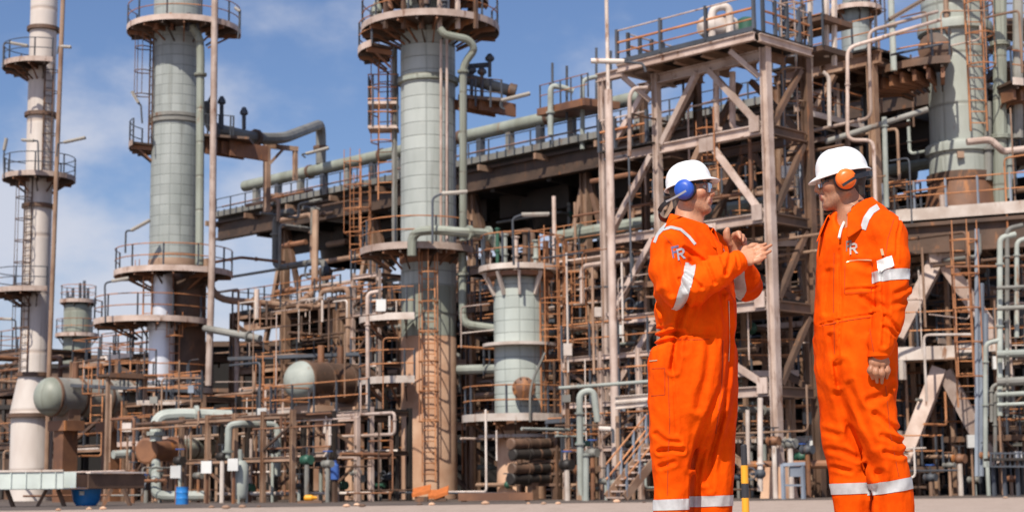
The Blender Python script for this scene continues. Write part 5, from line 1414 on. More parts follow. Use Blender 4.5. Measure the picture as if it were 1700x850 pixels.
lattice('fine frame standing round the lower half of the insulated tower', 205, 74, 3, 2.0, (2.4, 4.2), seed=30, col='tan')
# small boxes on the steelwork
for k in range(22):
    x, y, D_ = rg.choice(((rg.uniform(400, 650), rg.uniform(560, 810), 60), (rg.uniform(905, 1060), rg.uniform(480, 810), 57), (rg.uniform(1300, 1480), rg.uniform(150, 800), 57), (rg.uniform(1490, 1690), rg.uniform(100, 800), 57), (rg.uniform(180, 370), rg.uniform(600, 810), 66)))
    p = W(x, y, D_); p.z = max(p.z, .6)
    if hides([p, Vector((p.x, p.y, 0))]): continue
    t = thing('junction_box', 'small junction box clipped to a thin post in the pipework', 'box', p, 'junction boxes in the pipework')
    MB().box(p, rg.uniform(.10, .2), .08, rg.uniform(.12, .22)).build('box_body', M[rg.choice(('white_box', 'pale', 'greypipe', 'pale', 'blue_rail'))], t)
    MB().bar(Vector((p.x, p.y+.12, 0)), p+Vector((0, .12, .2)), .06, .06).build('post', M['tan'], t)

# stones and scraps where the bare ground meets the yard
for k in range(26):
    f = rg.random()
    p = k0+kd*40+(k1-k0-kd*80)*f-kn*rg.uniform(-.6, 2.5)
    p.z = 0
    r = rg.uniform(.05, .13)
    prof = [(.01, 0), (r*rg.uniform(.8, 1), r*.1), (r, r*.35), (r*.6, r*rg.uniform(.6, .8)), (.01, r*.85)]
    tag(MB().lathe(p, prof, 7, smooth=False).build('stone', M[rg.choice(('concrete', 'tan', 'brown'))], None, p), 'small stone lying where the bare ground meets the dark yard', 'stone', 'stones along the yard edge', 'thing')
# ------------------------------------------------------------------ the two workers: bodies and coveralls grown from distance fields
def smin(a, b, k):
    if k <= 0: return np.minimum(a, b)
    h = np.clip(0.5+0.5*(b-a)/k, 0, 1)
    return b+(a-b)*h-k*h*(1-h)
def smax(a, b, k): return -smin(-a, -b, k)
_last = [None, None, 0.0]
def bounds(P):
    if _last[0] is not P:
        a_, b_ = P[::3].min(0), P[::3].max(0)
        _last[:] = [P, ((a_+b_)/2).astype(np.float32), float(np.linalg.norm(b_-a_))/2+.01]
    return _last[1], _last[2]
def rc(p, q, r1, r2):
    p = np.array(p, np.float32); q = np.array(q, np.float32); ab = q-p; L2 = max(float(ab.dot(ab)), 1e-9); rm = max(r1, r2)
    def f(P):
        if 8 < len(P) < 60000:                 # far from this limb: a lower bound will do
            c, rad = bounds(P)
            tt = min(1.0, max(0.0, float((c-p)@ab)/L2))
            low = float(np.linalg.norm(c-p-tt*ab))-rad-rm
            if low > .11: return np.full(len(P), low, np.float32)
        d = P.astype(np.float32)-p
        t = np.clip((d@ab)/L2, 0, 1)
        d -= t[:, None]*ab
        return np.sqrt(np.einsum('ij,ij->i', d, d))-(r1+(r2-r1)*t)
    return f
def ell(c, r, Rm=None):
    c = np.array(c, float); r = np.array(r, float)
    def f(P):
        q = P-c
        if Rm is not None: q = q@Rm
        k0 = np.linalg.norm(q/r, axis=1); k1 = np.linalg.norm(q/(r*r), axis=1)
        return k0*(k0-1.0)/np.maximum(k1, 1e-9)
    return f
def catmull(rows, n=60):
    rows = sorted(rows); rows = np.array(rows, float)
    z = rows[:, 0]; zz = np.linspace(z[0], z[-1], n)
    out = [zz]
    m = np.gradient(rows[:, 1:], z, axis=0)
    idx = np.clip(np.searchsorted(z, zz)-1, 0, len(z)-2)
    h = z[idx+1]-z[idx]; t = (zz-z[idx])/h
    a, b = rows[idx, 1:], rows[idx+1, 1:]
    ma, mb_ = m[idx]*h[:, None], m[idx+1]*h[:, None]
    t = t[:, None]
    v = (2*t**3-3*t**2+1)*a+(t**3-2*t**2+t)*ma+(-2*t**3+3*t**2)*b+(t**3-t**2)*mb_
    return zz, v
def stack(rows, yaw):
    """rows (z, cx, cy, half width along the facing direction, half width across); facing direction at angle yaw"""
    zz, v = catmull(rows)
    c, s_ = math.cos(yaw), math.sin(yaw)
    z0, z1 = zz[0], zz[-1]
    def f(P):
        z = np.clip(P[:, 2], z0, z1)
        cx, cy, a, b = [np.interp(z, zz, v[:, i]) for i in range(4)]
        dx, dy = P[:, 0]-cx, P[:, 1]-cy
        u, w = (dx*c+dy*s_)/a, (-dx*s_+dy*c)/b
        k = (np.abs(u)**2.3+np.abs(w)**2.3)**(1/2.3)
        d = (k-1)*np.minimum(a, b)*.95
        return np.maximum(d, np.maximum(z0-P[:, 2], P[:, 2]-z1))
    return f
def grow(f, lo, hi, h, band=1.9):
    """zero surface of f in the box as verts and quads (surface nets, refined only near the surface)"""
    lo = np.array(lo, float); hi = np.array(hi, float)
    B_ = 4
    nc = np.ceil((hi-lo)/(h*B_)).astype(int)+1
    ax = [lo[i]+(np.arange(nc[i])+.5)*h*B_-h*.5 for i in range(3)]
    G = np.stack(np.meshgrid(*ax, indexing='ij'), -1).reshape(-1, 3)
    dc = np.concatenate([f(G[i:i+300000]) for i in range(0, len(G), 300000)])
    near = np.abs(dc) < h*B_*band
    n = nc*B_
    V = np.repeat(np.repeat(np.repeat(np.sign(dc).reshape(nc), B_, 0), B_, 1), B_, 2).astype(np.float32)*h*B_
    ci = np.argwhere(near.reshape(nc))
    off = np.stack(np.meshgrid(*[np.arange(B_)]*3, indexing='ij'), -1).reshape(-1, 3)
    key = ci//7; key = key[:, 0]*1000000+key[:, 1]*1000+key[:, 2]
    od = np.argsort(key, kind='stable'); ci = ci[od]; key = key[od]
    cutp = np.flatnonzero(np.diff(key))+1
    for blk in np.split(ci, cutp):
        q = (blk[:, None, :]*B_+off[None]).reshape(-1, 3)
        V[q[:, 0], q[:, 1], q[:, 2]] = f(lo+q*h)
    ins = V < 0
    cnt = np.zeros(tuple(n-1), np.int8)
    cor = [(a, b, c) for a in (0, 1) for b in (0, 1) for c in (0, 1)]
    sl = lambda o: tuple(slice(o[i], n[i]-1+o[i]) for i in range(3))
    for o in cor: cnt += ins[sl(o)]
    act = (cnt > 0) & (cnt < 8)
    cells = np.argwhere(act)
    vid = -np.ones(tuple(n-1), np.int64); vid[act] = np.arange(len(cells))
    acc = np.zeros((len(cells), 3)); num = np.zeros(len(cells))
    for a in cor:
        for i in range(3):
            if a[i]: continue
            b = list(a); b[i] = 1
            va = V[cells[:, 0]+a[0], cells[:, 1]+a[1], cells[:, 2]+a[2]]
            vb = V[cells[:, 0]+b[0], cells[:, 1]+b[1], cells[:, 2]+b[2]]
            m = (va < 0) != (vb < 0)
            t = va[m]/(va[m]-vb[m])
            p = np.tile(np.array(a, float), (m.sum(), 1)); p[:, i] += t
            acc[m] += p; num[m] += 1
    verts = lo+(cells+acc/num[:, None])*h
    quads = []
    for i in range(3):
        j, k = (i+1) % 3, (i+2) % 3
        s0 = [slice(1, n[q]-1) for q in range(3)]; s1 = list(s0)
        s0[i] = slice(0, n[i]-1); s1[i] = slice(1, n[i])
        a, b = ins[tuple(s0)], ins[tuple(s1)]
        e = np.argwhere(a != b)
        o = np.ones(3, int); o[i] = 0
        flip = a[tuple(e.T)]
        c = e+o
        def at(dj, dk):
            q = c.copy(); q[:, j] -= dj; q[:, k] -= dk
            return vid[q[:, 0], q[:, 1], q[:, 2]]
        Q = np.stack([at(1, 1), at(0, 1), at(0, 0), at(1, 0)], 1)
        Q[~flip] = Q[~flip][:, ::-1]
        quads.append(Q)
    Q = np.concatenate(quads)
    return verts, Q[(Q >= 0).all(1)]
def mesh_obj(name, verts, faces, mat, parent, smooth=True):
    base = np.array(parent['_w'])
    me = bpy.data.meshes.new(name)
    me.from_pydata((np.asarray(verts)-base).tolist(), [], [tuple(int(i) for i in f) for f in faces])
    me.polygons.foreach_set('use_smooth', [smooth]*len(me.polygons))
    me.materials.append(mat); me.update()
    o = bpy.data.objects.new(name, me); COL.objects.link(o)
    o.parent = parent; o['_w'] = Vector(parent['_w'])
    return o

# ---- materials of the workers
def cloth_mat():
    m, N, L, B = new_mat('orange_cotton')
    g = N.new('ShaderNodeTexCoord').outputs['Object']
    a = noise(N, L, g, 5, 5, .6)
    c = mixc(N, L, ramp(N, L, a, .3, .7), (0.66, 0.058, 0.001), (0.90, 0.100, 0.002))
    c = mixc(N, L, ramp(N, L, noise(N, L, g, 2.3, 5, .7), .56, .78, 0, .5), c, (0.46, 0.055, 0.006))
    L.new(c, B.inputs['Base Color'])
    B.inputs['Roughness'].default_value = 0.85
    B.inputs['Specular IOR Level'].default_value = 0.06
    w1 = noise(N, L, mapping(N, L, g, (1, 1, .45)), 17, 4, .6)
    w2 = noise(N, L, g, 55, 3, .5)
    bp = N.new('ShaderNodeBump'); bp.inputs['Strength'].default_value = 0.5; bp.inputs['Distance'].default_value = 0.012
    L.new(mth(N, L, 'ADD', w1, mth(N, L, 'MULTIPLY', w2, .16)), bp.inputs['Height']); L.new(bp.outputs['Normal'], B.inputs['Normal'])
    return m
M['orange'] = cloth_mat()
def skin_mat(name, base, low, sc=38):
    m, N, L, B = new_mat(name)
    g = N.new('ShaderNodeTexCoord').outputs['Object']
    c = mixc(N, L, ramp(N, L, noise(N, L, g, 12, 5), .35, .7), base, low)
    c = mixc(N, L, ramp(N, L, noise(N, L, g, 90, 3), .52, .7, 0, .35), c, tuple(x*.6 for x in low))
    at_ = N.new('ShaderNodeVertexColor'); at_.layer_name = 'complexion'
    sp = N.new('ShaderNodeSeparateColor'); L.new(at_.outputs['Color'], sp.inputs[0])
    bn = ramp(N, L, noise(N, L, g, 160, 3), .3, .7, .12, .5)
    c = mixc(N, L, mth(N, L, 'MULTIPLY', sp.outputs[0], bn), c, (.12, .075, .055))
    c = mixc(N, L, mth(N, L, 'MULTIPLY', sp.outputs[1], .7), c, (.33, .10, .075))
    c = mixc(N, L, mth(N, L, 'MULTIPLY', sp.outputs[2], .35), c, (.5, .17, .10))
    L.new(c, B.inputs['Base Color'])
    B.inputs['Roughness'].default_value = 0.5
    B.inputs['Subsurface Weight'].default_value = 0.08
    B.inputs['Subsurface Radius'].default_value = (0.012, 0.004, 0.002)
    bp = N.new('ShaderNodeBump'); bp.inputs['Strength'].default_value = 0.35; bp.inputs['Distance'].default_value = 0.004
    L.new(noise(N, L, g, sc, 5), bp.inputs['Height']); L.new(bp.outputs['Normal'], B.inputs['Normal'])
    return m
M['skin_a'] = skin_mat('tanned_skin', (0.58, 0.29, 0.17), (0.45, 0.205, 0.115))
M['skin_b'] = skin_mat('darker_tanned_skin', (0.44, 0.21, 0.12), (0.33, 0.145, 0.078))
M['hair'] = simple('short_dark_hair', (0.035, 0.025, 0.02), 0.7, sc=80, var=.6)
M['hair_grey'] = simple('short_greying_hair', (0.10, 0.08, 0.065), 0.7, sc=80, var=.6)
M['helmet'] = simple('white_helmet_plastic', (0.80, 0.80, 0.79), 0.28, sc=3, var=.03)
M['black'] = simple('black_rubber', (0.018, 0.018, 0.022), 0.5, sc=20)
M['muff_blue'] = simple('blue_cup_plastic', (0.02, 0.085, 0.46), 0.42, sc=20)
M['muff_orange'] = simple('orange_cup_plastic', (0.85, 0.16, 0.015), 0.35, sc=20)
M['wire'] = simple('grey_steel_arm', (0.45, 0.45, 0.47), 0.35, .7)
M['silver'] = simple('reflective_silver_tape', (0.47, 0.47, 0.475), 0.45, sc=60, var=.2)
M['fr_purple'] = simple('purple_grey_print', (0.12, 0.085, 0.17), 0.7, sc=40)
M['fr_blue'] = simple('pale_blue_print', (0.36, 0.38, 0.43), 0.6, sc=40)
M['fr_grey'] = simple('dark_grey_print', (0.20, 0.13, 0.11), 0.7, sc=40)
M['fr_light'] = simple('light_grey_print', (0.42, 0.36, 0.33), 0.6, sc=40)
M['seam'] = simple('orange_stitched_seam', (0.42, 0.038, 0.001), 0.9, sc=40)
M['zip'] = simple('brass_zip', (0.70, 0.52, 0.30), 0.4, .4)
M['card'] = simple('white_card', (0.82, 0.82, 0.80), 0.5, var=.03)
M['undershirt'] = simple('white_undershirt', (0.75, 0.74, 0.72), 0.9)
M['eye_white'] = simple('eye_white', (0.7, 0.66, 0.62), 0.25, var=.03)
M['iris'] = simple('dark_iris', (0.05, 0.03, 0.02), 0.2)
M['lip'] = simple('lips', (0.34, 0.12, 0.09), 0.5)
M['frame_orange'] = simple('orange_temple', (0.80, 0.30, 0.03), 0.35)
M['boot'] = simple('brown_leather_boot', (0.10, 0.055, 0.03), 0.6)
def lens_mat(nm, tint):
    m, N, L, B = new_mat(nm)
    out = N['Material Output']
    tr = N.new('ShaderNodeBsdfTransparent'); tr.inputs['Color'].default_value = tint
    gl = N.new('ShaderNodeBsdfGlossy'); gl.inputs['Roughness'].default_value = 0.05
    fr = N.new('ShaderNodeFresnel'); fr.inputs['IOR'].default_value = 1.35
    mx = N.new('ShaderNodeMixShader')
    L.new(mth(N, L, 'ADD', fr.outputs[0], .02), mx.inputs[0]); L.new(tr.outputs[0], mx.inputs[1]); L.new(gl.outputs[0], mx.inputs[2])
    L.new(mx.outputs[0], out.inputs['Surface'])
    return m
M['lens'] = lens_mat('clear_safety_lens', (.80, .78, .76, 1))
M['lens_dark'] = lens_mat('brown_safety_lens', (.42, .36, .31, 1))

def make_worker(label, D0, yaw, coverall, creases, body, head, hands, collar, skin, hair):
    """yaw: facing direction in the ground plane; pixel measures are turned into metres D0 away"""
    P_ = lambda x, y, dy=0.0: np.array(W(x, y, D0+dy))
    K = D0/FPX
    foot_ = P_(*body['foot']); foot_[2] = 0
    t = thing('person', label, 'person', Vector(foot_), 'workers in orange coveralls')
    fwd = np.array((math.cos(yaw), math.sin(yaw), 0)); lft = np.array((-math.sin(yaw), math.cos(yaw), 0))
    # --- coverall field
    def sect(rows, dy, depth):
        cy, sy = abs(math.cos(yaw)), abs(math.sin(yaw))
        out = []
        for y, cx, w in rows:
            p = P_(cx, y, dy); w *= K
            # half widths: across = depth ratio * along; silhouette half width = w
            a = w/math.sqrt(cy*cy+(depth*sy)**2)
            out.append((p[2], p[0], p[1], a, a*depth))
        return out
    torso = stack(sect(coverall['torso'], 0, coverall['ratio']), yaw)
    legs = [stack(sect(rows, dy, 1.02), yaw) for rows, dy in coverall['legs']]
    def limb(ch, grow_=0.0):
        fs = []
        for (x0, y0, d0, r0), (x1, y1, d1, r1_) in zip(ch[:-1], ch[1:]):
            fs.append(rc(P_(x0, y0, d0), P_(x1, y1, d1), r0*K+grow_, r1_*K+grow_))
        def f(P):
            d = fs[0](P)
            for g_ in fs[1:]: d = smin(d, g_(P), .025)
            return d
        return f
    arms = [limb(c_) for c_ in coverall['arms']]
    shoulders = [limb(c_) for c_ in coverall['shoulders']]
    cuts = [limb(c_) for c_ in coverall['cuts']]
    cr_ = []
    for pts, w, dep in creases:
        cr_.append((np.array([P_(x, y)[[0, 2]] for x, y in pts]), w, dep))
    rs = np.random.RandomState(body['seed'])
    waves = []
    for k in range(26):
        lam = rs.uniform(.045, .20)
        dirv = np.array((rs.normal()*.9, rs.normal()*.9, rs.normal()*.42)); dirv /= np.linalg.norm(dirv)
        waves.append((dirv*2*PI/lam, rs.uniform(0, 6.28), lam*.0050))
    ymid = P_(900, 500)[1]
    def folds(P):
        o = np.zeros(len(P))
        wp = np.stack([.03*np.sin(P[:, 2]*9+P[:, 1]*5+1.0), .03*np.sin(P[:, 0]*11+P[:, 2]*7), .03*np.sin(P[:, 0]*13-P[:, 1]*9+2)], 1)
        q = P+wp
        for kv, ph, am in waves:
            s_ = np.sin(q@kv+ph)
            o += am*(1-np.abs(s_)*1.35)          # rounded crests, creased valleys
        X = P[:, [0, 2]]
        front = np.clip((ymid+.10-P[:, 1])/.10, 0, 1)
        for pl, w, dep in cr_:
            d = np.full(len(P), 9.0)
            for a, b in zip(pl[:-1], pl[1:]):
                ab = b-a; tt_ = np.clip(((X-a)@ab)/max(ab@ab, 1e-9), 0, 1)
                d = np.minimum(d, np.linalg.norm(X-a-tt_[:, None]*ab, axis=1))
            u = d/w
            o -= front*dep*(np.exp(-u*u)-.55*np.exp(-((u-2.0)**2)/.9))
        return o
    def cover(P):
        d = torso(P)
        for s_ in shoulders: d = smin(d, s_(P), .05)
        l_ = legs[0](P)
        for g_ in legs[1:]: l_ = smin(l_, g_(P), coverall.get('legk', .035))
        d = smin(d, l_, .06)
        for a_ in arms: d = smin(d, a_(P), coverall.get('armk', .035))
        d = d-folds(P)
        for c_ in cuts: d = smax(d, -c_(P), .012)
        return np.maximum(d, .075-P[:, 2])
    lo = P_(coverall['box'][0], coverall['box'][3]); hi = P_(coverall['box'][2], coverall['box'][1])
    bl = (lo[0], lo[1]-.45, 0.03); bh = (hi[0], hi[1]+.45, hi[2])
    cv, cf = grow(cover, bl, bh, .0062)
    co = mesh_obj('coverall', cv, cf, M['orange'], t)
    bvh = BVHTree.FromPolygons([tuple(v) for v in cv], [tuple(int(i) for i in f) for f in cf])
    # --- bands of reflective tape cut from the coverall's own surface
    bmx = bmesh.new()
    def tape(field, c, nrm, half, name='reflective_band', off=.003, reach=.03, reach_c=.22):
        """faces of the garment near `field`, between two planes, lifted off the cloth"""
        c = np.array(c); nrm = np.array(nrm, float); nrm /= np.linalg.norm(nrm)
        s_ = (cv-c)@nrm
        ok = (np.abs(s_) < half+.02) & (np.abs(field(cv)) < reach) & (np.linalg.norm(cv-c, axis=1) < reach_c)
        fsel = cf[ok[cf].all(1)]
        if len(fsel) == 0: return None
        b = bmesh.new(); mp_ = {}
        for f in fsel:
            vs_ = []
            for i in f:
                if i not in mp_: mp_[i] = b.verts.new(cv[i])
                vs_.append(mp_[i])
            try: b.faces.new(vs_)
            except ValueError: pass
        for sg in (1, -1):
            bmesh.ops.bisect_plane(b, geom=b.verts[:]+b.edges[:]+b.faces[:], plane_co=c+nrm*half*sg, plane_no=nrm*sg, clear_outer=True)
        b.normal_update()
        ns = [(v, v.normal.copy()) for v in b.verts]
        for v, n_ in ns: v.co += n_*off
        me = bpy.data.meshes.new(name); 
        for v in b.verts: v.co -= Vector(t['_w'])
        b.to_mesh(me); b.free()
        me.polygons.foreach_set('use_smooth', [True]*len(me.polygons)); me.materials.append(M['silver'])
        o = bpy.data.objects.new(name, me); COL.objects.link(o); o.parent = co; o['_w'] = Vector(t['_w'])
        return o
    def lay(px, off=.003):
        """a point of the garment's camera-facing side under photo pixel px"""
        p = Vector(P_(px[0], px[1])); o_ = Vector(P_(px[0], px[1], -1.2))
        hit = bvh.ray_cast(o_, (p-o_).normalized())
        if hit[0] is None: return np.array(p)-np.array((0, .15, 0))
        return np.array(hit[0]+hit[1]*off)
    def patch(name, mat, quad, nu, nv, off=.003, par=None):
        """a four-cornered patch laid on the cloth; quad = photo pixels in order"""
        a, b, c_, d_ = [np.array(q, float) for q in quad]
        Vv = []
        for i in range(nu+1):
            for j in range(nv+1):
                u, v = i/nu, j/nv
                Vv.append(lay(((a*(1-u)+b*u)*(1-v)+(d_*(1-u)+c_*u)*v), off))
        Ff = [(i*(nv+1)+j, (i+1)*(nv+1)+j, (i+1)*(nv+1)+j+1, i*(nv+1)+j+1) for i in range(nu) for j in range(nv)]
        return mesh_obj(name, Vv, Ff, mat, par or co)
    def ribbon(name, mat, pl, w, off=.003, n=6):
        pl = [np.array(p, float) for p in pl]
        pts = []
        for a, b in zip(pl[:-1], pl[1:]):
            pts += [a+(b-a)*k/n for k in range(n)]
        pts.append(pl[-1])
        Vv = []
        for i, p in enumerate(pts):
            d = pts[min(i+1, len(pts)-1)]-pts[max(i-1, 0)]; d /= max(np.linalg.norm(d), 1e-6)
            nn = np.array((-d[1], d[0]))
            for s_ in (-1, 0, 1): Vv.append(lay(p+nn*w*s_/2, off))
        Ff = [(i*3+j, i*3+j+1, i*3+j+4, i*3+j+3) for i in range(len(pts)-1) for j in (0, 1)]
        return mesh_obj(name, Vv, Ff, mat, co)
    def letter(ch_, mat, quad, off):
        """a printed capital built as strokes on the cloth; quad maps the unit square (0,0 top left)"""
        a, b, c_, d_ = [np.array(q, float) for q in quad]
        mapq = lambda u, v: (a*(1-u)+b*u)*(1-v)+(d_*(1-u)+c_*u)*v
        w_ = .21
        strokes = {'F': [[(0, 0), (w_, 0), (w_, 1), (0, 1)], [(w_, 0), (1, 0), (1, .2), (w_, .2)], [(w_, .42), (.85, .42), (.85, .62), (w_, .62)]],
                   'R': [[(0, 0), (w_, 0), (w_, 1), (0, 1)], [(w_, 0), (.78, 0), (.78, .2), (w_, .2)], [(.74, .02), (1, .14), (1, .44), (.74, .56)], [(w_, .40), (.78, .40), (.78, .58), (w_, .58)], [(.38, .58), (.66, .58), (1, 1), (.72, 1)]]}[ch_]
        Vv, Ff = [], []
        for st_ in strokes:
            q = [np.array(p) for p in st_]; n0 = len(Vv)
            for i in range(4):
                for j in range(4):
                    u, v = i/3, j/3
                    p = (q[0]*(1-u)+q[1]*u)*(1-v)+(q[3]*(1-u)+q[2]*u)*v
                    Vv.append(lay(mapq(*p), off))
            Ff += [(n0+i*4+j, n0+(i+1)*4+j, n0+(i+1)*4+j+1, n0+i*4+j+1) for i in range(3) for j in range(3)]
        return mesh_obj('letter', Vv, Ff, mat, co)
    # --- body: head, neck, hidden trunk and limbs, hands, as one surface
    hs = head['scale']
    hy, hp = head['yaw'], head['pitch']
    hf = np.array((math.cos(hy)*math.cos(hp), math.sin(hy)*math.cos(hp), math.sin(hp)))
    hl = np.array((-math.sin(hy), math.cos(hy), 0)); hu = np.cross(hf, hl)
    HR = np.stack([hf, hl, hu], 1); HO = P_(*head['at'])
    H = lambda x, y, z: HO+HR@(np.array((x, y, z))*hs)
    hprims = [  # (op, field in head space, blend)
        ('u', ell((-.012, 0, .045), (.098, .076, .085)), .0), ('u', ell((.03, 0, -.02), (.062, .063, .088)), .03),
        ('u', ell((.045, 0, -.078), (.044, .046, .036)), .03), ('u', rc((.078, -.010, -.098), (.078, .010, -.098), .019, .019), .02),
        ('u', rc((-.005, .058, -.055), (.068, .02, -.098), .017, .015), .02), ('u', rc((-.005, -.058, -.055), (.068, -.02, -.098), .017, .015), .02),
        ('u', rc((.082, -.034, .036), (.082, .034, .036), .014, .014), .015),
        ('u', ell((.062, .042, -.018), (.03, .026, .026)), .02), ('u', ell((.062, -.042, -.018), (.03, .026, .026)), .02),
        ('s', ell((.100, .033, .010), (.022, .020, .014)), .012), ('s', ell((.100, -.033, .010), (.022, .020, .014)), .012),
        ('u', rc((.090, 0, .024), (.114, 0, -.022), .008, .0125), .012), ('u', rc((.104, -.011, -.030), (.104, .011, -.030), .009, .009), .008),
        ('u', ell((.082, 0, -.058), (.022, .034, .03)), .02),
        ('s', rc((.108, -.024, -.0605), (.108, .024, -.0605), .0045, .0045), .006),
        ('u', rc((.098, -.018, -.0535), (.098, .018, -.0535), .0062, .0062), .006), ('u', rc((.097, -.016, -.068), (.097, .016, -.068), .0070, .0070), .006),
        ('s', rc((.104, -.02, -.082), (.104, .02, -.082), .008, .008), .012),
        ('s', rc((.098, .020, -.034), (.088, .036, -.066), .004, .004), .012), ('s', rc((.098, -.020, -.034), (.088, -.036, -.066), .004, .004), .012),
        ('u', ell((-.008, .078, -.005), (.02, .010, .032)), .006), ('u', ell((-.008, -.078, -.005), (.02, .010, .032)), .006),
    ]
    def head_f(P):
        q = ((P-HO)@HR)/hs
        d = None
        for op, f, k in hprims:
            v = f(q)
            if d is None: d = v
            elif op == 'u': d = smin(d, v, k)
            else: d = smax(d, -v, k)
        return d*hs
    nb_ = P_(*body['neck'])
    neck = rc(H(-.022, 0, -.05), nb_, .056*hs, .066)
    neck2 = rc(H(.02, 0, -.085), nb_+fwd*.05, .03, .03)
    trunk = stack([(z, cx, cy, a*.82-.004, b*.82-.004) for z, cx, cy, a, b in sect(coverall['torso'], 0, coverall['ratio'])][1:], yaw)
    bl_legs = [stack([(max(z, .06), cx, cy, a*.72, b*.72) for z, cx, cy, a, b in sect(rows, dy, 1.02)], yaw) for rows, dy in coverall['legs']]
    barms = []
    for ch_ in coverall['arms']:
        barms.append(limb([(x, y, d, r*.62) for x, y, d, r in ch_]))
    fing = []
    for hd in hands:
        for ch_, k in hd:
            fing.append((limb([(x, y, dd, r*(.87 if k < .007 else .95)) for x, y, dd, r in ch_]), k))
    palm = []
    def hand_f(P):
        d = None
        for f, k in fing:
            v = f(P)
            d = v if d is None else smin(d, v, k)
        return d
    def body_f(P):
        d = smin(head_f(P), neck(P), .022)
        d = smin(d, neck2(P), .03)
        d = smin(d, trunk(P), .03)
        for f in bl_legs+barms: d = smin(d, f(P), .02)
        d = smin(d, hand_f(P), .010)
        return d
    bv, bf = grow(body_f, bl, (bh[0], bh[1], bh[2]+.12), .0038)
    bo_ = mesh_obj('body', bv, bf, skin, t)
    q = ((bv-HO)@HR)/hs
    sm_ = lambda x, a_, b_: np.clip((x-a_)/(b_-a_), 0, 1)
    inh = sm_(q[:, 2], -.15, -.12)
    beard = inh*sm_(-q[:, 2], .028, .055)*sm_(q[:, 0], .0, .03)*(1-sm_(-q[:, 2], .115, .14))
    lip = inh*sm_(q[:, 0], .088, .094)*(np.abs(q[:, 2]+.0605) < .013)*(np.abs(q[:, 1]) < .024)
    cheek = inh*np.exp(-((q[:, 0]-.075)/.03)**2-((np.abs(q[:, 1])-.045)/.02)**2-((q[:, 2]+.02)/.02)**2)
    att = bo_.data.color_attributes.new('complexion', 'FLOAT_COLOR', 'POINT')
    att.data.foreach_set('color', np.stack([beard*(1-lip), lip, cheek, np.ones(len(bv))], 1).astype(np.float32).ravel())
    # hair: a thin cap on the back of the head
    def hair_f(P):
        q = ((P-HO)@HR)/hs
        d = (ell((-.014, 0, .04), (.101, .0785, .092))(q))*hs
        d = smin(d, rc(H(-.05, 0, 0), H(-.052, 0, -.06), .054*hs, .046*hs)(P), .02)
        cut = np.maximum(q[:, 0]+.012+.35*np.clip(-q[:, 2], 0, 1), -(q[:, 2]+.085))
        d = np.maximum(d+.001*np.sin(q[:, 2]*400)*np.sin(q[:, 1]*300), cut*hs)
        return d
    hv, hf_ = grow(hair_f, HO-.19, HO+.19, .005)
    mesh_obj('hair', hv, hf_, hair, t)
    # eyes and lips
    for s_ in (-1, 1):
        e = H(.0815, .032*s_, .011)
        eo = MB().lathe(e, [(.0115*hs*math.sin(PI*k/10)+1e-5, -.0115*hs*math.cos(PI*k/10)) for k in range(11)], 16, hf).build('eye', M['eye_white'], t)
        MB().lathe(e+hf*.0085*hs, [(.0065*hs, 0), (.005*hs, .0025*hs), (.0005, .0034*hs)], 14, hf).build('iris', M['iris'], eo)
        MB().tube([H(.0955, .016*s_, .030), H(.0985, .034*s_, .036), H(.085, .052*s_, .030)], .0042*hs, 6).build('eyebrow', hair, t)
    # --- hard hat
    kp = R(head['hat_pitch'])
    cf_ = hf*math.cos(kp)+hu*math.sin(kp); cu_ = np.cross(cf_, hl)
    CO = H(-.008, 0, .045)
    HS = hs*head.get('hat', 1)
    def hat(x, y, z): return CO+(cf_*x+hl*y+cu_*z)*HS
    Vh, Fh = [], []
    NA, NT = 56, 16
    hx, hw, hz = .126, .108, .120
    for j in range(NT+1):
        for i in range(NA):
            a = 2*PI*i/NA
            if j <= 12:
                t_ = PI/2*(1-j/12)
                r_ = math.cos(t_)**.82; z = math.sin(t_)**.92*hz
                x, y = hx*r_*math.cos(a), hw*r_*math.sin(a)
                ridge = .006*math.exp(-(y/.012)**2)*min(1, r_*3)*(1 if z > .05 else z/.05) + .003*(math.exp(-((abs(y)-.045)/.010)**2))*(1 if z > .05 else z/.05)
                z += ridge
                if j == 12: z = 0
            else:
                k = (j-12)/4
                fr = max(0, math.cos(a))
                ext = .011+.034*fr**1.5+.004*max(0, -math.cos(a))
                x, y = (hx+ext*k)*math.cos(a), (hw+ext*.75*k)*math.sin(a)
                z = -.008*k-.012*k*k*fr-.004*k
            Vh.append(hat(x, y, z))
    for j in range(NT):
        for i in range(NA):
            i2 = (i+1) % NA
            Fh.append((j*NA+i, (j+1)*NA+i, (j+1)*NA+i2, j*NA+i2))
    ho = mesh_obj('hard_hat', Vh, Fh, M['helmet'], t)
    sm = ho.modifiers.new('thickness', 'SOLIDIFY'); sm.thickness = .0045; sm.offset = -1
    ho.data.polygons.foreach_set('use_smooth', [True]*len(ho.data.polygons))
    band = [hat(.112*math.cos(a), .094*math.sin(a), -.004) for a in [2*PI*k/40 for k in range(40)]]
    band2 = [p-cu_*.028*hs for p in band]
    mesh_obj('sweatband', band+band2, [(k, (k+1) % 40, 40+(k+1) % 40, 40+k) for k in range(40)], M['black'], ho)
    # --- ear defenders
    ear = head['ear']            # -1: his right side faces the camera, +1: his left side
    ed = None
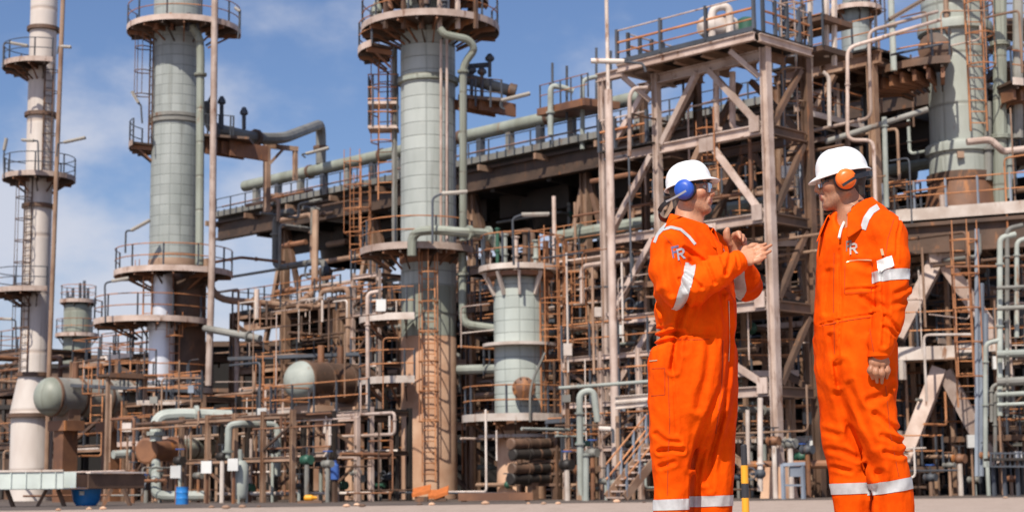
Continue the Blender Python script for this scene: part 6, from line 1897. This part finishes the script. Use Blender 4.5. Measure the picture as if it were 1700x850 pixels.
    for s_ in (ear, -ear):
        c_ = H(-.004, .094*s_, -.002)
        axv = hl*s_
        rr = head['cup']
        mb = MB()
        prof = [(rr*.96, -.012), (rr, -.008), (rr, .006), (rr*.96, .012), (rr*.86, .019), (rr*.80, .0195), (rr*.76, .023), (rr*.4, .027), (.0006, .028)]
        Vc = []
        NN = 28
        for (r_, z) in prof:
            for k in range(NN):
                a = 2*PI*k/NN
                Vc.append(c_+axv*z+(hf*math.cos(a)*r_*head['cup_w']+hu*math.sin(a)*r_))
        Fc = [(j*NN+k, j*NN+(k+1) % NN, (j+1)*NN+(k+1) % NN, (j+1)*NN+k) for j in range(len(prof)-1) for k in range(NN)]
        cup = mesh_obj('ear_defender', Vc, Fc, M[head['cup_mat']], t)
        cush = [c_-axv*.012+(hf*math.cos(2*PI*k/24)*rr*.86*head['cup_w']+hu*math.sin(2*PI*k/24)*rr*.86) for k in range(24)]
        MB().tube([Vector(p) for p in cush], .013, 8, closed=True).build('cushion', M['black'], cup)
        if s_ == ear: ed = cup
    for nm, mt, pts, w_, th in head['straps']:
        pts3 = bend([Vector(P_(*p)) for p in pts], .05, 6)
        Vs = []
        for i, p in enumerate(pts3):
            d = (pts3[min(i+1, len(pts3)-1)]-pts3[max(i-1, 0)]).normalized()
            out_ = Vector((0, -1, 0)) if abs(d.y) < .8 else Vector((-1 if ear < 0 else 1, 0, 0))
            side = d.cross(out_).normalized(); nn = side.cross(d)
            for sx_, sy_ in ((-1, -1), (1, -1), (1, 1), (-1, 1)):
                Vs.append(p+side*(w_*sx_)+nn*(th*sy_))
        n_ = len(pts3)
        Fs = [(i*4+k, i*4+(k+1) % 4, i*4+4+(k+1) % 4, i*4+4+k) for i in range(n_-1) for k in range(4)]+[(3, 2, 1, 0), tuple(n_*4-4+k for k in range(4))]
        mesh_obj(nm, [tuple(v) for v in Vs], Fs, M[mt], ed, smooth=False)
    # --- safety glasses
    gl = []
    for z in (.030, .022, .008, -.008, -.020):
        for k in range(21):
            a = R(-60+120*k/20)
            notch = .010*math.exp(-(a/.22)**2) if z < 0 else 0
            gl.append(H(.022+.088*math.cos(a), .076*math.sin(a), z+notch-.002*abs(z)))
    go = mesh_obj('safety_glasses', gl, [(j*21+k, j*21+k+1, (j+1)*21+k+1, (j+1)*21+k) for j in range(4) for k in range(20)], M[head.get('lens', 'lens')], t)
    for s_ in (-1, 1):
        MB().bar(Vector(H(.052, .074*s_, .022)), Vector(H(-.01, .082*s_, .016)), .004, .009*hs, tuple(hu)).build('temple', M[head['temple']], go)
    MB().tube([Vector(H(.0225+.088*math.cos(R(-60+120*k/20)), .0765*math.sin(R(-60+120*k/20)), .031)) for k in range(21)], .0022, 5).build('brow_bar', M[head['temple']] if head['temple'] != 'frame_orange' else M['black'], go)
    # --- collar: a folded strip round the neck, tips lying on the chest
    cb = P_(*collar['at'])
    Vk = []
    NK = 44
    phi0 = collar['open']
    lean = collar['lean']
    for k in range(NK+1):
        ph = R(-180+phi0+(360-2*phi0)*k/NK)           # 0 = nape
        e = -fwd*math.cos(ph)+lft*math.sin(ph)
        f = (1-math.cos(ph))/2                       # 0 at the nape, 1 in front
        rn = collar['r']*(1+.10*f)
        drop = lean*f
        base = cb+fwd*(.02+.03*f)
        tip = max(0, abs(ph)/R(180-phi0)-.72)/.28
        w_ = .004*math.sin(ph*7)
        Vk += [base+e*(rn-.012)+np.array((0, 0, -.05-drop)), base+e*(rn+w_*.5)+np.array((0, 0, .020-drop)), base+e*(rn+.010)+np.array((0, 0, .030-drop)),
               base+e*(rn+.024+.006*f+w_)+np.array((0, 0, -.008-drop-.02*tip)), base+e*(rn+.040+.012*f+.006*tip+w_)+np.array((0, 0, -.052-drop-.055*tip))+fwd*.014*tip]
    ko = mesh_obj('collar', Vk, [(k*5+j, k*5+j+1, k*5+j+6, k*5+j+5) for k in range(NK) for j in range(4)], M['orange'], t)
    sm = ko.modifiers.new('thickness', 'SOLIDIFY'); sm.thickness = .006; sm.offset = 0
    sb = ko.modifiers.new('soft', 'SUBSURF'); sb.levels = 1; sb.render_levels = 1
    # --- cuffs: a stitched band at the end of each sleeve
    for ch_ in coverall['arms']:
        p0, p1 = Vector(P_(*ch_[-2][:3])), Vector(P_(*ch_[-1][:3]))
        dd = (p1-p0).normalized(); r_ = ch_[-1][3]*K+.004
        e_ = p1+dd*(r_*.55)
        MB().lathe(e_, [(r_*.86, -.006), (r_*.93, .002), (r_, -.001), (r_*1.02, -.012), (r_*1.01, -.034), (r_*1.03, -.040), (r_*.98, -.044)], 26, dd, caps=False).build('cuff', M['orange'], co)
    # --- boots
    for rows, dy in coverall['legs']:
        z, cx, cy, a, b = sect([rows[-1]], dy, 1)[0]
        o_ = np.array((cx, cy, 0))
        fb = lambda P, o_=o_: np.maximum(smin(smin(rc(o_+np.array((0, 0, .05)), o_+np.array((0, 0, .2)), .05, .052)(P), rc(o_+np.array((0, 0, .045)), o_+fwd*.16+np.array((0, 0, .035)), .05, .042)(P), .04), rc(o_-fwd*.05+np.array((0, 0, .04)), o_+fwd*.1+np.array((0, 0, .04)), .045, .047)(P), .02), .003-P[:, 2])
        vb, fbq = grow(fb, o_+np.array((-.3, -.3, -.02)), o_+np.array((.3, .3, .28)), .01)
        mesh_obj('boot', vb, fbq, M['boot'], t)
    return dict(t=t, P=P_, tape=tape, patch=patch, ribbon=ribbon, letter=letter, lay=lay, arms=arms, legs=legs, fwd=fwd, co=co, H=H, K=K)

# ---- worker with blue earmuffs
w1 = make_worker('worker in orange coverall with blue earmuffs and white hard hat, gesturing with both hands', 7.5, R(-22),
    coverall=dict(ratio=1.32, box=(1050, 330, 1300, 990), armk=.022, legk=.06,
        torso=[(372, 1140, 26), (388, 1142, 40), (410, 1145, 54), (450, 1150, 63), (500, 1155, 66), (535, 1157, 65), (562, 1156, 61), (600, 1151, 66), (650, 1151, 65), (695, 1151, 58), (740, 1150, 26)],
        legs=[([(585, 1122, 37), (640, 1122, 40), (700, 1119, 38), (750, 1117, 35), (780, 1117, 31), (805, 1116, 28), (840, 1115, 27.5), (880, 1114, 29), (940, 1113, 30)], -.09),
              ([(585, 1180, 36), (640, 1178, 41), (700, 1180, 40), (760, 1181, 37), (800, 1180, 37), (840, 1179, 35), (880, 1177, 34), (940, 1176, 32)], .07)],
        arms=[[(1112, 414, -.17, 29), (1110, 450, -.21, 28), (1122, 478, -.25, 27), (1150, 476, -.27, 28), (1190, 451, -.26, 24), (1214, 440, -.23, 18.5), (1222, 436, -.22, 16.5)],
              [(1182, 412, .17, 26), (1215, 445, .22, 25), (1240, 474, .20, 24), (1238, 462, .12, 22), (1230, 440, .04, 17)]],
        shoulders=[[(1136, 384, -.03, 18), (1116, 402, -.15, 23), (1112, 414, -.17, 28), (1110, 448, -.20, 27)], [(1150, 384, .05, 18), (1178, 404, .16, 22)]],
        cuts=[[(1140, 335, 0, 30), (1143, 374, -.01, 31)], [(1160, 380, -.05, 15), (1188, 402, -.10, 8), (1192, 430, -.13, 2)]]),
    creases=[
        ([(1086, 563), (1100, 559), (1126, 560)], .010, .014), ([(1088, 552), (1108, 548)], .008, .008), ([(1086, 574), (1112, 571)], .008, .008),
        ([(1132, 508), (1122, 540), (1116, 584), (1109, 618)], .014, .016), ([(1146, 508), (1134, 545), (1128, 590)], .012, .008),
        ([(1192, 495), (1201, 552), (1193, 643), (1160, 717), (1144, 775)], .013, .011),
        ([(1206, 505), (1209, 580), (1203, 640), (1188, 720), (1170, 800)], .012, .012),
        ([(1170, 560), (1166, 620), (1150, 680)], .016, .008),
        ([(1090, 750), (1108, 747), (1126, 749)], .010, .012), ([(1084, 722), (1100, 735), (1120, 737)], .010, .008), ([(1092, 775), (1112, 768)], .010, .008),
        ([(1147, 790), (1144, 850)], .010, .014), ([(1196, 690), (1180, 760), (1176, 810)], .012, .008),
        ([(1126, 470), (1150, 492)], .008, .010), ([(1116, 478), (1128, 498)], .008, .010), ([(1160, 452), (1172, 484)], .008, .008), ([(1184, 444), (1190, 470)], .007, .007), ([(1208, 434), (1212, 458)], .006, .006),
        ([(1102, 420), (1098, 460), (1104, 500)], .014, .010), ([(1128, 426), (1148, 436), (1160, 445)], .010, .010), ([(1090, 500), (1100, 530), (1096, 548)], .014, .010),
        ([(1109, 600), (1112, 660), (1116, 720)], .006, .005), ([(1120, 562), (1178, 563)], .004, .004),
        ([(1205, 408), (1200, 440), (1190, 470)], .010, .010)],
    body=dict(foot=(1145, 940), neck=(1140, 388), seed=4),
    head=dict(scale=.90, hat=.94, yaw=R(-24), pitch=R(3), at=(1147, 319), hat_pitch=8, ear=-1, cup=.047, cup_w=.98, cup_mat='muff_blue', temple='frame_orange',
        straps=[('wire_arm', 'wire', [(1139, 317, -.160), (1122, 327, -.150), (1106, 335, -.13)], .0045, .004),
                ('neck_band', 'black', [(1110, 333, -.132), (1099, 342, -.12), (1093, 354, -.09), (1097, 364, -.03), (1108, 367, .04), (1122, 345, .11), (1138, 322, .13)], .010, .003)]),
    hands=[[([(1216, 438, -.22, 11), (1230, 431, -.205, 10.5)], .01),
            ([(1232, 424, -.185, 8), (1247, 417, -.175, 6)], .012), ([(1232, 428, -.20, 8), (1249, 423, -.19, 6)], .012), ([(1232, 432, -.21, 8), (1249, 430, -.205, 5.6)], .012), ([(1231, 435, -.22, 7), (1246, 436, -.215, 5.2)], .012),
            ([(1247, 417, -.175, 4.3), (1259, 411, -.17, 3.9), (1271, 405, -.165, 3.0)], .004), ([(1249, 423, -.19, 4.3), (1264, 416, -.185, 3.9), (1280, 407, -.18, 3.0)], .004),
            ([(1249, 430, -.205, 4.1), (1264, 424, -.20, 3.7), (1279, 417, -.195, 2.9)], .004), ([(1246, 436, -.215, 3.8), (1259, 432, -.21, 3.4), (1271, 427, -.205, 2.7)], .004),
            ([(1229, 424, -.18, 6), (1238, 414, -.15, 4.8), (1249, 409, -.13, 4.0), (1257, 406, -.125, 3.3)], .006)],
           [([(1226, 435, .02, 10), (1220, 417, -.02, 10)], .01),
            ([(1220, 419, -.03, 9), (1213, 404, -.05, 7)], .012), ([(1222, 419, -.02, 9), (1219, 402, -.04, 7)], .012), ([(1224, 419, .0, 9), (1225, 404, -.02, 6)], .012),
            ([(1212, 406, -.06, 5), (1207, 395, -.07, 4.4), (1206, 386, -.075, 3.8), (1208, 380, -.08, 3.2)], .005),
            ([(1218, 403, -.05, 4.6), (1220, 391, -.07, 4.2), (1226, 388, -.10, 3.6), (1229, 395, -.12, 3.1)], .004),
            ([(1222, 404, -.03, 4.5), (1226, 393, -.05, 4.1), (1232, 393, -.08, 3.5), (1233, 400, -.10, 3.0)], .004),
            ([(1225, 406, -.01, 4.2), (1230, 397, -.03, 3.8), (1235, 398, -.06, 3.3), (1235, 405, -.08, 2.9)], .004),
            ([(1226, 409, .01, 3.8), (1232, 402, -.01, 3.4), (1236, 404, -.04, 3.0), (1236, 409, -.06, 2.6)], .004)]],
    collar=dict(at=(1137, 363), r=.076, open=36, lean=.075), skin=M['skin_a'], hair=M['hair_grey'])
P1 = w1['P']
w1['tape'](w1['arms'][0], P1(1135, 478, -.25), (.95, .0, -.28), .023, reach=.022, reach_c=.115)
w1['tape'](w1['arms'][1], P1(1225, 482, .12), (.88, .2, .42), .022, reach=.03)
w1['tape'](w1['legs'][0], P1(1115, 837, -.09), (-.03, 0, 1), .0235, reach=.03)
w1['tape'](w1['legs'][1], P1(1179, 831, .07), (-.02, 0, 1), .0235, reach=.03)
w1['ribbon']('shoulder_tape', M['silver'], [(1087, 403), (1092, 390), (1100, 382), (1114, 378), (1130, 382), (1144, 394), (1154, 406)], 4.6)
w1['letter']('F', M['fr_purple'], ((1114, 410), (1126, 407), (1129, 426), (1117, 429)), .002)
w1['letter']('R', M['fr_blue'], ((1122, 414), (1134, 411), (1138, 429), (1125, 433)), .0035)
w1['ribbon']('pocket_zip', M['zip'], [(1079, 599), (1092, 598)], 1.6)
w1['ribbon']('front_zip', M['zip'], [(1209, 500), (1211, 560), (1209, 600)], 1.0)

# ---- worker with orange earmuffs
w2 = make_worker('taller worker in orange coverall with orange earmuffs and white hard hat, arms hanging down', 7.3, R(-140),
    coverall=dict(ratio=1.25, box=(1330, 310, 1540, 990), armk=.016,
        torso=[(332, 1426, 22), (346, 1426, 36), (362, 1424, 48), (385, 1421, 54), (415, 1418, 55), (450, 1416, 55), (500, 1413, 54), (545, 1414, 56), (590, 1421, 57), (625, 1422, 55), (660, 1424, 42), (700, 1428, 20)],
        legs=[([(575, 1392, 30), (640, 1395, 33), (690, 1397, 34), (740, 1403, 34), (775, 1412, 34), (810, 1417, 34.5), (850, 1420, 31), (900, 1421, 30), (950, 1422, 28)], .08),
              ([(575, 1448, 32), (640, 1448, 33), (690, 1452, 34), (740, 1462, 34), (780, 1474, 32), (806, 1481, 30.5), (850, 1484, 30), (900, 1486, 30), (950, 1488, 28)], -.07)],
        arms=[[(1474, 392, -.14, 29), (1481, 435, -.17, 26.5), (1483, 480, -.18, 24.5), (1475, 530, -.19, 22), (1464, 570, -.20, 18), (1461, 582, -.20, 17)],
              [(1386, 390, .20, 26), (1382, 440, .25, 24), (1380, 490, .26, 22), (1374, 545, .25, 19), (1369, 578, .24, 16)]],
        shoulders=[[(1436, 358, -.03, 20), (1468, 380, -.13, 25), (1474, 394, -.14, 28), (1480, 425, -.165, 25)], [(1412, 362, .06, 18), (1390, 384, .18, 22)]],
        cuts=[[(1416, 305, 0, 30), (1418, 348, 0, 31)], [(1402, 358, -.06, 16), (1391, 380, -.14, 10), (1386, 412, -.19, 2)]]),
    creases=[
        ([(1386, 610), (1392, 653), (1412, 717), (1446, 785)], .020, .014), ([(1449, 785), (1452, 850)], .012, .010),
        ([(1374, 560), (1380, 600), (1388, 640)], .010, .008), ([(1361, 540), (1390, 534), (1440, 527)], .004, .005),
        ([(1402, 640), (1422, 700), (1440, 740)], .012, .008), ([(1440, 690), (1470, 712), (1492, 720)], .012, .010), ([(1450, 725), (1480, 735), (1506, 733)], .010, .008),
        ([(1455, 752), (1480, 757), (1504, 750)], .010, .009), ([(1378, 745), (1400, 750), (1420, 760)], .012, .009), ([(1370, 715), (1390, 722)], .012, .008), ([(1385, 775), (1410, 782)], .009, .008),
        ([(1450, 534), (1462, 548), (1470, 556)], .008, .010), ([(1448, 552), (1466, 564)], .007, .008), ([(1492, 500), (1478, 512), (1462, 516)], .010, .008), ([(1500, 470), (1486, 490), (1466, 498)], .010, .008),
        ([(1481, 372), (1471, 400), (1466, 450)], .005, .007), ([(1400, 440), (1430, 452), (1460, 440)], .014, .006), ([(1395, 487), (1440, 486)], .006, .005),
        ([(1420, 500), (1440, 515), (1452, 520)], .012, .008), ([(1372, 455), (1368, 520)], .012, .008), ([(1386, 420), (1388, 500), (1384, 600)], .005, .006),
        ([(1470, 640), (1452, 660), (1430, 668)], .014, .008), ([(1448, 450), (1450, 520), (1446, 580)], .010, .012)],
    body=dict(foot=(1450, 945), neck=(1421, 364), seed=11),
    head=dict(scale=.99, hat=.93, yaw=R(178), pitch=R(-5), at=(1397, 303), hat_pitch=-5, ear=1, cup=.046, cup_w=1.0, cup_mat='muff_orange', temple='black', lens='lens_dark',
        straps=[('band_arm', 'black', [(1399, 308, -.168), (1410, 301, -.165), (1423, 293, -.138)], .006, .004),
                ('neck_band', 'black', [(1420, 294, -.138), (1434, 290, -.12), (1446, 287, -.06), (1448, 292, .02), (1440, 294, .09), (1410, 302, .13)], .011, .003)]),
    hands=[[([(1462, 574, -.20, 11), (1461, 588, -.20, 10.5)], .01),
            ([(1458, 586, -.20, 8), (1448, 602, -.205, 6)], .012), ([(1460, 586, -.205, 8), (1456, 604, -.21, 6)], .012), ([(1463, 586, -.205, 8), (1465, 604, -.21, 5.8)], .012), ([(1465, 586, -.20, 7.5), (1472, 601, -.20, 5.4)], .012),
            ([(1448, 602, -.205, 4.4), (1445, 615, -.205, 4.0), (1449, 628, -.185, 3.3)], .003), ([(1456, 604, -.21, 4.4), (1454, 619, -.21, 4.0), (1456, 634, -.19, 3.3)], .003),
            ([(1465, 604, -.21, 4.3), (1464, 620, -.21, 3.9), (1464, 635, -.19, 3.2)], .003), ([(1472, 601, -.20, 4.0), (1473, 615, -.20, 3.6), (1472, 627, -.185, 3.0)], .003),
            ([(1455, 588, -.19, 6), (1446, 599, -.165, 4.8), (1442, 609, -.155, 4.2), (1443, 619, -.155, 3.4)], .006)],
           [([(1370, 574, .24, 10), (1367, 590, .24, 10)], .01),
            ([(1367, 588, .23, 8), (1362, 604, .22, 6)], .012), ([(1367, 588, .24, 8), (1365, 605, .24, 6)], .012), ([(1368, 588, .25, 8), (1368, 604, .26, 6)], .012),
            ([(1362, 604, .21, 4.3), (1360, 616, .21, 4), (1362, 626, .215, 3.2)], .003), ([(1363, 605, .23, 4.3), (1361, 618, .23, 4), (1363, 630, .235, 3.2)], .003),
            ([(1366, 605, .25, 4.3), (1365, 618, .25, 4), (1366, 630, .255, 3.2)], .003), ([(1369, 604, .27, 4), (1369, 615, .27, 3.6), (1369, 626, .27, 3.0)], .003),
            ([(1365, 588, .22, 6), (1360, 598, .19, 4.8), (1359, 608, .185, 4)], .006)]],
    collar=dict(at=(1419, 344), r=.074, open=36, lean=.075), skin=M['skin_b'], hair=M['hair'])
P2 = w2['P']
w2['tape'](w2['arms'][0], P2(1480, 459, -.17), (-.06, .0, 1), .024, reach=.022)
w2['tape'](w2['legs'][0], P2(1417, 810, .08), (-.03, 0, 1), .0235, reach=.03)
w2['tape'](w2['legs'][1], P2(1481, 806, -.07), (-.16, 0, 1), .025, reach=.03)
w2['ribbon']('shoulder_tape', M['silver'], [(1458, 344), (1447, 351), (1439, 363), (1433, 381)], 10.5)
w2['letter']('F', M['fr_grey'], ((1405, 400), (1414, 399), (1414, 416), (1405, 418)), .003)
w2['letter']('R', M['fr_light'], ((1411, 404), (1423, 403), (1425, 421), (1411, 423)), .0045)
w2['ribbon']('pocket_zip', M['zip'], [(1405, 436), (1412, 433), (1424, 431), (1448, 432)], 1.5)
w2['patch']('name_card', M['card'], ((1457, 433), (1481, 424), (1484, 441), (1459, 453)), 5, 5, .006)
w2['ribbon']('card_clip', M['zip'], [(1465, 414), (1467, 424)], 4, .008)
w2['ribbon']('pocket_seam', M['orange'], [(1396, 488), (1442, 486)], 1.2)
MB().tube(bend([Vector(P2(1403, 366, -.055)), Vector(P2(1396, 381, -.10)), Vector(P2(1393, 395, -.125))], .02), .006, 8).build('undershirt', M['undershirt'], w2['t'])

for pl in ([(1101, 391), (1119, 410), (1131, 440), (1133, 462)], [(1109, 618), (1112, 700), (1109, 760), (1108, 822)], [(1120, 563), (1150, 564), (1178, 563)], [(1082, 612), (1104, 611), (1104, 655), (1081, 657)], [(1200, 565), (1198, 640), (1188, 720)]):
    w1['ribbon']('seam', M['seam'], pl, 1.0, .0015)
for pl in ([(1484, 364), (1474, 396), (1468, 440)], [(1403, 434), (1402, 487), (1446, 485), (1448, 436)], [(1385, 420), (1384, 500), (1386, 598)], [(1364, 541), (1400, 533), (1446, 526)], [(1444, 545), (1452, 592)], [(1470, 640), (1478, 720), (1492, 790)]):
    w2['ribbon']('seam', M['seam'], pl, 1.0, .0015)
